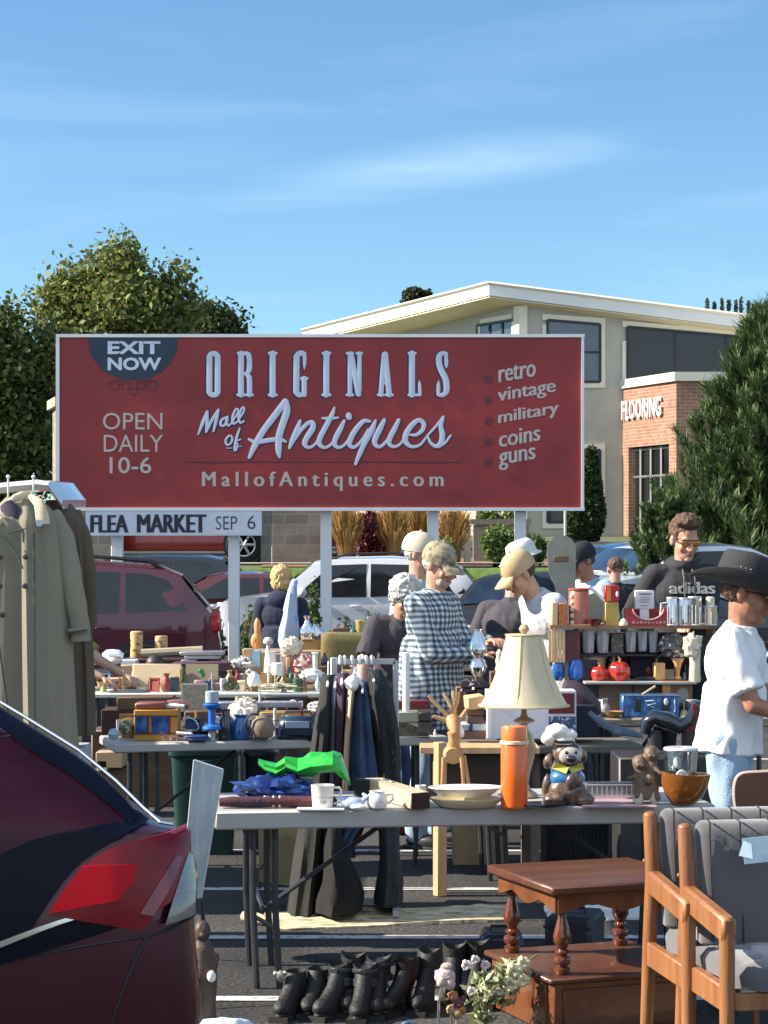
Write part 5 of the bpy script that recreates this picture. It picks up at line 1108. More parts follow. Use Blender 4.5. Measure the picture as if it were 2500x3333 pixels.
# bird-shaped pitcher
t=thing('bird_pitcher','small pale blue and white china bird pitcher right of the white jug','pitcher',I(1150,8.95,.74)[0]);k=8.95/F
b=MB(k);b.ell((0,0,20),(36,24,20),None,18,12);b.tube([(-26,0,24),(-44,0,34),(-56,0,38)],[16,9,3],10);b.tube([(28,0,26),(44,0,38),(50,0,44)],[10,6,3],8);b.lathe([(14,0),(16,3),(12,8)]);b.build('body',mat('pale_blue_china',(.42,.52,.68),.2,var=.25,scale=25,coat=.6),t)
# flowered creamer
t=thing('china_creamer','squat white china pot with red flowers beside the wooden beam','pot',I(1228,8.97,.74)[0]);k=8.97/F
b=MB(k);b.lathe([(22,0),(30,4),(36,22),(32,42),(24,52),(27,58),(24,58),(20,50),(1,48)],n=22);b.build('body',mat('flowered_china',(.82,.80,.76),.2,var=.05,scale=30,coat=.6,col2=(.55,.12,.08),thr=.66,sharp=.03),t)
b=MB(k);b.tube([(30,0,44),(50,0,46),(52,0,30),(34,0,16)],4,8);b.build('handle',M['white'],t);b=MB(k);b.tube([(-28,0,30),(-42,0,44),(-48,0,50)],[8,6,4],8);b.build('spout',M['white'],t)
box_item('paper_sheet','white paper sheets lying at the front edge of the near table below the jug','paper',965,1120,2628,2632,M['white'],8.90,depth=.13,bev=0)
b=MB(8.93/F);b.ell((0,0,10),(26,16,10),None,12,8,.3);b.v=[(x,y,max(z,0)) for x,y,z in b.v];prop(b,'tissue_wad','small white crumpled tissue in front of the flowered pot','tissue',M['white'],I(1165,8.91,.74)[0])
# long pale wooden beam running back to front
p0=Vector((place(1215,9.5),9.5,.74));p1=Vector((place(1368,8.93),8.93,.74));dv=p1 -p0;Lb=dv.length
t=thing('wooden_beam','pale squared wooden beam with one dark end, lying across the near table','beam',(p0+p1)/2+Vector((0,0,.0015)),math.atan2(dv.y,dv.x))
b=MB();b.box((0,0,.036),(Lb,.085,.070),bev=.006);b.build('shaft',wood('pale_beam_wood',(.68,.54,.34),(.55,.40,.22),20,(.1,1,1)),t)
b=MB();b.box((Lb/2+.003,0,.036),(.006,.080,.066),bev=.002);b.build('end_face',mat('dark_end_grain',(.035,.012,.010),.8),t)  # end face coloured far darker than the shaft
b=MB();b.box((-.12,.01,.075),(.10,.02,.008),bev=.002);b.build('metal_clip',M['steel'],t)
# plates
lathe_item('serving_dish','cream oval serving dish underneath the white bowl','dish',1518,[(70,0),(90,3),(120,26),(123,30),(118,30),(90,10),(1,8)],mat('cream_china',(.66,.58,.38),.3,var=.08,coat=.4),9.02,n=36,sy=.62)
lathe_item('shallow_bowl','wide white shallow bowl stacked on the cream dish beside the thermos','bowl',1515,[(60,34),(80,36),(112,58),(122,64),(120,67),(110,62),(78,44),(1,42)],mat('white_china',(.80,.78,.72),.2,var=.03,coat=.5),9.02,n=36,sy=.62)
# thermos
t=thing('thermos_flask','tall bright orange thermos flask with a pale ring, on the near table','flask',I(1674,8.98,.74)[0]);k=8.98/F
b=MB(k);b.lathe([(38,0),(42,3),(44,10),(44,204),(42,208)],n=30);b.build('body',M['orange'],t)
b=MB(k);b.lathe([(43,208.5),(47,210),(47,219),(43,221)],n=30);b.build('ring',M['cream'],t)
b=MB(k);b.lathe([(40,221.5),(42,224),(42,262),(40,266),(34,268),(1,268)],n=30);b.build('cup_lid',mat('orange_lid',(.66,.17,.03),.35,var=.1,coat=.3),t)
# table lamp
t=thing('table_lamp','table lamp with a big cream bell-shaped panelled shade, standing on the near table','lamp',I(1706,9.38,.74)[0]);k=9.38/F
b=MB(k);b.lathe([(46,0),(48,6),(40,14),(22,26),(14,44),(20,80),(34,130),(38,165),(30,200),(14,222),(11,238),(30,244),(36,250),(14,262),(9,275),(9,320)],n=24);b.build('base',mat('lamp_base_ceramic',(.30,.22,.12),.35,var=.3,scale=20,coat=.4),t)
b=MB(k);N=48;rows=[]
for z,r in ((296,148),(300,149),(340,124),(390,101),(440,84),(500,68),(524,62),(528,61)):
    ring=[]
    for j in range(N):
        a=2*PI*j/N+.3;q=(j % 8)/8;fl=1 -.045*(1 -(2*q -1) ** 2) -(0.0 if z>305 else .02*(1 -(2*q -1) ** 2));ring.append((r*fl*math.cos(a),r*fl*math.sin(a),z))
    rows.append(ring)
inner=[[(x*.985,y*.985,z) for x,y,z in r] for r in rows[::-1]]
b.loft(rows+inner,cap=False);m_shade=mat('cream_lamp_shade',(.62,.53,.35),.85,var=.06,scale=20,bump=.1);b.build('lamp_shade',m_shade,t,angle=25)
b=MB(k)
for j in range(0,N,8):
    a=2*PI*j/N+.3;b.tube([(r*1.004*math.cos(a),r*1.004*math.sin(a),z) for z,r in ((297,148),(340,124),(390,101),(440,84),(500,68),(527,61.5))],1.4,5)
b.lathe([(148.5,296),(150,299),(148.5,302)],n=48);b.lathe([(61,525),(63,528),(61,531)],n=48);b.build('shade_piping',mat('shade_piping',(.50,.40,.25),.85),t)
b=MB(k);b.lathe([(6,526),(8,534),(15,541),(17,549),(12,558),(4,563)],n=14);b.tube([(0,0,320),(0,0,530)],2.2,6);b.tube([(-61,0,526),(61,0,526)],1.5,5);b.build('finial',mat('finial_wood',(.45,.33,.20),.5,var=.2,scale=30),t)
lathe_item('dinner_plate','black dinner plate flat on the near table right of the thermos','plate',1776,[(50,0),(60,2),(94,12),(96,15),(92,14),(60,5),(1,4)],mat('black_glaze',(.015,.015,.02),.15,coat=.5),8.99,n=36,sy=.7)
# chef-hatted dog jar
t=thing('ceramic_cookie_jar','brown ceramic dog jar in white chef hat, yellow collar and blue shirt','jar',I(1848,9.12,.74)[0]);k=9.12/F
m_db=mat('brown_glaze',(.13,.075,.055),.35,var=.45,scale=26,coat=.4,col2=(.32,.22,.16),thr=.6,sharp=.15)
b=MB(k);b.ell((0,0,46),(66,52,52),None,20,14,.12,3);b.ell((-46,-24,20),(38,34,22),None,14,10,.15,3);b.ell((50,-22,20),(36,32,22),None,14,10,.15,3);b.ell((-70,0,60),(14,16,40),(0,R(8),0));b.build('body',m_db,t)
b=MB(k);b.ell((-2,2,84),(60,46,38),None,18,12,.05,3);b.build('shirt',mat('blue_glaze',(.03,.14,.36),.3,var=.25,scale=20,coat=.4),t)
b=MB(k);b.ell((8,-46,76),(20,14,30),(0,R(12),0),12,8,.2,3);b.ell((26,-44,84),(17,12,24),(0,R(-20),0),12,8,.2,3);b.build('paw',m_db,t)
b=MB(k)
for s in (-1,1): b.add([(0,-44,124),(s*44,-34,138),(s*52,-20,118),(s*10,-50,104),(0,-30,124),(s*44,-20,138),(s*52,-6,118),(s*10,-36,104)],[(0,1,2,3),(7,6,5,4),(0,4,5,1),(1,5,6,2),(2,6,7,3),(3,7,4,0)])
b.build('collar',mat('yellow_glaze',(.50,.48,.06),.35,coat=.4),t)
b=MB(k);b.ell((0,0,164),(50,44,42),None,18,12,.06,3);b.ell((-62,4,140),(17,15,26),(0,R(18),0),12,8);b.ell((50,8,158),(14,14,24),(0,R(-12),0));hd_=b.build('head',m_db,t)
b=MB(k);b.ell((6,-30,160),(38,22,30),None,16,10,.06,3);b.build('face',mat('grey_muzzle_glaze',(.42,.38,.35),.35,var=.2,scale=25,coat=.4),hd_)
b=MB(k);b.ell((8,-50,152),(17,8,12),None,12,8);b.ell((-8,-48,172),(6,5,6));b.ell((22,-47,172),(6,5,6));b.tube([(-18,-45,140),(0,-52,134),(22,-50,137),(32,-42,146)],3.5,6);b.build('nose_and_eyes',mat('black_glaze2',(.02,.018,.02),.2,coat=.5),hd_)
b=MB(k);b.lathe([(34,0),(36,8),(34,22)],(-14,0,196),18);b.ell((-34,0,236),(40,34,26),None,16,10,.2,3);b.ell((-62,-6,214),(26,24,22),None,14,10,.2,3);b.ell((6,2,226),(26,26,18),None,14,10,.15,3);b.build('chef_hat',mat('white_glaze',(.80,.77,.70),.3,var=.1,coat=.4),t)
b=MB(k);b.lathe([(36.5,200),(38,205),(36.5,210)],(-14,0,0),18);b.build('hat_band',MATS['black_glaze2'],t)
# clear tray
t=thing('plastic_tray','clear plastic ribbed tray standing on the near table between the jar and the figurine','tray',I(1988,9.35,.74)[0]);k=9.35/F
b=MB(k)
for x0,x1,y0,y1 in ((-78,78,-38,-36),(-78,78,36,38),(-80,-78,-38,38),(78,80,-38,38)): b.box(((x0+x1)/2,(y0+y1)/2,24),(x1 -x0,y1 -y0,46))
b.box((0,0,1),(156,74,2));b.build('walls',glass('frosted_plastic',(.80,.84,.86),.45,.15),t)
b=MB(k);b.box((0,-38.5,47),(168,3,4));b.box((0,38.5,47),(168,3,4));b.box((-81,0,47),(4,74,4));b.box((81,0,47),(4,74,4))
for i in range(9): b.box((-64+i*16,-39.5,22),(2,2,40))
b.build('rim',mat('milky_rim',(.70,.72,.72),.3),t)
box_item('cloth_napkin','dusty pink folded cloth under the clear tray','cloth',1900,2140,2608,2611,mat('pink_cloth',(.36,.24,.26),.9,var=.15),9.0,depth=.30,bev=0)
# two children figurine
t=thing('figurine','brown wooden-looking figurine of two children hugging on a little cart','figurine',I(2105,9.15,.74)[0]);k=9.15/F;m_br=mat('brown_resin',(.13,.085,.055),.6,var=.35,scale=30,bump=.3)
b=MB(k)
for cx_,z in ((-22,128),(16,158)):
    b.ell((cx_,0,z),(24,22,26),None,14,10,.06,3);b.ell((cx_,6,z+6),(26,22,24),None,14,10,.12,6);b.cap((cx_,0,z -30),(cx_*.8,0,50),18,28);b.cap((cx_+8,-12,z -40),(cx_+26,-30,z -58),8,6);b.cap((cx_,-8,60),(cx_ -14,-32,28),13,9);b.cap((cx_+6,-8,60),(cx_+16,-34,20),13,9);b.ell((cx_ -8,-22,z -3),(5,4,4));b.ell((cx_+6,-22,z -3),(5,4,4))
b.cap((-38,-4,88),(-62,-20,84),8,6);mobj(remesh(b,3.5*k,1),'children',m_br,t)
b=MB(k);b.box((-2,0,26),(76,46,20),bev=3);b.box((-40,0,44),(8,40,40),bev=2);b.build('cart',mat('cart_wood',(.22,.12,.06),.7,var=.3,scale=20),t)
for x_ in (-30,24): b=MB(k);b.lathe([(5,0),(19,0),(20,3),(19,7),(5,7)],(x_,-24,20),20,rot=(R(90),0,0));b.lathe([(1,0),(13,0),(13,9)],(x_,-24,20),14,rot=(R(90),0,0));b.build('wheel',mat('pale_wheel',(.55,.5,.36),.5,var=.2,scale=40),t)
# amber bowl and glass jar in it
m_amber_g=mat('amber_glass',(.50,.17,.025),.08,0,.15,8,coat=.6,trans=.55)
b=MB(9.12/F);b.loft([[(r*math.cos(2*PI*j/32)+(r -30)*.18,r*.75*math.sin(2*PI*j/32),z+(10*max(0,-math.cos(2*PI*j/32)) if z>80 else 0)) for j in range(32)] for r,z in ((34,0),(40,3),(60,26),(74,58),(82,98),(79,98),(70,56),(56,30),(30,10),(2,9))])
prop(b,'glass_bowl','big amber glass bowl with a pouring lip at the right end of the near table','bowl',m_amber_g,I(2222,9.12,.74)[0])
t=thing('glass_jar','clear glass canister standing in the amber bowl','jar',I(2216,9.14,.755)[0]);k=9.14/F
b=MB(k);b.lathe([(40,0),(44,4),(50,90),(56,168),(53,168),(47,90),(40,8),(1,6)],n=26);b.build('vessel',M['glass'],t)
b=MB(k);b.lathe([(54,160),(57,166),(54,172)],n=26);b.ell((-14,-46,128),(16,4,22),None,10,8);b.build('rim',mat('bright_glass_edge',(.75,.78,.82),.1),t)
b=MB(k);b.lathe([(17,0),(20,4),(17,8)],(-4,-52,84),20,rot=(R(90),0,0));b.lathe([(9,0),(9,9)],(-4,-52,84),14,rot=(R(90),0,0));b.build('stopper_knob',mat('ivory_knob',(.60,.56,.45),.4,var=.3,scale=60),t)
# deer
t=thing('wooden_deer','little deer made of light wood sticks with twig antlers, behind the white bowl','ornament',I(1475,9.48,.74)[0]);k=9.48/F;m_dw=mat('peeled_wood',(.58,.34,.15),.7,var=.2,scale=30,col2=(.40,.20,.09),thr=.6,sharp=.1)
b=MB(k);b.tube([(0,-30,128),(0,0,132),(0,40,134)],[26,34,28],12);b.build('body',m_dw,t)
b=MB(k);b.tube([(0,-6,150),(4,-14,180),(0,-20,206)],[21,19,20],10);b.build('neck',m_dw,t)
b=MB(k);b.tube([(-4,-10,250),(0,-24,236),(6,-44,210),(8,-50,202)],[20,24,17,12],12);hd_=b.build('head',m_dw,t)
for pts in (((-8,0,248),(-44,0,282),(-80,-4,322)),((-4,0,250),(-8,0,290),(-30,0,328)),((2,0,250),(2,0,290),(0,0,338)),((6,0,280),(14,2,300),(18,2,332))):
    b=MB(k);b.tube(pts,[6,6,5.5],7);b.build('antler',mat('twig_bark',(.46,.30,.16),.8,var=.3,scale=30),hd_)
for pts in (((-18,-10,240),(-66,-14,256)),((18,-10,240),(46,-14,282))): b=MB(k);b.tube(pts,[8,6],7);b.build('ear',m_dw,hd_)
for x0,x1,y_ in ((-32,-38,-28),(-24,-30,34),(26,34,-28),(36,56,34)): b=MB(k);b.tube([(x0,y_,124),(x1,y_*1.1,0)],[7,6],7);b.build('leg',m_dw,t)

# ---------------- clothes rack behind the near table
dK=10.9;kk=dK/F
t=thing('clothes_rack','grey garment rack crowded with trousers and jackets behind the near table','clothes rack',(place(1180,dK),dK,0))
m_rk=mat('grey_rack_metal',(.42,.43,.44),.45,.2,.1)
b=MB();X=lambda px: (px -1180)*kk
Z=lambda py: EYE -(py -HY)*kk
b.box((X(1087),0,Z(2140)/2),(.034,.034,Z(2140)),bev=.004);b.build('post',m_rk,t)
b=MB();b.box((X(1288),.0,Z(2150)/2),(.03,.03,Z(2150)),bev=.004);b.build('post',m_rk,t)
b=MB();b.box((X(1188),0,Z(2153)),((1265 -1102)*kk+.05,.03,.026));b.build('rail',m_rk,t)
b=MB();b.box((X(1188),0,.05),(.31,.03,.03));b.box((X(1087),0,.03),(.03,.5,.03));b.box((X(1288),0,.03),(.03,.5,.03));b.build('base',m_rk,t)
def garment(label,rows_,m,name='jacket',hd=.20,rip=.06,dd=0,cat='jacket',hang=True,group='garments on the rack'):
    """rows: photo row, left column, right column"""
    d=dK+dd;k=d/F;cx0=(rows_[0][1]+rows_[0][2])/2;z0=EYE -(rows_[0][0] -HY)*k
    t=thing(name,label,cat,(place(cx0,d),d,z0),0,group);b=MB();rr=cat_rom(rows_,3);rings=[]
    for i,(py,a,c) in enumerate(rr):
        f=i/(len(rr) -1);w=(c -a)/2*k;cx_=((a+c)/2 -cx0)*k;z=-(py -rows_[0][0])*k;h_=hd*(.35+.65*min(1,f*4));ring=[]
        for j in range(28):
            an=2*PI*j/28;rp=1+rip*(.3+f)*math.sin(an*7+rows_[0][1])+rip*.7*1.8*noise.noise(Vector((math.cos(an)*2,math.sin(an)*2,f*5+cx0)))
            ring.append((cx_+w*math.cos(an)*rp,h_*math.sin(an)*rp,z))
        rings.append(ring)
    b.loft(rings);b.build('cloth',m,t,angle=60)
    if hang: b=MB();b.tube([(0,-.02,-.01),(0,0,.03),(0,.0,.05),(0,.012,.062),(0,.02,.05)],.0035,6);b.tube([(0,-.17,-.05),(0,0,.0),(0,.17,-.05)],.006,6);b.build('hanger',M['white'],t)
    return t
garment('long black-olive coat hanging at the left end of the rack',[(2195,1047,1090),(2260,1040,1084),(2350,1024,1084),(2450,1009,1076),(2560,992,1072),(2700,972,1072),(2840,951,1061),(2960,932,1052)],mat('black_olive_cloth',(.020,.020,.018),.9,var=.4,scale=6,bump=.3),'coat',.24,cat='coat')
garment('slim pale grey shirt sleeve next to the long black-olive coat',[(2200,1080,1106),(2300,1077,1102),(2420,1075,1098),(2600,1069,1094)],mat('pale_grey_cloth',(.42,.43,.50),.9,var=.15),'shirt',.15,cat='shirt')
garment('dark plum jacket between the pale grey shirt and the cream one',[(2190,1091,1136),(2300,1087,1132),(2450,1086,1123),(2600,1082,1119)],mat('plum_cloth',(.045,.025,.045),.9,var=.3),'jacket',.19)
garment('cream corduroy garment hanging in the middle of the rack',[(2200,1128,1163),(2300,1123,1153),(2420,1115,1145),(2585,1106,1139)],mat('cream_corduroy',(.58,.42,.28),.9,var=.15),'jacket',.20)
garment('navy denim trousers on the rack just right of the cream garment',[(2215,1164,1199),(2300,1149,1214),(2400,1141,1228),(2500,1135,1242),(2600,1128,1248),(2720,1093,1156),(2790,1068,1148)],M['denim'],'jeans',.20,cat='jeans',rip=.16)
garment('dark steel-blue trousers on the rack beside the navy denim',[(2220,1186,1226),(2350,1194,1251),(2500,1199,1269),(2600,1202,1275)],mat('steel_blue_cloth',(.035,.05,.085),.9,var=.35),'jeans',.18,cat='jeans',dd=.08)
garment('black patterned jacket filling the right end of the rack',[(2180,1195,1240),(2240,1194,1269),(2330,1203,1290),(2420,1217,1300),(2520,1224,1299),(2600,1230,1305)],mat('black_patterned_cloth',(.014,.016,.018),.9,var=.3,scale=60,col2=(.09,.09,.075),thr=.64,sharp=.04),'jacket',.24,rip=.08)
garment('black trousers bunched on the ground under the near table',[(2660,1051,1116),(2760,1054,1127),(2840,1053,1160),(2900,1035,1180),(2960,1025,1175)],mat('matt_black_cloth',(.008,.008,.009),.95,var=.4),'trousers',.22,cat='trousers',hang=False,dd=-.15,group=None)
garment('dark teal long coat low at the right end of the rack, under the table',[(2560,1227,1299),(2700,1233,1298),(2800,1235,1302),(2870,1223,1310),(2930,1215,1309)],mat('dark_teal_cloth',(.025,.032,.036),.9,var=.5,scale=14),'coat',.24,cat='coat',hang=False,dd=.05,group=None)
garment('red and cream striped cloth seen under the near table',[(2660,1123,1191),(2700,1121,1184),(2740,1128,1165)],mat('striped_red_cloth',(.30,.07,.05),.9,0,.1,60,stretch=(.1,.1,1),col2=(.5,.35,.25),thr=.55,sharp=.05),'scarf',.15,cat='scarf',hang=False,dd=.2,group=None)
for i,px in enumerate((1107,1122,1146,1170,1192,1210)):
    b=MB();b.box((0,0,0),(.016,.045,.048),bev=.006)
    prop(b,'hanger_clip','white plastic hanger clip on the rail of the clothes rack','clip',M['white'],(place(px,dK),dK -.004,Z(2148)),group='hanger clips')
t=thing('white_hanger','bright white moulded hanger with a white collar at the centre of the rack','hanger',(place(1150,dK -.1),dK -.1,Z(2230)));b=MB(kk);b.tube([(-2,0,66),(8,0,60),(4,0,46),(0,0,30)],3.5,8);b.tube([(-34,0,6),(-12,0,26),(0,0,32),(14,0,26),(30,0,4)],6,8);b.build('hook',M['white'],t)
b=MB(kk);b.ell((-4,0,8),(24,26,26),None,14,8,.3,3);b.build('collar',mat('bright_white_cloth',(.85,.85,.83),.8,var=.05),t)

# ================================================================ COATS ON THE TAILGATE
dC=9.62;kc=dC/F
def coat(label,rows_,m,d,sleeves,name='coat',rip=.05,group='coats hung on the tailgate',hd=.13):
    k=d/F;z0=EYE -(rows_[0][0] -HY)*k;cx0=(rows_[0][1]+rows_[0][2])/2
    t=thing(name,label,'coat',(place(cx0,d),d,z0),0,group);b=MB();rr=cat_rom(rows_,4);rings=[];N=64
    for i,(py,a,c) in enumerate(rr):
        f=i/(len(rr) -1);w=(c -a)/2*k;cx_=((a+c)/2 -cx0)*k;z=-(py -rows_[0][0])*k;h_=hd*(.35+.65*min(1,f*3.5)) ;ring=[]
        for j in range(N):
            an=2*PI*j/N;s=math.sin(an*9+cx0)*.6+math.sin(an*15+2+f*1.5)*.4;rp=rip*min(1,f*2.2)*s;ring.append((cx_+w*math.cos(an),h_*math.sin(an)*(1+rp*4.5) -.0,z))
        rings.append(ring)
    b.loft(rings);body=b.build('coat_body',m,t,angle=70)
    for sl in sleeves:
        b=MB();P_=[(px,py,w,dy) for px,py,w,dy in sl];P_=cat_rom(P_,4);pts=[((px -cx0)*k,dy,-(py -rows_[0][0])*k) for px,py,w,dy in P_];b.tube(pts,[w*k*(1+.05*math.sin(i*2.1)) for i,(_,_,w,_) in enumerate(P_)],18,flat=(1,.8,1));b.build('sleeve',m,t,angle=70)
    return t,cx0,z0,k
m_trench=mat('grey_green_gabardine',(.235,.215,.155),.9,var=.12,scale=5,bump=.35,bscale=14,stretch=(1,1,.25));m_brc=mat('brown_wool',(.105,.080,.055),.95,var=.25,scale=6,bump=.4,bscale=20,stretch=(1,1,.3))
coat('dark brown wool coat behind the trench coat, beside the burgundy wagon',[(1628,150,215),(1655,140,245),(1700,100,270),(1800,90,284),(2000,90,296),(2200,90,308),(2390,90,312)],m_brc,10.0,[[(238,1668,26,0),(268,1760,33,-.02),(288,1900,30,-.03),(296,2040,24,-.03)]])
t,cx0,z0,k=coat('long grey-green trench coat hanging from the white tailgate',[(1618,20,120),(1650,-10,160),(1700,-50,196),(1780,-70,215),(1900,-80,226),(2100,-90,238),(2300,-95,248),(2445,-100,258)],m_trench,9.62,[[(168,1672,30,0),(208,1760,38,-.02),(236,1900,37,-.03),(262,2030,33,-.03),(266,2086,33,-.03)]])
q=lambda px,py,dy: ((px -cx0)*k,dy,-(py -1618)*k)
b=MB();b.tube([q(108,1616,-.08),q(140,1640,-.115),q(152,1680,-.13),q(156,1708,-.13)],[.012,.024,.030,.030],10,flat=(1,.35,1));b.tube([q(98,1608,-.05),q(84,1612,-.06),q(60,1622,-.08),q(36,1640,-.08)],[.014,.018,.018,.010],10,flat=(1,.5,1));b.tube([q(6,1668,-.12),q(22,1690,-.14),q(10,1712,-.14)],[.008,.01,.008],8);b.build('collar',mat('cream_lining',(.62,.52,.36),.85,var=.25,scale=30),t)
b=MB();b.tube([q(30,1640,-.08),q(50,1670,-.09),q(60,1712,-.10)],[.03,.045,.04],12,flat=(1,.5,1));b.build('lining',mat('dark_lining',(.045,.035,.06),.8),t)
b=MB()
for px,py in ((103,1812),(22,1905),(101,1905),(30,1998),(22,1812)): b.lathe([(.011,0),(.0125,.003),(.008,.006)],q(px,py,-.165),12,rot=(R(90),0,0))
b.build('button',mat('coat_button',(.05,.045,.04),.4),t)
b=MB();b.tube([q(0,1730,-.15),q(44,1760,-.16),q(75,1800,-.165),q(95,1850,-.168),q(118,1700,-.14)][:4],.004,6);b.tube([q(128,1730,-.145),q(132,1900,-.165),q(134,2200,-.175),q(136,2440,-.18)],.0035,6);b.tube([q(-5,1880,-.17),q(15,2060,-.175),q(45,2280,-.18),q(56,2440,-.18)],.005,6);b.tube([q(48,1735,-.158),q(100,1722,-.150)],.004,6);b.build('seam',mat('dark_seam',(.075,.075,.065),.9),t)
b=MB();b.tube([q(232,2052,-.07),q(292,2044,-.07)],.036,8,flat=(1,.8,.25));b.build('sleeve_strap',m_trench,t)
b=MB();b.box(q(146,1704,-.16),(.022,.004,.028));b.build('size_tag',mat('pale_blue_tag',(.45,.58,.75),.5),t)
box_item('storage_box','pale grey-white box under the hem of the trench coat','box',130,262,2440,2640,mat('pale_box',(.40,.43,.45),.6),9.9,h=.62,depth=.35)
b=MB();b.box((0,0,.31),(.9,.4,.62),bev=.01);prop(b,'plinth_box','dark crate standing on the ground under the pale box by the red car','crate',M['oldwood'],(place(60,10.1),10.1,0))

# ================================================================ REFLECTIVE PANEL, STATUE AND THINGS ROUND THE NEAR TABLE LEG
d=8.2;k=d/F;t=thing('metal_sheet','tall tilted sheet of scuffed silvery metal beside the red tail light','panel',(place(625,d),d,EYE -(2940 -HY)*k))
b=MB(k);pts=[(-35,0),(28,18),(100,435),(8,465)];b.add([(x,0,z) for x,z in pts]+[(x,6,z) for x,z in pts],[(0,1,2,3),(7,6,5,4),(0,4,5,1),(1,5,6,2),(2,6,7,3),(3,7,4,0)])
b.build('sheet',mat('scuffed_aluminium',(.44,.52,.55),.38,.35,.3,5,bump=.4,bscale=12,stretch=(1,1,.3)),t,angle=10)
b=MB(k);b.tube([(-36,3,0),(7,3,466)],3.2,6);b.tube([(30,3,18),(101,3,435)],3.2,6);b.tube([(7,3,466),(101,3,435)],3,6);b.build('edge',mat('bright_edge',(.66,.72,.74),.35,.4),t)
b=MB(k);b.tube([(-4,4,4),(8,40,-280)],7,6);b.tube([(30,4,14),(50,60,-280)],7,6);b.build('stand',M['darksteel'],t)
d=8.1;k=d/F;t=thing('carved_statue','dark brown carved figure on the ground between the red car and the table leg','statue',(place(662,d),d,0))
b=MB(k);b.lathe([(46,0),(48,30),(40,90),(44,150),(46,200),(40,250),(34,290),(22,315)],n=18,sy=.8);b.ell((-2,-4,345),(27,27,34),None,16,10,.15,3);b.cap((-40,-4,260),(-30,-34,190),14,11);b.cap((40,-4,260),(30,-34,190),14,11);b.ell((0,-28,335),(9,9,8));mobj(remesh(b,4*k,1),'figure',mat('dark_carved_wood',(.075,.045,.035),.6,var=.4,scale=18,bump=.4),t)
b=MB(k);b.ell((30,-44,205),(15,12,19),None,12,8);b.build('pale_ornament',M['white'],t)
lump('white_cloth_bag','bright white-blue cloth heap at the bottom edge beside the red car','cloth',735,7.95,0,95,90,50,mat('white_blue_cloth',(.60,.66,.76),.8,var=.15),.3,2)

# ================================================================ RUGS ON THE GROUND
def rug(label,pts,m,ridge=.02,name='rug',seed=0):
    a,b_,c,e=[Vector((place(px,dist(py,0)),dist(py,0),0)) for px,py in pts]     # near-left, near-right, far-right, far-left
    o=(a+b_+c+e)/4;mb=MB();rows=[];N,M_=44,16
    for i in range(M_+1):
        v=i/M_;rows.append([(lambda p: (p.x -o.x,p.y -o.y,.008+ridge*max(0,noise.noise(Vector((p.x*2.2+seed,p.y*6,0))))+(.02 if seed and i == M_ else 0)))(a.lerp(b_,j/N).lerp(e.lerp(c,j/N),v)+Vector((0,.02*noise.noise(Vector((j*.4,i,seed))),0))) for j in range(N+1)])
    n=len(rows[0]);low=[[(x,y,.002) for x,y,z in r] for r in rows]
    mb.loft(rows,closed=False);ed=rows[0]+[r[-1] for r in rows[1:]]+rows[-1][::-1][1:]+[r[0] for r in rows[::-1][1:-1]];mb.loft([ed,[(x,y,.001) for x,y,z in ed]],cap=False)
    return prop(mb,name,label,'rug',m,o,0,'rugs on the asphalt',angle=50)
m_rug=mat('cream_wave_rug',(.34,.25,.13),.95,0,.0,5,bump=.5,bscale=60,stretch=(1.6,7,1),col2=(.72,.62,.42),thr=.47,sharp=.03)
rug('long cream rug with a wavy pattern on the ground behind the near table',[(880,3030),(1690,3000),(1660,2950),(860,2975)],m_rug,.035)
rug('white rug lying behind the turned-leg side table',[(1790,3000),(2110,2994),(2100,2962),(1770,2966)],mat('white_rug',(.72,.70,.64),.95,var=.05),.03,seed=5)
d=dist(3010,0);b=MB(d/F);b.tube([(-48,30,22),(-10,10,20),(20,-10,18),(52,-22,12)],[20,22,20,8],12,flat=(1,1,.9));prop(b,'rug_roll','rolled and curled corner of the cream rug by the table leg','rug roll',mat('rug_roll_cloth',(.66,.52,.32),.95,0,.0,14,col2=(.20,.07,.06),thr=.62,sharp=.06),(place(835,d),d,0),R(-10))

# ================================================================ BOOTS
m_bl=mat('black_leather',(.014,.013,.013),.62,var=.5,scale=16,bump=.6,bscale=40);m_sole=mat('boot_sole',(.02,.018,.016),.7)
def boot(px,d,h,face,label,cat='boot',m=m_bl,buckles=False,lean=0,group='boots standing in a row',w=.9):
    """h shaft height in metres; foot along local -Y"""
    t=thing('boot',label,cat,(place(px,d),d,0),R(face*.8),group);t.scale=(.95,.78,.97);b=MB();rings=[];a=[]
    prof=[(.025,.045,-.09,.14),(.06,.043,-.085,.135),(.09,.040,-.05,.11),(.12,.042,-.01,.085),(.17,.046,.02,.068),(h*.6,.052,.03,.066),(h*.85,.056,.03,.068),(h,.058,.03+lean,.070)]
    for z,rx,cy,ry in prof: rings.append([(rx*w*math.cos(2*PI*j/18)*(1+.04*noise.noise(Vector((z*20,j,px)))),cy+ry*math.sin(2*PI*j/18),z+(.012*math.cos(2*PI*j/9) if z == h else 0)) for j in range(18)])
    rings.append([(x*.9,y*.92+.002,z -.012) for x,y,z in rings[-1]]);rings.append([(x*.8,(y -.03)*.8+.03,z -.09) for x,y,z in rings[-2]])
    b.loft(rings);b.ell((0,-.16,.05),(.044*w,.075,.038),None,14,8);b.build('upper',m,t,angle=60)
    b=MB();b.prism([(-.045*w,0),(.045*w,0),(.045*w,.022),(-.045*w,.022)],-.235,.075);b.build('sole',m_sole,t)
    if buckles:
        for z in (.14,h*.62,h*.9): b=MB();b.lathe([(.058,-.008),(.060,0),(.058,.008)],(0,.028,z),18,sy=1.2);b.box((.0,-.047,z),(.03,.008,.02),bev=.002);b.build('strap',M['darksteel'],t)
    return t
DB=8.5
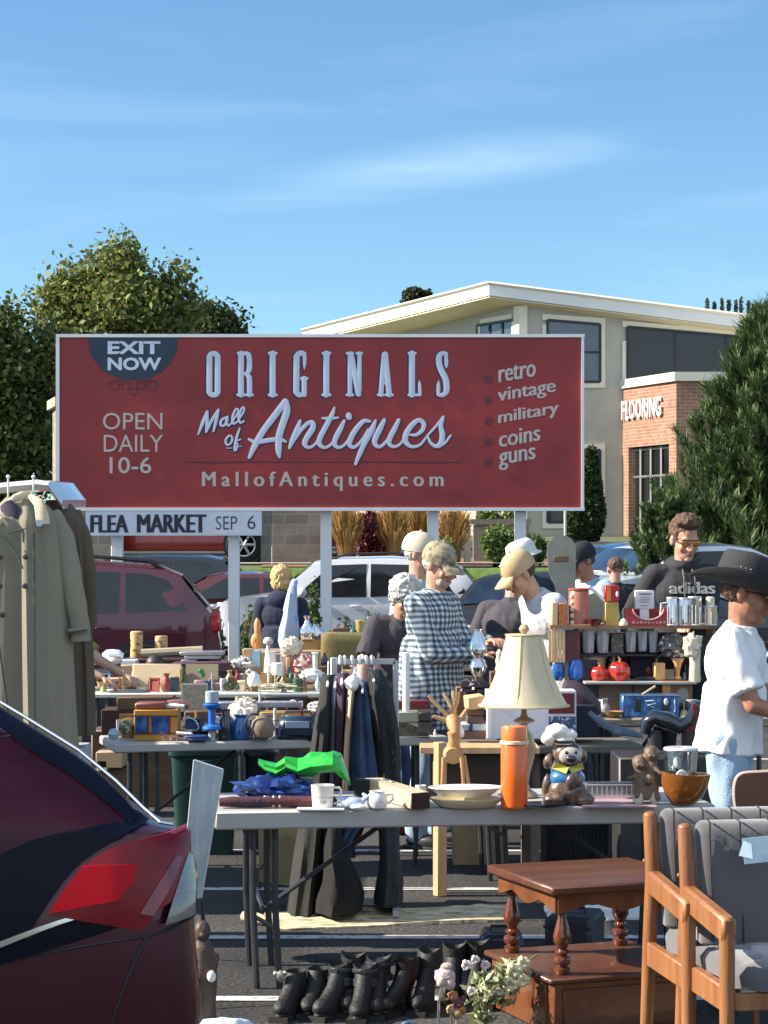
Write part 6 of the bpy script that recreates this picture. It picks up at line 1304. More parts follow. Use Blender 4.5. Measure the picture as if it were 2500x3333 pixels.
boot(958,DB,.115,-22,'low pointed black shoe at the left end of the boot row, toe lit silver','shoe');boot(1032,DB+.05,.115,-15,'second low pointed black shoe in the boot row','shoe')
boot(1104,DB,.20,-35,'black buckled boot, its tongue catching the light, third in the row',buckles=True);boot(1148,DB+.08,.22,-10,'tall narrow black boot just right of the buckled one');boot(1186,DB -.03,.20,-12,'black boot with a white tag, fifth in the row',buckles=True);boot(1232,DB+.04,.215,-5,'black boot with loose laces, sixth in the row',buckles=True)
boot(1318,DB+.05,.21,-40,'tall black cowboy boot with a worn tan patch on the shaft',m=mat('worn_black_leather',(.016,.013,.012),.45,var=.3,scale=7,col2=(.16,.12,.08),thr=.66,sharp=.06));boot(1392,DB+.1,.235,-20,'tallest slouching black boot beside the worn cowboy boot',lean=.02)
boot(1478,DB+.32,.215,-10,'black boot standing behind the pale dried bloom');boot(1552,DB+.34,.225,-8,'black boot with dangling laces left of the suitcase')
# bone-like trinket, gloves
b=MB(8.45/F);b.ell((0,0,22),(16,12,18),None,10,8,.4,3);b.ell((-16,0,30),(9,8,9));b.ell((14,0,32),(8,8,8));prop(b,'silver_buckle','silver skull-like buckle beside the leftmost pointed shoe','buckle',mat('dull_silver',(.45,.42,.38),.4,.6,.4,30),(place(914,8.45),8.45,.13))
# suitcase and boxes
def case(label,x0,x1,yt,d,m,depth=.3,rz=0,name='suitcase',handle=True):
    k=d/F;w=(x1 -x0)*k;h=EYE -(yt -HY)*k;t=thing(name,label,name.replace('_',' '),(place((x0+x1)/2,d),d,0),rz);b=MB();b.box((0,depth/2,h/2),(w,depth,h),bev=.02);b.build('shell',m,t)
    b=MB();b.box((0,depth/2,h*.72),(w+.006,depth+.006,.012));b.build('seam_band',M['darksteel'],t)
    if handle: b=MB();b.tube([(-.05,depth/2,h -.005),(-.045,depth/2,h+.02),(.045,depth/2,h+.02),(.05,depth/2,h -.005)],.007,6);b.build('handle',M['black'],t)
    return t
case('dark navy hard suitcase on the ground behind the boots',1572,1705,3046,9.25,mat('navy_shell',(.022,.027,.042),.35,var=.2,coat=.2),.25)
case('dark grey square case under the turned-leg side table',1768,1925,2985,9.7,mat('charcoal_shell',(.035,.036,.042),.5,var=.25),.3,R(-18),'storage_case')
# flower bunch and dried blooms
d=8.15;k=d/F*1.2;t=thing('artificial_flowers','bunch of cream and pink artificial flowers with trailing green leaves by the side table','flowers',(place(1600,d),d,0))
b=MB(k);rd=random.Random(4)
stems=[(rd.uniform(-70,90),rd.uniform(-30,30),rd.uniform(70,200)) for _ in range(16)]
for x_,y_,z_ in stems: b.tube([(0,0,90),(x_*.6,y_*.6,z_*.8+20),(x_,y_,z_)],2.2,5)
b.tube([(0,0,100),(60,0,170),(125,6,215)],3,6);b.build('stem',mat('green_stem',(.09,.14,.05),.7),t)
leaves('foliage',[(0,0,120*k,75*k,52*k),(-30*k,0,50*k,36*k,55*k),(60*k,0,165*k,50*k,40*k)],520,.019,leafmat('silk_leaves',(.08,.12,.04),(.55,.56,.36),trans=.2),t,aspect=3,shell=.1)
for x_,y_,z_,r_,mm in ((-68,-20,190,17,'cream_petal'),(-45,-24,206,14,'cream_petal'),(-18,-20,190,16,'pink_petal'),(60,-26,176,26,'ivory_petal'),(86,-20,196,22,'ivory_petal'),(48,-30,140,26,'ivory_petal'),(84,-26,150,22,'ivory_petal'),(-55,-30,122,15,'cream_petal'),(-75,-26,92,13,'ivory_petal'),(20,-30,120,13,'cream_petal')):
    c_={'cream_petal': (.72,.64,.62),'pink_petal': (.62,.48,.50),'ivory_petal': (.70,.66,.42)}[mm];b=MB(k)
    for j in range(9): a=j*2.4;b.ell((x_+math.cos(a)*r_*.5,y_+math.sin(a*1.3)*r_*.4,z_+math.sin(a)*r_*.5),(r_*.5,r_*.3,r_*.34),(a,a*.5,0),8,5)
    b.build('bloom',mat(mm,c_,.7,var=.15,scale=30),t)
d=8.05;k=d/F;t=thing('plant_pot','dark grey square pot at the bottom edge below the dried blooms','pot',(place(1455,d),d,0));b=MB(k);b.box((0,0,15),(115,100,62),bev=4);b.build('pot',mat('dark_pot',(.05,.055,.06),.6,var=.4,scale=30),t);b=MB(k);b.ell((-45,-46,44),(7,6,7));b.build('rivet',M['steel'],t)
t=thing('dried_bloom','single pale brown dried bloom on a grey stick, in front of the boots','dried flower',(place(1430,8.0),8.0,.03));k=8.0/F
b=MB(k);b.tube([(-4,0,0),(-2,0,100),(10,0,165)],4.5,6);b.build('stem',M['steel'],t)
b=MB(k);b.ell((18,-4,190),(34,26,28),None,14,10,.3,3);b.ell((6,-24,176),(15,12,18),(0,.4,0),10,6);b.ell((34,-22,170),(18,12,22),None,10,6);b.ell((24,0,222),(20,16,12),None,10,6,.2,3);b.build('petals',mat('dusty_petal',(.56,.44,.40),.8,var=.25,scale=20),t)
t=thing('dried_seed_heads','cluster of orange and brown dried seed heads between pot and bloom','dried flower',(place(1475,8.02),8.02,.05))
for x_,z_,r_,c_ in ((0,105,17,'rust'),(18,84,18,'plum'),(-8,62,15,'straw'),(14,48,18,'straw'),(34,98,10,'plum'),(28,60,14,'rust')):
    b=MB(k);b.ell((x_,-8,z_),(r_,r_*.8,r_),None,10,8,.35,4);b.build('seed_head',mat(c_+'_bloom',{'rust': (.42,.17,.05),'plum': (.14,.05,.06),'straw': (.45,.30,.14)}[c_],.8,var=.3,scale=30),t)
b=MB(k);b.tube([(-6,-12,0),(-6,-12,60)],4,6);b.tube([(10,0,0),(14,0,80)],2.5,5);b.build('stem',mat('dry_stem',(.35,.27,.17),.8),t)
t=thing('garden_shears','dark blue looped handles sticking up at the bottom edge by the boots','tool',(place(1330,7.95),7.95,0));b=MB(7.95/F);b.tube([(-38,0,0),(-30,0,40),(-12,0,72),(0,0,78),(30,0,60),(62,0,24),(66,0,0)],[13,13,10,8,10,12,12],10);b.build('handle',mat('steel_blue_grip',(.05,.10,.16),.4,var=.2),t);b=MB(7.95/F);b.tube([(88,4,0),(94,4,36),(104,4,44)],[10,12,6],8);b.build('red_grip',mat('red_brown_grip',(.30,.08,.06),.5),t)

# ================================================================ SIDE TABLE WITH TURNED LEGS
m_mah=wood('mahogany',(.13,.05,.024),(.075,.026,.014),7,(.15,1,1),rough=.4,coat=.2);m_mahl=wood('warm_mahogany',(.19,.07,.026),(.11,.038,.016),9,(1,1,.15),rough=.3,coat=.4);m_turn=wood('turned_mahogany',(.15,.045,.022),(.08,.024,.014),10,(1,1,.2),rough=.15,coat=.8)
fl=Vector((place(1797,8.04),8.04,0));t=thing('side_table','two-tier dark wood side table with turned legs and a cupboard base','side table',fl,R(20))
Wt,Dt=.62,.62;ax=Matrix.Rotation(R(8),3,'Z')
b=MB();b.box((Wt/2,Dt/2,.545),(Wt,Dt,.034),bev=.008);b.build('tabletop',m_mah,t)
b=MB();n=12
for (x0,y0,x1,y1) in ((.04,.04,Wt -.04,.04),(.04,.04,.04,Dt -.04),(Wt -.04,.04,Wt -.04,Dt -.04),(.04,Dt -.04,Wt -.04,Dt -.04)):
    v=[];p=Vector((x0,y0,0));q_=Vector((x1,y1,0));dn=(q_ -p).normalized();nn=Vector((-dn.y,dn.x,0))*.009;rows=[]
    for i in range(25): f=i/24;g=p.lerp(q_,f);low=.030+.030*abs(math.cos(f*PI*2)) ** 1.5;rows.append([tuple(g -nn+Vector((0,0,.527))),tuple(g -nn+Vector((0,0,.527 -low -.01))),tuple(g+nn+Vector((0,0,.527 -low -.01))),tuple(g+nn+Vector((0,0,.527)))])
    b.loft(rows)
b.build('apron',m_mahl,t,angle=30)
legp=[(.022,0),(.024,.006),(.024,.022),(.014,.028),(.024,.038),(.027,.050),(.024,.062),(.013,.068),(.022,.078),(.022,.084),(.013,.092),(.018,.104),(.026,.122),(.027,.142),(.020,.175),(.014,.205),(.012,.222),(.020,.230),(.024,.238),(.022,.248),(.018,.255)]
for x_,y_ in ((.075,.075),(Wt -.075,.075),(.075,Dt -.075),(Wt -.075,Dt -.075)):
    b=MB();b.lathe([(r*1.25,z) for r,z in legp],(x_,y_,.226),24);lo=b.build('leg',m_turn,t);b=MB();b.box((x_,y_,.503),(.056,.056,.046),bev=.003);b.build('leg_block',m_mahl,lo)
b=MB();b.box((Wt/2,Dt/2,.214),(Wt+.02,Dt+.02,.022),bev=.006);b.build('lower_shelf',m_mah,t)
b=MB();b.box((Wt/2,Dt/2,.105),(Wt -.03,Dt -.03,.196),bev=.004);cb_=b.build('cupboard',m_mahl,t)
b=MB()
for y_ in (.09,Dt -.09): b.box((.012,y_,.105),(.012,.03,.185),bev=.002)
b.box((.012,Dt/2,.190),(.010,Dt -.2,.018));b.box((.012,Dt/2,.025),(.010,Dt -.2,.018));b.build('panel_moulding',m_mahl,cb_)
b=MB();b.box((Wt/2,.012,.105),(Wt -.10,.012,.15),bev=.003);b.build('front_panel',m_mah,cb_)
for y_ in (.03,Dt -.03): b=MB();b.lathe([(.02,0),(.03,.008),(.026,.022),(.032,.034),(.02,.04)],(.0,y_,.001),14);b.build('foot',m_turn,cb_)

# ================================================================ CHAIRS
m_oak2=wood('golden_oak',(.33,.145,.055),(.22,.085,.032),16,(1,1,.12),rough=.45,coat=.1);m_velv=mat('grey_velvet',(.085,.083,.088),.85,var=.14,scale=4,bump=.15,bscale=60,sheen=.7)
def armchair(label,px,d,face):
    t=thing('armchair',label,'chair',(place(px,d),d,0),R(face),'matching oak armchairs')
    W_=.56
    for sx_ in (0,W_):
        b=MB();b.tube([(sx_,.10,0),(sx_,.045,.42),(sx_,.0,.66),(sx_ -.0,.035,.86)],[.022,.025,.028,.026],14);b.ell((sx_,.036,.862),(.026,.026,.016));b.build('rear_post',m_oak2,t)
        b=MB();b.tube([(sx_,-.42,0),(sx_,-.42,.585)],[.022,.026],14);b.build('front_post',m_oak2,t)
        b=MB();b.box((sx_,-.215,.615),(.048,.46,.085),(R(5),0,0),bev=.010);b.build('arm',m_oak2,t)
        b=MB();b.box((sx_,-.19,.375),(.034,.44,.085),bev=.006);b.build('side_rail',m_oak2,t)
        for y_,z_ in ((-.44,.30),(.03,.70)): b=MB();b.ell((sx_ -.018,y_+.02,z_),(.006,.008,.008));b.build('dowel_cap',m_oak2,t)
    b=MB();rows=[];N=60;n=N
    # channelled back cushion
    for i,(z,th,grow) in enumerate(((.475,.02,-.012),(.485,.048,0),(.60,.055,0),(.74,.055,0),(.84,.052,0),(.872,.036,-.006),(.885,.012,-.02))):
        ring=[];cy=.035+(z -.66)*.12;hw_=W_/2 -.035+grow
        for j in range(n):
            q=2*PI*j/n;c_,s_=math.cos(q),math.sin(q);xx=math.copysign(abs(c_) ** .35,c_)*hw_;ch=.5+.5*math.cos(xx/hw_*PI*2.5+PI*.0);yy=math.copysign(abs(s_) ** .6,s_)*th*(.90+.12*(abs(math.cos(xx/.105*PI/1.0)) ** .5));ring.append((W_/2+xx,cy -.02+yy,z))
        rows.append(ring)
    b.loft(rows);b.build('backrest',m_velv,t,angle=60)
    b=MB()
    for j in range(-2,3):
        b.tube([(W_/2+j*.105,-.055+(z -.66)*.12+.018,z) for z in (.49,.60,.74,.84)]+[(W_/2+j*.105,-.02,.885),(W_/2+j*.105,.02,.892)],.0035,5)
    b.build('back_seam',mat('dark_velvet_seam',(.03,.03,.036),.9),t)
    b=MB();rows=[]
    for z,gr in ((.395,-.03),(.405,0),(.445,.004),(.468,-.01),(.478,-.05),(.480,-.14)): rows.append([(W_/2+math.copysign(abs(math.cos(2*PI*j/40)) ** .4,math.cos(2*PI*j/40))*(W_/2 -.03+gr),-.20+math.copysign(abs(math.sin(2*PI*j/40)) ** .4,math.sin(2*PI*j/40))*(.245+gr) ,z+.006*math.sin(j*1.3)) for j in range(40)])
    b.loft(rows);b.build('seat',m_velv,t,angle=60)
    for y_ in (-.42,.06): b=MB();b.box((W_/2,y_,.365),(W_ -.04,.028,.055),bev=.004);b.build('seat_rail',m_oak2,t)
    return t
armchair('farther golden oak armchair, its plain grey back behind the nearer one',2126,7.70,9)
c2=armchair('nearer golden oak armchair, with a pale blue paper on its grey back',2240,7.36,9)
b=MB();b.box((0,0,0),(.12,.003,.085),(0,R(-6),0));b.add([(-.06,-.003,.03),(-.035,-.012,.02),(-.03,-.012,-.03),(-.075,-.003,-.02)],[(0,1,2,3)])
prop(b,'paper_tag','pale blue paper tag pinned to the nearer armchair back','tag',mat('pale_blue_paper',(.50,.66,.74),.6,var=.12,scale=25),(place(2478,7.24),7.24,EYE -(2765 -HY)*7.24/F),0)
t=thing('dining_chair','dark brown panel-backed chair with a pale curved rim, behind the oak armchairs','chair',(place(2470,8.5),8.5,0));k=8.5/F
b=MB(k);z_=lambda py: (EYE/k) -(py -HY)
out_=[(-72,z_(2640)),(-78,z_(2600)),(-78,z_(2560)),(-70,z_(2532)),(-50,z_(2518)),(0,z_(2514)),(60,z_(2512)),(140,z_(2518)),(160,z_(2540)),(165,z_(2600)),(160,z_(2650))]
b.prism([(x+0,z) for x,z in out_],-4,18);b.build('backrest',mat('brown_board',(.10,.045,.022),.5,var=.2,scale=8),t,angle=20)
b=MB(k);b.tube([(x,4,z) for x,z in cat_rom(out_,3)],6.5,8);b.build('rim',mat('pale_rim_wood',(.50,.38,.30),.5),t)
for x_ in (-66,150):
    b=MB(k);b.tube([(x_,8,0),(x_,8,z_(2640))],10,8);b.build('leg',MATS['brown_board'],t);b=MB(k);b.tube([(x_,-340,0),(x_,-340,380)],10,8);b.build('leg',MATS['brown_board'],t)
b=MB(k);b.box((42,-170,390),(250,350,24),bev=6);b.build('seat',MATS['brown_board'],t)
# bits seen low at the right, behind the armchair
b=MB();b.box((0,0,.012),(.42,.30,.024),bev=.004);prop(b,'wooden_board','pale wooden board on the ground under the nearer armchair','board',M['lightwood'],(place(2400,7.9),7.9,0),R(14))
t=thing('toy_dog','small white and tan china dog on the ground under the armchairs','ornament',(place(2350,8.6),8.6,0));b=MB(8.6/F);b.ell((0,0,30),(22,34,28),None,12,8);b.ell((4,-22,74),(18,18,20),None,12,8);b.cap((-8,-22,30),(-8,-26,6),9,8);b.cap((10,-22,30),(10,-26,6),9,8);b.ell((6,-40,70),(8,8,7));b.ell((-12,-20,78),(6,8,14));b.ell((20,-20,78),(6,8,14));mobj(remesh(b,.004,1),'body',mat('china_dog_glaze',(.70,.62,.50),.3,var=.1,scale=12,col2=(.30,.14,.07),thr=.62,sharp=.04,coat=.4),t)

# ================================================================ CLUTTER ON THE FARTHER TABLES
def on(yb,h,lo,hi): return min(max(dist(yb,h),lo),hi)
def bx(name,label,cat,x0,x1,yt,yb,m,d,depth=.15,rz=0,bev=.004,group=None):
    """box whose base shows at row yb when standing at distance d"""
    return box_item(name,label,cat,x0,x1,yt,yb,m,d,EYE -(yb -HY)/F*d -.0015,depth,rz,bev,group)
def lt(name,label,cat,px,yb,prof,m,d,n=18,sx=1,sy=1,group=None,extra=None,parts=None):
    h=EYE -(yb -HY)/F*d
    if not parts: return lathe_item(name,label,cat,px,prof,m,d,h,n,sx,sy,group,extra)
    t=thing(name,label,cat,I(px,d,h)[0],0,group);k=d/F;b=MB(k);b.lathe(prof,n=n,sx=sx,sy=sy);b.build('body',m,t);parts(t,k);return t
def lm(name,label,cat,px,yb,d,rx,ry,rz_,m,noise_=.35,nf=2.5,group=None,angle=30): return lump(name,label,cat,px,d,EYE -(yb -HY)/F*d,rx,ry,rz_,m,noise_,nf,group,angle=angle)
def fr(px,yb,d): return I(px,d,EYE -(yb -HY)/F*d)[0]
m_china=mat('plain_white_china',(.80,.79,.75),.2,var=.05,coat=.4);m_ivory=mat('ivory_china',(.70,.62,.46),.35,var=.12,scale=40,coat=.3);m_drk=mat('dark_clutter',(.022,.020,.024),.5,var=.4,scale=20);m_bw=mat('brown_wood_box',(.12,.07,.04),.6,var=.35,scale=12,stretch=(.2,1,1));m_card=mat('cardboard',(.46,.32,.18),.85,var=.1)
m_trac=mat('olive_green_toy',(.10,.14,.07),.5,var=.4,scale=40,col2=(.45,.46,.36),thr=.62,sharp=.05)
# ---- table B (between 12.0 and 12.9)
t=thing('toy_chest','orange-gold and blue painted box at the left end of the grey table','box',fr(507,2412,12.15));k=12.15/F
b=MB(k);b.box((0,60,50),(142,120,100),bev=2);b.build('shell',mat('gold_paint',(.46,.22,.03),.55,var=.15,scale=10),t)
b=MB(k);b.box((-48,-1,52),(36,3,54));b.box((14,-1,52),(56,3,54));b.build('front_panel',mat('cobalt_paint',(.015,.05,.28),.45,var=.5,scale=14,col2=(.03,.16,.42),thr=.55,sharp=.1),t)
b=MB(k);b.box((0,-1.5,81),(144,3,4));b.box((0,-1.5,23),(144,3,4));b.box((-25,-1.5,52),(7,3,56));b.box((45,-1.5,52),(6,3,56));b.build('edge_strip',M['maroon'],t)
b=MB(k);b.box((-20,50,112),(100,80,22),bev=5);b.build('lid',mat('brown_red_lid',(.22,.07,.05),.5,var=.2),t)
b=MB(12.25/F);b.tube([(0,0,0),(30,0,2),(62,0,0)],[7,8,6],8);prop(b,'rolling_pin','white stick lying on top of the gold and blue box','stick',M['white'],fr(538,2300,12.25))
b=MB(12.3/F);b.tube([(0,0,0),(40,0,4),(70,0,-8)],[12,13,9],8);prop(b,'cloth_roll','reddish rolled cloth on top of the gold and blue box','cloth roll',mat('faded_red_cloth',(.28,.12,.12),.9,var=.2),fr(545,2292,12.3))
lt('melon_ornament','mottled green and cream ball ornament left of the gold and blue box','ornament',412,2392,[(10,0),(22,6),(28,22),(22,38),(8,46),(1,46)],mat('mottled_green',(.12,.15,.08),.4,var=.4,scale=30,col2=(.40,.38,.26),thr=.58,sharp=.05),12.2)
lt('glass_globe','pale blue glass globe at the left corner of the grey table','globe',370,2408,[(7,0),(15,5),(19,17),(14,30),(6,36),(1,36)],mat('pale_blue_glass',(.30,.42,.48),.15,var=.2,coat=.5),12.0)
t=thing('framed_picture','faded brown framed picture propped up behind the blue bottle','picture',fr(632,2316,13.0));b=MB(13.0/F);b.box((0,10,45),(86,6,92),(R(-8),0,R(3)));b.build('frame',mat('pale_frame',(.42,.38,.31),.7),t);b=MB(13.0/F);b.box((0,6,45),(76,5,80),(R(-8),0,R(3)));b.build('print',mat('faded_print',(.22,.19,.15),.7,var=.4,scale=30),t)
bx('wooden_easel_block','brown wooden block holding up the framed picture','block',600,680,2316,2412,m_bw,12.5,.12)
t=thing('blue_clamp','bright blue plastic spool-shaped holder with a clear tube','holder',fr(690,2412,12.15));k=12.15/F
b=MB(k);b.lathe([(30,36),(32,40),(30,48),(12,54),(12,104),(28,112),(30,118),(26,122)],n=18);b.build('spool',mat('vivid_blue_plastic',(.015,.14,.50),.35,var=.15),t)
b=MB(k);b.lathe([(11,0),(12,2),(12,34),(8,36)],n=14);b.build('tube',mat('cloudy_plastic',(.40,.48,.55),.2,var=.2),t);b=MB(k);b.lathe([(20,123),(22,125),(22,160),(18,162)],n=16);b.build('tube',mat('cloudy_plastic',(.40,.48,.55),.2,var=.2),t)
lt('glass_jar','dark glass jar beside the blue spool holder','jar',735,2412,[(22,0),(25,4),(24,70),(14,84),(14,100),(18,104),(1,104)],mat('dark_bottle_glass',(.02,.03,.05),.12,coat=.6),12.2)
lt('glass_jug','blue glass jug on the grey table next to the pale gourd','jug',785,2410,[(24,0),(32,6),(36,30),(28,62),(20,74),(24,84),(1,84)],mat('blue_jug_glass',(.03,.13,.36),.12,var=.5,scale=20,coat=.6),12.25)
lt('gourd','big round tan gourd on the grey table','gourd',853,2408,[(16,0),(34,10),(42,36),(36,62),(18,78),(6,84),(1,86)],mat('gourd_skin',(.22,.17,.11),.55,var=.25,scale=14),12.15)
b=MB(12.1/F);b.tube([(20*math.cos(a)*1.5,0,42+42*math.sin(a)) for a in [R(20*i+60) for i in range(12)]],4,6);prop(b,'black_hoop','black wire hoop leaning against the tan gourd','hoop',M['black'],fr(828,2408,12.1))
lm('plaster_shells','heap of white shells and plaster pieces behind the gourd','shells',795,2345,12.85,48,34,34,mat('white_shells',(.72,.68,.62),.6,var=.25,scale=40),.6,4.5)
t=thing('radio','dark blue rounded portable radio lying at the right of the grey table','radio',fr(968,2410,12.2));k=12.2/F;b=MB(k);b.box((0,40,38),(128,80,76),bev=18);b.build('case',mat('dark_blue_case',(.018,.03,.06),.25,var=.3,coat=.5),t);b=MB(k);b.box((0,-1,50),(78,3,22),bev=1);b.build('dial',mat('grey_blue_dial',(.25,.33,.42),.2),t);b=MB(k);b.tube([(-52,40,72),(-40,40,90),(40,40,90),(52,40,72)],4,6);b.build('handle',M['darksteel'],t)
lm('camera_gear','black and silver camera gear between the radio and the hanging coats','camera',1020,2412,12.25,28,22,40,mat('black_silver_gear',(.02,.02,.025),.3,var=.3,scale=40,col2=(.45,.50,.55),thr=.62,sharp=.04),.3,4)
bx('wooden_box','amber wooden box with a dark lid behind the radio','box',845,1020,2318,2380,mat('amber_wood',(.30,.17,.05),.5,var=.25,scale=12,stretch=(.2,1,1)),12.75,.15)
b=MB(12.1/F)
for i in range(7): b.tube([(i*7 -24,rd.uniform(-8,8),2),(i*9 -40+rd.uniform(-20,20),0,rd.uniform(10,26)),(i*8+rd.uniform(-10,30),0,3)],2.2,5)
prop(b,'cord_tangle','tangle of pinkish cords in front of the gold and blue box','cords',mat('pink_cord',(.38,.22,.20),.7),fr(560,2412,12.05))
bx('blue_book','dark blue book lying flat at the front of the grey table','book',600,670,2396,2412,mat('dark_blue_cover',(.02,.05,.18),.5),12.05,.1)
b=MB(12.05/F);b.tube([(-26,0,6),(24,-6,3)],[5,4],8);prop(b,'white_tube','slim white tube lying by the dark blue book','tube',M['white'],fr(600,2392,12.1))
lm('dark_bundle','dark brown round bundle between the gold box and the blue spool','bundle',615,2396,12.5,30,26,36,mat('dark_brown_bundle',(.06,.03,.025),.8,var=.4,scale=14),.25,3)
# right half of table B, past the clothes rack
for i,(x0,x1,yt,yb,m,lab) in enumerate(((1292,1362,2352,2400,mat('green_grey_tin',(.26,.27,.21),.5,var=.15),'green-grey flat box, lowest of the stack under the white pole'),(1296,1362,2318,2350,MATS['green_grey_tin'],'green-grey flat box, topmost of the stack under the white pole'),(1364,1408,2350,2394,mat('dark_label_box',(.06,.055,.055),.5,var=.4,scale=40,col2=(.35,.33,.3),thr=.66,sharp=.03),'dark lettered box right of the green-grey boxes'),(1364,1402,2318,2346,MATS['dark_label_box'],'small dark lettered box on top of another beside the green-grey boxes'))): bx('game_box',lab,'box',x0,x1,yt,yb,m,12.55,.15)
t=thing('white_pole','white round pole standing on the boxes in front of the plaid shirt','pole',fr(1322,2318,12.6));b=MB(12.6/F);b.lathe([(12,0),(12,192),(9,194)],n=16);b.build('shaft',M['white'],t)
bx('maroon_case','long maroon box behind the white pole under the plaid shirt','box',1280,1400,2282,2306,mat('maroon_leatherette',(.14,.015,.02),.4),12.9,.15);bx('pale_board','pale board under the long maroon box','board',1280,1400,2306,2322,M['oldwood'],12.9,.2)
bx('support_box','plain box hidden under the pale board on the grey table','box',1286,1396,2322,2372,m_bw,12.9,.15)
b=MB(12.3/F);b.prism([(-60,0),(60,0),(30,24),(-10,44),(-40,50),(-60,40)],0,20);prop(b,'camouflage_hat','drab camouflage cloth hat at the edge of the grey table','hat',mat('drab_camouflage',(.13,.12,.09),.9,0,.1,22,col2=(.05,.05,.04),thr=.5,sharp=.05),fr(1340,2398,12.4))
lt('white_thimble','tiny white cone on the grey table beside the dark lettered boxes','ornament',1416,2396,[(5,0),(4,12),(1,22)],M['white'],12.5)
# ---- bench table between deer and lamp (11.8..12.3)
for i,(x0,x1,yt,yb,c,lab) in enumerate(((1500,1580,2380,2406,(.17,.09,.07),'thick brown book, lowest of the stack behind the wooden deer'),(1492,1582,2356,2379,(.42,.45,.48),'grey-white book with a blue band, second in the stack behind the deer'),(1520,1578,2330,2355,(.12,.07,.06),'dark brown book, third in the stack behind the deer'),(1518,1576,2308,2329,(.17,.10,.07),'brown cloth book, topmost of the stack behind the deer'))): bx('book',lab,'book',x0,x1,yt,yb,mat('book_cover_%d' % i,c,.6,var=.12),11.95,.18,group='stack of books')
bx('book_band','navy paper band round the grey-white book','band',1525,1539,2355.5,2379.4,mat('navy_band',(.01,.03,.12),.5),11.93,.012)
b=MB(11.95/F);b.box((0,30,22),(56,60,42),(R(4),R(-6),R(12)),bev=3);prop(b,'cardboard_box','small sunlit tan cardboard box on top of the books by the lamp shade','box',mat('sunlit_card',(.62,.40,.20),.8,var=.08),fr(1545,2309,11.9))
lt('china_bottle','little white china bottle leaning by the books','bottle',1497,2400,[(12,0),(15,6),(14,22),(7,32),(7,42)],m_china,11.9)
t=thing('storage_carton','big white printed carton on the bench table behind the lamp','carton',fr(1730,2406,11.88));k=11.88/F
b=MB(k);b.box((0,60,78),(292,120,156),bev=1.5);b.build('shell',mat('white_carton',(.66,.68,.74),.7,var=.05),t)
b=MB(k);b.box((98,-1,116),(84,3,66));b.build('maroon_label',mat('maroon_print',(.12,.015,.02),.6),t);b=MB(k);b.box((100,-1,40),(88,3,66));b.build('blue_label',mat('blue_print',(.08,.13,.26),.6,var=.4,scale=50,col2=(.5,.55,.65),thr=.6,sharp=.03),t);b=MB(k);b.box((-108,-1,106),(18,2,10));b.build('logo',mat('grey_print2',(.35,.37,.42),.6),t)
bx('white_folder','white folded board leaning against the left side of the printed carton','board',1586,1602,2262,2406,m_china,11.84,.02)
bx('dark_carton','dark navy tall box between the printed carton and the blue-grey straps','box',1870,1945,2300,2400,mat('navy_cloth_box',(.012,.016,.035),.8,var=.3),12.0,.2)
b=MB(12.2/F);b.tube([(0,0,0),(22,4,-6),(60,0,-32),(96,0,-72),(112,0,-96)],[20,30,34,30,12],14,flat=(1,1,.9));prop(b,'leather_saddlebag','plum-coloured padded leather thing sloping down right of the lamp shade','bag',mat('plum_leather',(.06,.035,.05),.5,var=.25,scale=10),fr(1836,2232,12.2))
b=MB(12.1/F)
for o in (0,14): b.tube([(o,0,84 -o),(40+o,0,52 -o),(86,-4,22+o*.6),(140,0,14+o*.4),(176,0,6)],[9,11,11,9,6],8,flat=(1,.6,1))
b.ell((92,-4,20),(20,12,14),None,10,8,.3,3);prop(b,'webbing_straps','blue-grey webbing straps with a buckle hanging over the bench table','straps',mat('blue_grey_webbing',(.12,.16,.21),.7,var=.2,scale=20),fr(1916,2404,12.0))
# saddle-like black and maroon seat on the right
t=thing('riding_saddle','shiny black and maroon saddle-shaped seat left of the white T-shirt','saddle',fr(2190,2430,11.3));k=11.3/F
b=MB(k);b.tube([(-92,0,40),(-82,0,80),(-62,0,96),(-20,0,84),(20,0,66),(52,0,84),(70,0,124)],[14,24,30,36,34,22,10],16,flat=(1,1.2,.8));b.build('seat',mat('black_saddle',(.016,.022,.032),.18,var=.3,coat=.7),t)
b=MB(k);b.prism([(30,20),(100,-20),(108,6),(92,60),(84,132),(66,140),(56,90),(34,60)],-14,22);b.build('flap',mat('maroon_leather',(.15,.015,.025),.35,var=.2,coat=.4),t)
for x_ in (-60,50): b=MB(k);b.tube([(x_,0,50),(x_,0,-10)],22,12);b.build('stand',m_drk,t)
b=MB();b.box((0,.15,.375),(.52,.42,.75),bev=.01);prop(b,'wooden_chest','dark wooden chest that carries the black and maroon saddle','chest',m_drk,(place(2180,11.1),11.15,0))
# ---- right-hand table R2 : crates, tin, pots, shelf (12.6 .. 13.3, top .83)
hR=.83
for x0,x1,lab in ((1948,2060,'weathered brown wooden crate left of the blue tin'),(2062,2250,'weathered brown wooden crate behind the blue tin')): bx('wooden_crate',lab,'crate',x0,x1,2226,2330,mat('crate_boards',(.20,.15,.11),.85,var=.35,scale=8,stretch=(.15,1,1),bump=.4),12.95,.32,group='crates under the pots')
zt=EYE -(2224 -HY)/F*12.95
b=MB();b.box((0,.14,.008),((2262 -1900)*12.9/F,.46,.014),bev=.002);prop(b,'shelf_plank','thin grey board carrying the red pots and blue jars','board',mat('grey_plank',(.36,.35,.32),.7,var=.15),(place(2080,12.9),12.9,zt+.001))
b=MB();b.box((0,.16,.16),(.12,.3,.31),bev=.004);prop(b,'support_block','dark block under the left end of the pot board, behind the plum leather','block',m_drk,(place(1915,12.95),12.95,hR+.001 -.0));
hp=2222
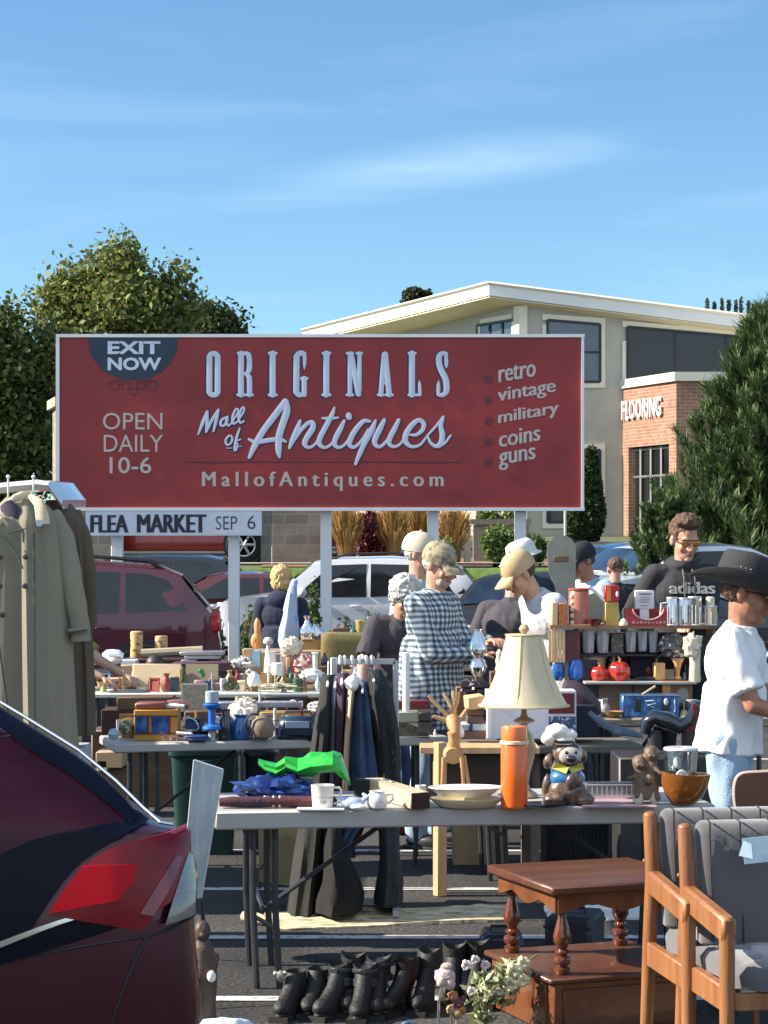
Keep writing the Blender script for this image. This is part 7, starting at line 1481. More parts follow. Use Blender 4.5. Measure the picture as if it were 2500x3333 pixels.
t=thing('printed_tin','blue rectangular metal tin with dark pictures on its side','tin',fr(2118,2337,12.68));k=12.68/F
b=MB(k);b.box((0,36,38),(186,72,74),bev=4);b.build('shell',mat('blue_tin_paint',(.03,.14,.42),.35,var=.4,scale=26,coat=.4,col2=(.10,.27,.55),thr=.55,sharp=.1),t)
b=MB(k);b.box((-42,-1,40),(22,3,40),bev=1);b.box((50,-1,42),(26,3,40),bev=1);b.build('picture',m_drk,t);b=MB(k);b.tube([(-18,-2,54),(8,-2,56),(16,-2,48),(-10,-2,40),(10,-2,34)],3,6);b.ell((50,-2,52),(8,3,12));b.tube([(78,-2,60),(78,-2,20)],2.5,6);b.build('pale_motif',mat('pale_motif_ink',(.50,.58,.68),.5),t);b=MB(k);b.box((0,-1.5,73),(188,3,3));b.build('rim',M['steel'],t)
b=MB(12.6/F);b.tube([(0,0,0),(44,0,28)],4,8);prop(b,'cigar','cigar-like pale stick resting across the top of the blue tin','stick',mat('cigar_brown',(.45,.34,.22),.7),fr(2090,2262,12.7))
t=thing('painted_chest','orange and brown lidded box with a painted oval on the right of the blue tin','box',fr(2205,2302,12.85));k=12.85/F;b=MB(k);b.box((0,40,42),(98,80,84),bev=2);b.build('shell',mat('brown_lacquer',(.20,.09,.04),.4,var=.2),t);b=MB(k);b.box((-36,-1,44),(26,3,78));b.build('orange_panel',mat('orange_lacquer',(.62,.27,.06),.4),t);b=MB(k);b.lathe([(20,0),(20,3)],(16,-1,38),20,sy=1.3,rot=(R(90),0,0));b.build('oval',mat('grey_green_oval',(.26,.29,.22),.5,var=.3,scale=40),t)
bx('riser_box','low dark box hidden beneath the orange and brown lidded box','box',2160,2250,2303,2330,m_drk,12.82,.1)
dP=12.98
for px,rr_,c,lab in ((1816,22,'blue_swirl','blue patterned jar at the edge of the lamp shade'),(1876,28,'plain_blue','round bright blue jar right of the lamp shade')):
    m_=mat(c+'_glaze',(.02,.12,.46),.2,var=.2,scale=20,coat=.5,**({'col2': (.55,.62,.7),'thr': .62,'sharp': .05} if c == 'blue_swirl' else {}))
    lt('ceramic_jar',lab,'jar',px,2216,[(rr_*.6,0),(rr_*.95,10),(rr_,34),(rr_*.8,58),(rr_*.72,66),(rr_*.8,70),(1,70)],m_,dP)
lt('cream_jug','dark-spotted cream vase between the two blue jars','vase',1846,2216,[(9,0),(13,10),(13,44),(8,56),(9,64)],m_ivory,dP+.05)
m_rg=mat('red_pumpkin_glaze',(.50,.025,.012),.12,var=.25,scale=12,coat=1)
def pumpkin(px,r,lab):
    t=thing('ceramic_pumpkin',lab,'ornament',fr(px,2220,12.93),0,'red ceramic pumpkins');k=12.93/F;b=MB(k);N=48
    b.loft([[(r*q*(1 -.08*abs(math.cos(4*a)) ** 4)*math.cos(a),r*q*(1 -.08*abs(math.cos(4*a)) ** 4)*math.sin(a),z*r/30) for a in [2*PI*j/N for j in range(N)]] for q,z in ((.45,0),(.8,5),(1,22),(.95,38),(.7,50),(.3,54),(.05,50))]);b.build('body',m_rg,t,angle=60)
    b=MB(k);b.tube([(0,0,50*r/30),(3,0,60*r/30),(-4,0,66*r/30)],[5,4,3],8);b.build('stalk',mat('pumpkin_stalk',(.42,.24,.10),.5),t)
pumpkin(1950,28,'smaller shaded red ceramic pumpkin left of the brightly lit one');pumpkin(2016,37,'bigger brightly lit red ceramic pumpkin')
t=thing('cream_teapot','cream pot with a big ear handle behind the red pumpkins','teapot',fr(1930,2205,13.12));k=13.12/F;b=MB(k);b.lathe([(26,0),(34,8),(40,34),(42,64),(44,72),(38,74),(1,72)],n=24);b.build('body',mat('cream_pot_glaze',(.58,.48,.36),.3,var=.15,scale=20,coat=.4),t);b=MB(k);b.tube([(36,0,60),(54,0,80),(68,0,66),(62,0,30),(44,0,14)],6,8);b.build('handle',MATS['cream_pot_glaze'],t)
bx('black_box','black box behind the brightly lit red pumpkin','box',2052,2142,2132,2205,mat('black_velvet_box',(.012,.015,.028),.8),13.1,.12)
b=MB(12.92/F);b.tube([(0,0,5),(34,0,6),(64,0,4)],[4,6,5],8);prop(b,'kitchen_knife','dark handled tool lying right of the red pumpkins','tool',m_drk,fr(2068,2214,12.92))
bx('wooden_letter_block','light wood tapered holder marked with a dark figure','holder',2132,2166,2158,2214,mat('lit_pine',(.62,.36,.14),.6,var=.15,scale=20),12.92,.06,rz=R(8))
lt('wooden_goblet','carved light wood goblet beside the tapered holder','goblet',2206,2212,[(12,0),(13,4),(7,12),(8,30),(14,52),(22,68),(20,68),(10,50),(1,48)],MATS['lit_pine'],12.95)
lt('tall_vase','tall ivory vase partly hidden by the white T-shirt','vase',2262,2222,[(16,0),(20,6),(17,60),(20,120),(26,150),(22,152),(1,148)],m_ivory,12.9)
# shelf on top: two box sides and a plank
dS_=12.95;zs=EYE -(2046 -HY)/F*dS_
t=thing('plank_shelf','brown shelf plank on wooden end boxes carrying tins and glass mugs','shelf',(place(2060,dS_),dS_,zs));k=dS_/F
b=MB();b.box((0,.13,.012),((2330 -1790)*k,.30,.024),bev=.002);b.build('plank',mat('brown_plank',(.34,.18,.10),.65,var=.2,scale=9,stretch=(.15,1,1)),t)
b=MB()
for i in range(5): b.box((-(2060 -1795)*k+i*.0+.02,.02+i*.055,-.095 -.01),(.012,.046,.19));b.box((-(2060 -1790 -i*11)*k,-.012,-.105),(.017,.010,.19))
b.build('slatted_side',mat('pale_slats',(.66,.46,.24),.7,var=.15,scale=20),t)
b=MB();b.box((-(2060 -1862)*k,.02,-.10),(54*k,.02,.185));b.build('maroon_board',mat('maroon_wood',(.11,.03,.03),.5,var=.2,scale=12,stretch=(1,1,.2)),t)
b=MB();b.box(((2325 -2060)*k,.13,-(zs -hR)/2),(.02,.28,zs -hR -.004));b.build('upright',M['oldwood'],t);b=MB();b.box((-(2060 -1884)*k,.2,-(zs -hR)/2),(.02,.12,zs -hR -.004));b.build('upright',M['oldwood'],t)
# row of clear glasses hanging / standing under the plank
for i,(x0,x1,y0,y1,lab) in enumerate(((1892,1938,2052,2126,'wide clear glass vase, leftmost under the shelf plank'),(1940,1984,2052,2126,'clear glass vase with a crease, second under the shelf plank'),(2034,2072,2054,2122,'clear tumbler, third in the glass row under the shelf'),(2074,2108,2054,2120,'clear tumbler, fourth in the glass row under the shelf'),(2110,2142,2054,2124,'clear tumbler with a yellowish liquid stain, fifth in the glass row'))):
    w=(x1 -x0)/2;lt('drinking_glass',lab,'glass',(x0+x1)/2,y1,[(w*.72,0),(w*.8,3),(w*.98,y1 -y0 -4),(w,y1 -y0),(w*.92,y1 -y0 -2),(w*.7,6),(1,5)],mat('grey_glassware',(.30,.33,.37),.12,0,0,60,stretch=(1,1,.12),col2=(.62,.65,.68),thr=.5,sharp=.12),13.05,group='glasses under the shelf plank',n=16)  # opaque grey; pale streaks painted in for the glints of clear glass
b=MB();b.box((0,.1,0),((2148 -1888)*13.0/F,.16,.012));prop(b,'inner_shelf','narrow ledge holding the row of glasses under the plank','shelf',m_drk,(place(2018,13.0),13.0,EYE -(2131 -HY)/F*13.0 -.004))
bx('picture_card','small grey-green engraved card among the glasses under the shelf','card',1990,2030,2062,2128,mat('engraved_card',(.20,.19,.15),.5,var=.4,scale=50,col2=(.42,.42,.38),thr=.6,sharp=.05),13.05,.01)
bx('dark_backing','dark board closing the back of the shelf behind the glasses','board',1888,2240,2058,2215,mat('backing_board',(.045,.025,.035),.8,var=.4),13.24,.02)
lm('glass_figures','jumble of clear and silver glass figures right of the tumblers','glassware',2190,2140,13.0,46,22,42,mat('silver_glass_jumble',(.10,.10,.11),.15,0,0,26,col2=(.80,.82,.84),thr=.60,sharp=.04),.7,5)
lm('lace_swan','white china bird on the right end under the shelf','ornament',2252,2140,12.85,26,20,42,m_ivory,.5,4)
# on the plank (row 2038)
dT=12.93;yb=2037.0
bx('spice_box','narrow pale wooden box at the left end of the shelf','box',1796,1816,1960,yb,mat('pale_box_wood',(.66,.50,.28),.7),dT,.2)
bx('patterned_tin','small orange and red patterned tin at the left end of the shelf','tin',1818,1848,1964,yb,mat('orange_pattern',(.50,.20,.05),.4,0,.0,60,col2=(.45,.05,.03),thr=.52,sharp=.04,coat=.3),dT,.12)
t=thing('dotted_tin','large orange-pink cylinder tin with a column of cream dots','tin',fr(1884,yb,dT+.08));k=(dT+.08)/F;b=MB(k);b.lathe([(30,0),(33,3),(33,110),(31,113)],n=28);b.build('body',mat('salmon_tin',(.42,.13,.08),.4,var=.2,scale=8,coat=.3),t)
b=MB(k)
for z in (10,32,54,74,96): b.ell((-22,-24,z),(9,4,9),None,12,8)
b.build('dot',mat('cream_dot',(.78,.62,.42),.5),t);b=MB(k);b.lathe([(33.5,113.5),(35,115),(35,120),(32,122)],n=28);b.build('lid',mat('salmon_lid',(.36,.09,.06),.4),t)
lt('red_dish','small dark red dish behind the tall red and yellow canister','dish',1936,yb,[(12,0),(20,8),(26,22),(23,22),(10,6)],mat('dark_red_glaze',(.14,.01,.02),.2,coat=.5),dT)
t=thing('oil_can','tall canister, red above and mustard yellow below, with a white spout','canister',fr(1992,yb,dT));k=dT/F;b=MB(k);b.box((0,22,38),(44,44,76),bev=2);b.build('body',mat('mustard_paint',(.50,.33,.07),.45,var=.15,scale=12),t);b=MB(k);b.box((0,22,104),(46,44,54),bev=2);b.build('red_top',mat('vivid_red_paint',(.50,.012,.02),.35,var=.12,coat=.3),t);b=MB(k);b.tube([(-22,8,80),(-48,6,106),(-74,4,126)],[4,4,6],8);b.build('spout',M['white'],t);b=MB(k);b.box((-10,-1,104),(12,3,48));b.build('orange_stripe',mat('orange_stripe_paint',(.7,.25,.05),.5),t);b=MB(k);b.ell((17,-1,102),(5,3,10));b.build('white_mark',M['white'],t)
lt('seashell','small pinkish shell between the canister and the red basket','shell',2030,yb,[(14,0),(15,6),(10,18),(3,24)],m_ivory,dT)
t=thing('red_basket','red open-fronted basket with a curved cut-out holding a white card','basket',fr(2112,yb,dT));k=dT/F
pts=[(-72,0),(68,0),(72,54),(52,54)]+[(48*math.cos(a) -2,54 -34*math.sin(a)) for a in [PI*i/14 for i in range(15)]]+[(-54,54),(-76,54)]
b=MB(k);b.prism(pts,-4,2);b.prism([(-74,0),(70,0),(72,56),(-76,56)],44,48);b.box((-2,22,2),(138,46,4));b.box((-73,22,28),(3,46,54));b.box((70,22,28),(3,46,54));b.build('sides',mat('basket_red',(.36,.03,.045),.5,var=.25,scale=24),t,angle=10)
b=MB(k);b.tube([(50*math.cos(a) -2,-5,55 -36*math.sin(a)) for a in [PI*i/14 for i in range(15)]],2.4,6);b.build('cut_edge',mat('pink_edge',(.62,.38,.36),.5),t)
rdl=random.Random(2);b=MB(k)
for i in range(9): b.box((-50+i*12.5,-5,10+rdl.uniform(-1,1)),(8,1.5,rdl.uniform(5,9)))
b.build('pale_lettering',mat('pink_lettering',(.60,.30,.28),.5),t)
t=thing('price_card','white printed card on a white stand, standing in the red basket','card',fr(2098,1984,dT+.04));k=(dT+.04)/F;b=MB(k);b.box((0,6,31),(64,12,62),bev=3);b.box((0,6,-16),(30,8,34));b.build('card',mat('white_plastic_card',(.72,.68,.68),.5),t);b=MB(k)
b.box((2,-1,50),(38,1.5,7));
for z in (38,31,24,12): b.box((0,-1,z),(34 -(z == 12)*10,1.5,2.6))
b.build('printed_lines',mat('mauve_print',(.33,.24,.33),.6),t)
def mug(px,w,h,lab,yb_=yb,hnd=-1,lid=False):
    t=thing('glass_mug' if not lid else 'lidded_jar',lab,'mug' if not lid else 'jar',fr(px,yb_,dT),0,'glass mugs on the shelf' if not lid else None);k=dT/F
    b=MB(k);b.lathe([(w*.92,0),(w,4),(w,h -3),(w*.96,h),(w*.86,h -2),(w*.84,8),(1,7)],n=12);b.build('vessel',glass('pressed_glass',(.78,.80,.82),.45,.06),t,angle=15)
    b=MB(k)
    for j in range(12): a=2*PI*j/12;b.tube([(w*1.0*math.cos(a),w*1.0*math.sin(a),8),(w*1.0*math.cos(a),w*1.0*math.sin(a),h*.72)],1.5,5)
    b.lathe([(w*1.0,h -5),(w*1.05,h -2),(w*1.0,h+1)],n=20);b.lathe([(w*.95,0),(w*1.04,2),(w,6)],n=20);b.build('ribbing',mat('glass_ribs',(.55,.54,.54),.12,var=.5,scale=60),t)
    if hnd and not lid: b=MB(k);b.tube([(hnd*w,0,h*.8),(hnd*(w+17),0,h*.78),(hnd*(w+20),0,h*.4),(hnd*w,0,h*.25)],4,7);b.build('handle',MATS['glass_ribs'],t)
    if lid: b=MB(k);b.lathe([(w*.62,h),(w*.66,h+4),(w*.66,h+26),(w*.5,h+30)],n=18);b.build('lid',m_ivory,t)
mug(2188,18,92,'tall narrow clear glass mug, first right of the red basket',hnd=-1);mug(2226,18,90,'clear cut-glass mug in the middle of the shelf\'s right end',hnd=0);mug(2262,22,94,'wide sparkling cut-glass mug near the hat brim',hnd=0);mug(2312,22,64,'clear jar with a pale cap at the right end of the shelf',lid=True)
# welding-shield shaped metal thing standing behind the shelf
t=thing('metal_shield','tall grey-green metal shield with rounded top and brown slot','shield',fr(1828,2120,14.2));k=14.2/F
b=MB(k);pts=[(46*math.cos(a),335+42*math.sin(a)) for a in [PI*i/14 for i in range(15)]]+[(-46,300),(-40,250),(-20,210),(-10,150),(-6,60),(60,40),(76,100),(66,160),(44,210),(46,280)]
b.prism(pts,-4,4);b.build('plate',mat('grey_green_metal',(.27,.27,.22),.45,.2,.2,5),t,angle=20);b=MB(k);b.box((-2,-5,300),(48,4,18),bev=1);b.build('slot',mat('brown_slot',(.16,.09,.04),.5),t)
b=MB(k);b.prism([(-30,0),(180,0),(172,70),(150,150),(110,190),(60,170),(20,110),(-20,60)],20,34);b.build('base_plate',mat('tan_metal',(.33,.31,.24),.5,.1,.15,5),t,angle=20)
b=MB(14.2/F);b.box((40,40,-60),(260,120,120));prop(b,'crate','crate on which the tall metal shield stands, behind the shelf','crate',M['oldwood'],(place(1828,14.2),14.25,EYE -(2122 -HY)/F*14.2 -.003))
b=MB();b.box((0,.2,.5),(.5,.4,.96),bev=.01);prop(b,'stack_of_boxes','tall dark box stack behind the shelf, under the crate with the shield','box',m_drk,(place(1870,14.2),14.25,0))
# wooden pallet under the hooded young man
b=MB()
for i in range(5): b.box((0,.12*i -.24,.20),(1.1,.09,.025))
for x_ in (-.5,0,.5): b.box((x_,0,.094),(.09,.6,.187))
prop(b,'wooden_pallet','wooden pallet under the feet of the young man in the adidas hoodie','pallet',M['oldwood'],(place(2222,13.75),13.75,0))
# oil lamp and dark clutter by the plaid shirt
t=thing('oil_lamp','clear glass oil lamp with tall chimney, by the plaid man\'s hands','oil lamp',fr(1556,2232,12.45));k=12.45/F
b=MB(k);b.lathe([(16,92),(27,104),(29,116),(22,150),(13,176),(16,182),(14,182),(11,175),(20,148),(26,116),(24,106)],n=20);b.build('chimney',glass('lamp_glass',(.80,.88,.95),.6,.05),t);b=MB(k);b.lathe([(20,0),(24,4),(10,22),(22,40),(30,60),(22,82),(14,90),(12,92)],n=20);b.build('font',glass('lamp_font_glass',(.72,.78,.84),.45,.08),t);b=MB(k);b.lathe([(13,84),(14,88),(14,98),(8,104)],n=16);b.build('burner',mat('brass',(.5,.38,.2),.35,.8),t)
b=MB(12.5/F);b.box((0,24,-46),(150,60,88),bev=2);prop(b,'storage_crate','brown crate under the oil lamp','crate',mat('brown_crate',(.20,.10,.055),.75,var=.25,scale=10),fr(1560,2235,12.42))
b=MB();b.box((0,.12,.39),(.30,.24,.78),bev=.004);prop(b,'carton','tall carton standing on the ground under the oil lamp crate','carton',m_card,(place(1560,12.55),12.5,0))
lm('camera_case','black leathery camera case at the foot of the oil lamp','case',1548,2262,12.3,46,24,28,mat('black_maroon_case',(.02,.012,.018),.35,0,.0,20,col2=(.35,.33,.36),thr=.68,sharp=.04),.5,4)
lt('ivory_figurine','small ivory figurine left of the lamp shade','figurine',1625,2185,[(12,0),(14,6),(10,20),(13,34),(9,46),(11,58),(4,70),(1,72)],m_ivory,12.6)
b=MB(12.6/F);b.box((0,26,-80),(60,60,160),bev=2);prop(b,'wooden_pillar_stand','narrow brown stand under the ivory figurine','stand',m_bw,fr(1625,2187,12.6))
# ---- table C (16.2..17): the busy china and toys
h7=.74;lo,hi=16.25,16.95
def C(yb): return on(yb,h7,lo,hi)
t=thing('cutting_board','big sunlit cream box lid propped on the pale table','board',fr(510,2244,C(2244)));k=C(2244)/F
b=MB(k);b.box((0,16,40),(158,30,80),(R(-14),0,0),bev=2);b.build('panel',mat('cream_panel',(.70,.54,.34),.7,var=.06,scale=6),t);b=MB(k);b.tube([(36,-6,22),(40,-2,52),(44,0,58)],1.6,5);b.build('scratch',mat('pink_scratch',(.55,.25,.18),.7),t)
t=thing('canvas_print','drab canvas with a small green motif, propped beside the cream lid','canvas',fr(656,2238,C(2240)));b=MB(k);b.box((0,16,38),(108,8,76),(R(-12),0,R(-4)));b.build('canvas',mat('drab_canvas',(.25,.21,.14),.8,var=.1),t);b=MB(k);b.ell((-2,2,54),(10,3,8));b.ell((4,4,42),(7,3,10));b.build('motif',mat('green_motif',(.02,.22,.06),.5),t)
for px,yt,lab in ((445,2055,'taller carved birch log candle holder'),(525,2070,'shorter carved birch log candle holder')):
    hh=2146 -yt;lt('log_candle',lab,'log',px,2146 if px<500 else 2118,[(20,0),(21,3),(20 if px<500 else 21,hh*.5),(21,hh -(0 if px<500 else 28) -3),(18,hh -(0 if px<500 else 28)),(1,hh -(0 if px<500 else 28))],mat('birch_log',(.62,.42,.20),.7,0,.0,26,col2=(.20,.08,.03),thr=.57,sharp=.04,bump=.4),18.4)
t=thing('log_beam','pale squared log lying in front of the log candle holders','log',fr(560,2146,18.2));b=MB(18.2/F);b.tube([(-100,0,18),(100,0,30)],[15,13],8);b.build('shaft',mat('grey_log',(.36,.31,.22),.8,var=.2,scale=12,stretch=(.2,1,1)),t)
bx('display_plinth','dark low plinth carrying the logs behind the pale table','plinth',400,680,2146,2196,mat('dark_plinth',(.05,.02,.018),.8,var=.4),18.1,.4)
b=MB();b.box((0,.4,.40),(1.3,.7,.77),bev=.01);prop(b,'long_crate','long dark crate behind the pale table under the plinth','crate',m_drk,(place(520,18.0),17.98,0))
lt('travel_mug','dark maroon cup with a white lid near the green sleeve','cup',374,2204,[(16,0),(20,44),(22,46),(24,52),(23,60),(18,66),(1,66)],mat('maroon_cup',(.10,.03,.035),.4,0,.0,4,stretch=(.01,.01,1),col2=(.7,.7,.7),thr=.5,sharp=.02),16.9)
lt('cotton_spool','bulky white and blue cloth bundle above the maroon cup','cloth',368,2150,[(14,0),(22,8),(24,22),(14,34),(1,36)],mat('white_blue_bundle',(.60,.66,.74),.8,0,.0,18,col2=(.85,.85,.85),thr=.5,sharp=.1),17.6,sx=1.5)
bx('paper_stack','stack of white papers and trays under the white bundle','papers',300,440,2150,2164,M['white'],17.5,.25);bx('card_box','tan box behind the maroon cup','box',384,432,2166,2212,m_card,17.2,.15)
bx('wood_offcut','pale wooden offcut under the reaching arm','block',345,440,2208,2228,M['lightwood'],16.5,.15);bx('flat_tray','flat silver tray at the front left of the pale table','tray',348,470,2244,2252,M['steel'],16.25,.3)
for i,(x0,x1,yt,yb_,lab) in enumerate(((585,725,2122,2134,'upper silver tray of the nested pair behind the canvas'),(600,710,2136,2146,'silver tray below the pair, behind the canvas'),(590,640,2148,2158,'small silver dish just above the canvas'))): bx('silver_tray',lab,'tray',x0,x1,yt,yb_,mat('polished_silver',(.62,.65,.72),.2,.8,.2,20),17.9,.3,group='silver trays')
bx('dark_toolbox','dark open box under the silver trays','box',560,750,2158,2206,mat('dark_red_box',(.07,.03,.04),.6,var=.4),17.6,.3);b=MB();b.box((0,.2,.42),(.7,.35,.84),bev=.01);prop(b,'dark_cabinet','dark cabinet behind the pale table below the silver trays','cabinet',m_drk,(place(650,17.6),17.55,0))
lt('perched_lid','domed dark kettle between the logs and the trays','kettle',505,2168,[(30,0),(32,6),(26,24),(14,34),(4,38)],mat('black_iron',(.03,.028,.026),.5,var=.3),17.4)
def toy(px,yb,d,lab):
    t=thing('toy_tractor',lab,'toy',fr(px,yb,d),0,'green toy tractors');k=d/F;b=MB(k);b.box((0,0,20),(44,16,12),bev=3);b.box((-8,0,34),(16,14,20),bev=3);b.tube([(14,0,24),(14,0,44)],1.8,5);b.build('body',m_trac,t)
    for x_,r in ((-14,14),(16,9)):
        for s in (-1,1): b=MB(k);b.lathe([(r*.4,0),(r,1),(r,6),(r*.4,7)],(x_,s*10+3,r),14,rot=(R(90),0,0));b.build('wheel',m_trac,t)
toy(755,2248,16.4,'green metal toy tractor at the centre of the pale table');toy(958,2236,16.5,'green toy truck between the small orange box and the white bowls')
for i,(x0,x1,yt,yb_,m,cat,lab) in enumerate((
    (818,848,2118,2170,mat('sky_label',(.32,.50,.62),.4,var=.2,scale=40),'tin','pale blue tall printed tin'),(850,866,2122,2176,mat('ochre_label',(.34,.24,.08),.5,var=.3,scale=40),'tin','narrow ochre tin beside the pale blue one'),
    (848,888,2190,2236,mat('orange_cardboard',(.66,.38,.20),.6,var=.1),'box','small sunlit orange box at the front of the pale table'),(888,912,2196,2228,m_bw,'box','brown block right of the small orange box'),
    (932,945,2142,2184,mat('wooden_figure',(.62,.36,.16),.6,var=.2,scale=30),'ornament','upright light wooden figure in the china'),(946,962,2150,2186,mat('red_brown_figure',(.30,.08,.05),.5,var=.2),'ornament','red-brown figure behind the green truck'),
    (790,822,2112,2140,M['lightwood'],'block','stack of pale wooden slats left of the pale blue tin'),(1000,1056,2222,2232,mat('lead_tray',(.45,.48,.55),.3,.5),'tray','grey metal tray at the right end of the pale table'),
    (1110,1150,2182,2206,mat('yellow_packet',(.62,.45,.16),.6),'packet','small yellow packet seen through the rack rail'))): bx('small_tin' if cat == 'tin' else ('small_box' if cat == 'box' else cat+'_piece'),lab,cat,x0,x1,yt,yb_,m,C(yb_) if yb_>2200 else 16.9,.10)
lt('milk_pitcher','tall white china pitcher in the middle of the pale table','pitcher',880,2190,[(20,0),(22,4),(19,40),(17,64),(20,70),(18,70),(1,66)],m_china,16.75,extra=lambda b: b.tube([(18,0,60),(34,0,62),(36,0,34),(20,0,18)],3.5,7))
lt('china_mug','white mug in front of the tall white pitcher','mug',904,2198,[(18,0),(20,4),(20,38),(18,40),(1,36)],m_china,16.6,extra=lambda b: b.tube([(-18,0,32),(-32,0,30),(-32,0,12),(-18,0,8)],3.5,7))
lt('china_swan','rounded white china goose beside the small orange box','ornament',826,2236,[(14,0),(20,8),(22,26),(14,42),(4,50)],m_china,16.4,extra=lambda b: b.tube([(-10,0,34),(-24,0,48),(-14,0,56),(-6,0,50)],4.5,7))
lt('candlestick','white china candlestick beside the rack post','candlestick',1026,2188,[(14,0),(15,4),(8,10),(8,56),(13,62),(11,64),(1,60)],m_china,16.75)
lm('china_bowls','jumbled white china bowls at the right of the pale table','bowls',1015,2218,16.45,40,26,22,m_china,.35,4)
lm('lace_hen','frilly white china hen piled on a stand, highest in the clutter','ornament',947,2134,16.95,36,26,32,m_ivory,.5,6)
bx('cake_stand','box stand under the frilly china hen','stand',915,980,2134,2196,mat('cream_stand',(.50,.42,.32),.6,var=.3,scale=30),16.93,.12)
lm('pink_vase_group','cluster of pink and red vases behind the candlestick','vases',995,2190,16.9,36,24,34,mat('pink_red_china',(.45,.30,.28),.4,0,.0,30,col2=(.28,.05,.07),thr=.55,sharp=.05),.5,5)
lt('dark_bottle','little dark bottle left of the rack post','bottle',1056,2168,[(10,0),(11,3),(11,24),(5,34),(5,42)],mat('purple_glass',(.02,.012,.035),.2,coat=.5),16.9)
lm('trinkets','row of small cream and green trinkets along the front of the pale table','trinkets',905,2244,16.28,62,14,10,mat('trinket_mix',(.55,.50,.38),.5,0,.0,34,col2=(.12,.18,.06),thr=.56,sharp=.04),.8,6)
lm('silver_pile','silver and white odds and ends behind the toy tractor','trinkets',790,2172,16.9,34,20,18,mat('silver_white_mix',(.25,.25,.27),.4,0,.0,30,col2=(.75,.73,.70),thr=.5,sharp=.04),.7,6)
lm('red_berries','bright white and maroon figures by the rummaging hand','figurines',1190,2235,15.6,52,26,44,mat('maroon_white_mix',(.12,.03,.03),.5,0,.0,26,col2=(.75,.68,.62),thr=.6,sharp=.04),.6,5)
bx('plain_crate','brown crate carrying the maroon and white figures','crate',1135,1255,2235,2330,m_bw,15.6,.3);b=MB();b.box((0,.16,.3),(.27,.3,.6),bev=.01);prop(b,'carton','carton on the ground beneath the brown crate by the rummaging hand','carton',m_card,(place(1195,15.6),15.62,0))
# ---- farther table D and what stands on it
lt('carved_bird','orange-brown carved wooden bird left of the blonde woman\'s back','carving',838,2112,[(10,0),(16,12),(12,40),(10,56),(12,78),(8,92),(3,100)],mat('orange_wood',(.60,.26,.08),.5,var=.25,scale=20),17.6,extra=lambda b: b.ell((-6,0,24),(16,14,26)))
lt('mushroom_ornament','pale grey mushroom-shaped ornament below the blonde woman','ornament',873,2118,[(9,0),(6,8),(6,18),(16,24),(17,32),(10,42),(1,44)],mat('pale_grey_stone',(.60,.60,.60),.6),17.4)
lt('glass_decanter','clear and blue glass decanter with a narrow neck','decanter',1000,2080,[(20,0),(24,8),(22,34),(10,52),(7,60),(12,74),(10,76),(1,72)],glass('pale_blue_decanter',(.62,.74,.86),.4,.1),17.6)
lt('glass_vase','squat blue-white glass vase right of the decanter','vase',1030,2082,[(16,0),(24,12),(22,30),(10,44),(10,50)],glass('pale_blue_vase',(.55,.66,.80),.35,.15),17.7)
bx('display_box','brown display box under the decanter and vase','box',978,1056,2082,2120,mat('display_brown',(.34,.22,.09),.6,var=.2),17.6,.2)
bx('tall_box_behind','wide wooden case behind the pale table carrying decanter and carvings','case',800,1058,2120,2200,mat('pale_back_case',(.38,.28,.18),.7,var=.3,scale=10,stretch=(.2,1,1)),17.35,.5)
b=MB();b.box((0,.25,.37),(.6,.45,.73),bev=.01);prop(b,'wooden_cabinet','low wooden cabinet standing on the ground behind the pale table','cabinet',m_bw,(place(930,17.3),17.36,0))
t=thing('canvas_covered_crate','large crate covered in stained olive-brown canvas, behind the rummaging hand','crate',fr(1165,2172,17.2));k=17.2/F
b=MB(k);rows=[];
for i,z in enumerate((0,40,80,104,110)): rows.append([(math.copysign(abs(math.cos(q)) ** .3,math.cos(q))*(122 -(i == 4)*8)+3*noise.noise(Vector((q*3,i,0))),90+math.copysign(abs(math.sin(q)) ** .3,math.sin(q))*(84 -(i == 4)*6)+3*noise.noise(Vector((q*3,i,5))),z+(5*noise.noise(Vector((q*2,7,i))) if i>2 else 0)) for q in [2*PI*j/48 for j in range(48)]])
b.loft(rows);b.build('canvas_cover',mat('olive_canvas',(.16,.11,.035),.85,0,.0,3.5,bump=.3,col2=(.12,.14,.05),thr=.5,sharp=.15),t,angle=60)
b=MB(k);b.box((0,90,-120),(236,168,238));b.build('crate_body',m_bw,t)
bx('camera_tray','flat black tray on top of the olive canvas','tray',1150,1228,2046,2060,m_drk,17.5,.2);bx('tin_box','small cream tin on the olive canvas by the plaid sleeve','tin',1232,1262,2040,2064,M['cream'],17.4,.1)
lm('jar_group','small group of jars on the olive canvas near the plaid sleeve','jars',1262,2052,17.6,20,14,18,mat('jar_mix',(.30,.14,.12),.4,0,0,40,col2=(.7,.62,.5),thr=.5,sharp=.05),.5,5);bx('wood_bowl','dark wooden bowl at the left edge of the olive canvas','bowl',1082,1140,2044,2062,m_bw,17.5,.12)
t=thing('blue_flower_bed','row of small blue-white flowers behind the canvas crate','flowers',(place(1150,27.5),27.5,0));leaves('foliage',[(x_/10,0,.66,.28,.18) for x_ in range(-4,5,2)],700,.05,leafmat('blue_flowers',(.05,.12,.08),(.25,.42,.55)),t,shell=.1);b=MB()
for x_ in range(-4,5): b.tube([(x_/11,0,0),(x_/10,0,.6)],.01,5)
b.build('stem',m_green,t)
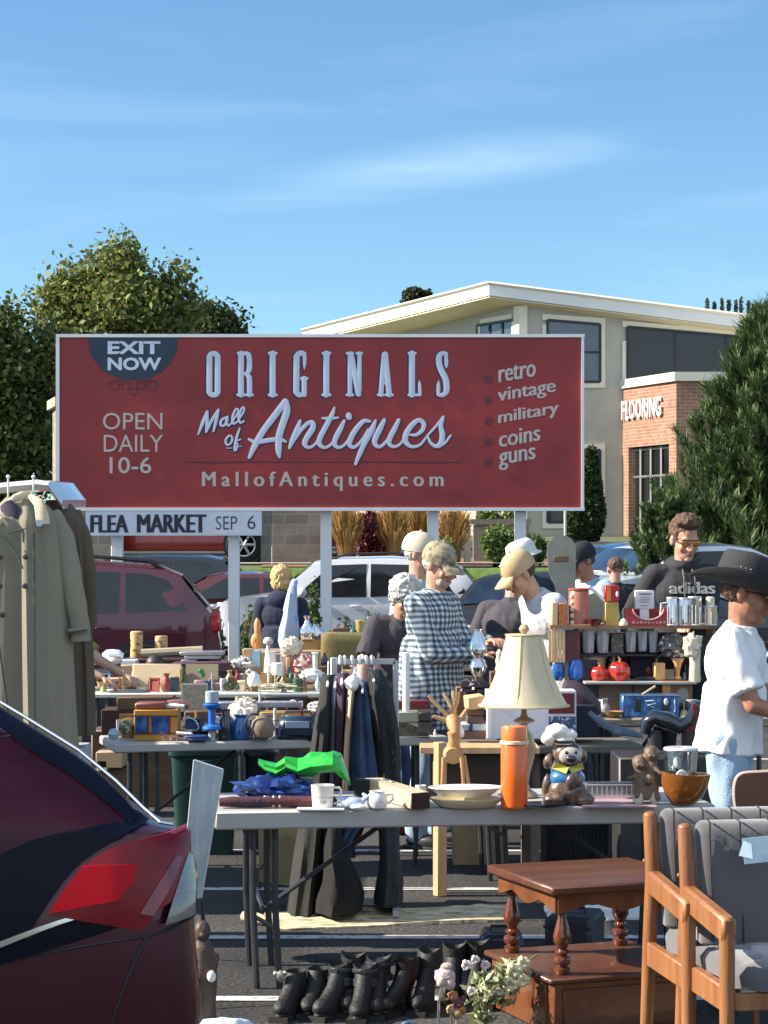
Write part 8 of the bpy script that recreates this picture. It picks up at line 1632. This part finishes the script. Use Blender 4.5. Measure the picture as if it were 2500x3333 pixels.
# ---- trays on TC2 (14.4..)
for i,(x0,x1,yt,yb_,lab) in enumerate(((705,985,2286,2304,'long bright silver tray on the low table between the clutter tables'),(860,1000,2268,2280,'dark lacquer tray behind the long silver tray'))): bx('long_tray',lab,'tray',x0,x1,yt,yb_,MATS['polished_silver'] if i == 0 else m_drk,on(yb_+30,.70,14.4,14.8) if i == 0 else 14.85,.16)
lm('driftwood','pale driftwood piece on the long silver tray','driftwood',800,2300,14.35,36,16,16,mat('driftwood_pale',(.60,.50,.40),.8,var=.3,scale=30),.6,4);lm('paper_wad','white crumpled wrapper between the trays and the rack','paper',1030,2318,14.4,30,20,18,m_china,.5,4)
# ---- things under the tables
def tub(px0,px1,yt,yb,d,m,lab):
    w=(px1 -px0)/2;t=thing('storage_tub',lab,'tub',(place((px0+px1)/2,d),d,0));k=d/F;hh=(EYE/k) -(yt -HY);b=MB(k)
    def rg(ww,dd,z): return [(math.copysign(abs(math.cos(q)) ** .35,math.cos(q))*ww,60+math.copysign(abs(math.sin(q)) ** .35,math.sin(q))*dd,z) for q in [2*PI*j/36 for j in range(36)]]
    b.loft([rg(w*.78,50,0),rg(w*.92,60,hh -16),rg(w,66,hh -14),rg(w,66,hh),rg(w*.9,58,hh -2),rg(w*.76,48,8)]);b.build('body',m,t,angle=40)
    b=MB(k);b.box((0,-8,hh -34),(w*.5,6,12),bev=2);b.build('grip',m,t)
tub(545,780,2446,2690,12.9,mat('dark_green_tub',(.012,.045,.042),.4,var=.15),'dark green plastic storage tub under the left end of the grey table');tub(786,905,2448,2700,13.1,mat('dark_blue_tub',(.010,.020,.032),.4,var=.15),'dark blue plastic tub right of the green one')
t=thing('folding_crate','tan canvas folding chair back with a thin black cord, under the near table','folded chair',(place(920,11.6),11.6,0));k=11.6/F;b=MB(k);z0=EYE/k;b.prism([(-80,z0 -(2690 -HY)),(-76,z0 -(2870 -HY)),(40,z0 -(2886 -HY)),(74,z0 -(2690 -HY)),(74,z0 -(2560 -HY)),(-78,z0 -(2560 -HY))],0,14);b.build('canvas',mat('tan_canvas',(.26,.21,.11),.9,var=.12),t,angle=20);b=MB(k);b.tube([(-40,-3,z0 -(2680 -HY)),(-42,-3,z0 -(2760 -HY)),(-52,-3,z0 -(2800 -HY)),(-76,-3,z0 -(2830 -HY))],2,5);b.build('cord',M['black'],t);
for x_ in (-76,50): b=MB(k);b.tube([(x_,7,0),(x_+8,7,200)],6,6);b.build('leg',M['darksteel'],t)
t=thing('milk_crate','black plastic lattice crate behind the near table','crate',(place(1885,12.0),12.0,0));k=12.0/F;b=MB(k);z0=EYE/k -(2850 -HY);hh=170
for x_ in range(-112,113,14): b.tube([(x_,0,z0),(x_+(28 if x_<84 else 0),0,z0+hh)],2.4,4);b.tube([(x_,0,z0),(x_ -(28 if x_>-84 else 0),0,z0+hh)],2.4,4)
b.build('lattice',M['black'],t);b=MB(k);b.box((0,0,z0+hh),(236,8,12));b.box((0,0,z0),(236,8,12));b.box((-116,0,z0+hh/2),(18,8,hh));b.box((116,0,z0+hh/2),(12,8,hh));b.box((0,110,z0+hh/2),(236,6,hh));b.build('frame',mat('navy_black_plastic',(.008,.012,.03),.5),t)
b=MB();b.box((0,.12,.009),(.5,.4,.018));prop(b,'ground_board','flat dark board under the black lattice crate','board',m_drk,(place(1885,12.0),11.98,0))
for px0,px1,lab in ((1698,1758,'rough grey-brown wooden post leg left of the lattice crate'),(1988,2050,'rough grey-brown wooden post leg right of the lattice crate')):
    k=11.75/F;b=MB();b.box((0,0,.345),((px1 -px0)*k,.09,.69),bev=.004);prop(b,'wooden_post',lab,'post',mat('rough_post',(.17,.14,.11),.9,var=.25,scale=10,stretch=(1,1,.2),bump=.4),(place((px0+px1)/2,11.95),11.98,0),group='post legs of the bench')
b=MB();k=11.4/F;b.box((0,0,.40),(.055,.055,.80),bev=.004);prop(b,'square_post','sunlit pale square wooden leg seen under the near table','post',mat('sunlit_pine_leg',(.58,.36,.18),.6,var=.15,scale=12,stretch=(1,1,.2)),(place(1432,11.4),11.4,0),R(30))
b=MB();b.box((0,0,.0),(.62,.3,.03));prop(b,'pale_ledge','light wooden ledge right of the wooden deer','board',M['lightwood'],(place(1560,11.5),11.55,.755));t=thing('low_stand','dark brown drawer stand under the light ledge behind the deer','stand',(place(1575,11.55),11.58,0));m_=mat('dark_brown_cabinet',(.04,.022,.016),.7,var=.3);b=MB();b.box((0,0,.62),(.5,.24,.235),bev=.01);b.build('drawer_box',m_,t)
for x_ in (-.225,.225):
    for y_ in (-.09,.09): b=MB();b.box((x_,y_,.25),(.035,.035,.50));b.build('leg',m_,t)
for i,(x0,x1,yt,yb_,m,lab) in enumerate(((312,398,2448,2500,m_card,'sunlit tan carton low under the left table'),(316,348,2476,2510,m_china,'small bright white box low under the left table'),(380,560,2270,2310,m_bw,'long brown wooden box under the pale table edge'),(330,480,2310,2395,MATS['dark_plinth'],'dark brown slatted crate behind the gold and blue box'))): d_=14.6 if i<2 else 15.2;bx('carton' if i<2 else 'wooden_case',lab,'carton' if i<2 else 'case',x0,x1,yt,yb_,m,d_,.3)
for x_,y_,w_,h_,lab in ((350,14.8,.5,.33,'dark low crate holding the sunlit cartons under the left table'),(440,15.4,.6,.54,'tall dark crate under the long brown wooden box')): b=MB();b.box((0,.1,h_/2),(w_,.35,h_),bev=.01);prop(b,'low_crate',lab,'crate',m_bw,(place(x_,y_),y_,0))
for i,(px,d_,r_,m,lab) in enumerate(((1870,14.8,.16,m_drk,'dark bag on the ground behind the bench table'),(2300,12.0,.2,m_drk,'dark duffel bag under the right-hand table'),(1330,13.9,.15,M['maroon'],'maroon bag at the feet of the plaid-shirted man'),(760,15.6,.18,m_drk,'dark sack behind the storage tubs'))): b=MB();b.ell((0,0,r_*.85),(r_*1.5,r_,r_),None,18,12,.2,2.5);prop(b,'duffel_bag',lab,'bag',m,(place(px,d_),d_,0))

# ================================================================ SMALL STOCK SPREAD OVER THE TABLES
rs=random.Random(21)
PAL={'red': (.26,.045,.035),'cobalt': (.03,.07,.20),'amber': (.36,.20,.07),'white': (.76,.75,.72),'cream': (.62,.52,.36),'black': (.018,.018,.02),'green': (.07,.13,.07),'teal': (.06,.14,.15),'brown': (.18,.09,.045),'silver': (.55,.56,.58),'pink': (.55,.28,.28),'yellow': (.42,.34,.13),'grey': (.28,.28,.28),'maroon': (.14,.02,.03)}
KN=['cup','bottle','bowl','box','vase','book','frame','tin','candle','bell','basket','saucer']
def small(kind,cname,px,d,h,s,where):
    c=PAL[cname];m_=mat('small_stock_' +cname,c,.3 if kind in ('cup','bottle','bowl','vase','saucer') else .6,.8 if cname == 'silver' else 0,var=.35,scale=30,coat=.3 if kind in ('cup','bottle','vase') else 0);u=s;b=MB()
    if kind == 'cup': b.lathe([(.030*u,0),(.036*u,.01*u),(.040*u,.075*u),(.036*u,.075*u),(.030*u,.01*u),(.001,.009*u)],n=16);b.tube([(.036*u,0,.062*u),(.062*u,0,.056*u),(.060*u,0,.026*u),(.034*u,0,.018*u)],.006*u,6)
    elif kind == 'bottle': b.lathe([(.030*u,0),(.034*u,.008*u),(.034*u,.10*u),(.014*u,.135*u),(.012*u,.17*u),(.016*u,.175*u),(.001,.176*u)],n=14)
    elif kind == 'bowl': b.lathe([(.030*u,0),(.05*u,.012*u),(.075*u,.05*u),(.071*u,.05*u),(.045*u,.016*u),(.001,.012*u)],n=20)
    elif kind == 'saucer': b.lathe([(.04*u,0),(.08*u,.014*u),(.078*u,.017*u),(.04*u,.006*u),(.001,.005*u)],n=20)
    elif kind == 'vase': b.lathe([(.024*u,0),(.044*u,.04*u),(.040*u,.08*u),(.016*u,.12*u),(.026*u,.15*u),(.022*u,.148*u),(.001,.11*u)],n=16)
    elif kind == 'tin': b.lathe([(.038*u,0),(.040*u,.004),(.040*u,.10*u),(.042*u,.104*u),(.042*u,.112*u),(.036*u,.115*u)],n=18)
    elif kind == 'candle': b.lathe([(.03*u,0),(.03*u,.008),(.010*u,.015),(.010*u,.12*u),(.018*u,.125*u),(.012*u,.128*u),(.011*u,.20*u),(.002,.205*u)],n=12)
    elif kind == 'bell': b.lathe([(.042*u,0),(.036*u,.02*u),(.024*u,.055*u),(.006*u,.066*u),(.006*u,.11*u),(.010*u,.118*u),(.001,.122*u)],n=16)
    elif kind == 'basket': b.lathe([(.05*u,0),(.065*u,.06*u),(.068*u,.064*u),(.062*u,.064*u),(.048*u,.01)],n=18);b.tube([(.064*u*math.cos(a),0,.06*u+.075*u*math.sin(a)) for a in [PI*i/8 for i in range(9)]],.005*u,6)
    elif kind == 'book': w,l,t_=.15*u,.20*u,.022*u;b.box((0,0,t_/2),(l,w,t_),bev=.002)
    elif kind == 'box': w,l,t_=rs.uniform(.06,.12)*u,rs.uniform(.06,.15)*u,rs.uniform(.04,.10)*u;b.box((0,0,t_/2),(l,w,t_),bev=.002);b.box((0,0,t_*.82),(l+.004,w+.004,t_*.06))
    else:
        fw,fh=.10*u,.13*u
        for x_ in (-fw/2,fw/2): b.box((x_,0,fh/2),(.012,.012,fh),(R(-8),0,0))
        for z_ in (.004,fh): b.box((0,-.07*(z_ -fh/2)*-1.0,z_),(fw+.012,.012,.012))
        b.box((0,.004,fh/2),(fw,.005,fh),(R(-8),0,0))
    prop(b,{'book': 'book','frame': 'framed_photo','candle': 'candlestick','bell': 'hand_bell','box': 'small_box'}.get(kind,kind),'%s %s %s' % (cname,{'frame': 'picture frame','candle': 'candlestick','bell': 'hand bell','box': 'little lidded box'}.get(kind,kind),where),kind,m_,(place(px,d),d,h+.0012),rs.uniform(-.6,.6))
def spread(where,px0,px1,d0,d1,h,n,s=1.0,cols=None,seed=0,kinds=KN,avoid=()):
    combos=[(k,c) for k in kinds for c in (cols or list(PAL))];random.Random(seed).shuffle(combos);rr=random.Random(seed+1);i=0;got=[]
    for k,c in combos:
        for _ in range(12):
            px=rr.uniform(px0,px1);d=rr.uniform(d0,d1)
            if all(abs(px -q)>12/s or abs(d -e)>.13 for q,e in got) and not any(a <= px <= b_ and e0 <= d <= e1 for a,b_,e0,e1 in avoid): break
        else: continue
        got.append((px,d));small(k,c,px,d,h,s*rr.uniform(.8,1.15),where);i += 1
        if i >= n: return
spread('in the clutter on the pale table beyond',330,1060,16.3,16.98,.74,72,.8,seed=3)
spread('near the back of the grey table by the clothes rack',400,1040,12.28,12.52,.74,28,.8,seed=5,cols=['black','cobalt','brown','silver','grey','teal','maroon','white','amber'],avoid=((430,590,0,99),))
spread('on the low tray table',715,1000,14.45,14.8,.70,18,.75,seed=7,cols=['silver','white','black','cream','maroon'])
spread('on the board of the red pumpkins',1925,2250,13.06,13.2,EYE -(2224 -HY)/F*12.95+.015,12,.75,seed=9,kinds=['cup','bottle','vase','box','bell','candle'])
spread('on the wooden table in front of the crates',1880,2010,12.64,12.8,.83,6,.7,seed=11)
spread('on the wooden table right of the blue tin',2225,2330,12.64,12.85,.83,5,.8,seed=12)
spread('at the back of the near table',1160,1420,9.35,9.5,.74,4,.7,seed=13,kinds=['saucer','box','book','cup'],cols=['grey','brown','white','black'],avoid=((1190,1300,0,99),))
spread('on the bench table by the books',1600,1860,12.12,12.25,.74,8,1.0,seed=14)
spread('on the far table behind the blue-bagged woman',700,1040,19.3,19.8,.74,8,1.2,seed=15)
spread('on top of the olive canvas crate',1080,1260,17.35,17.5,EYE -(2172 -HY)/F*17.2+.245,7,.9,seed=16)
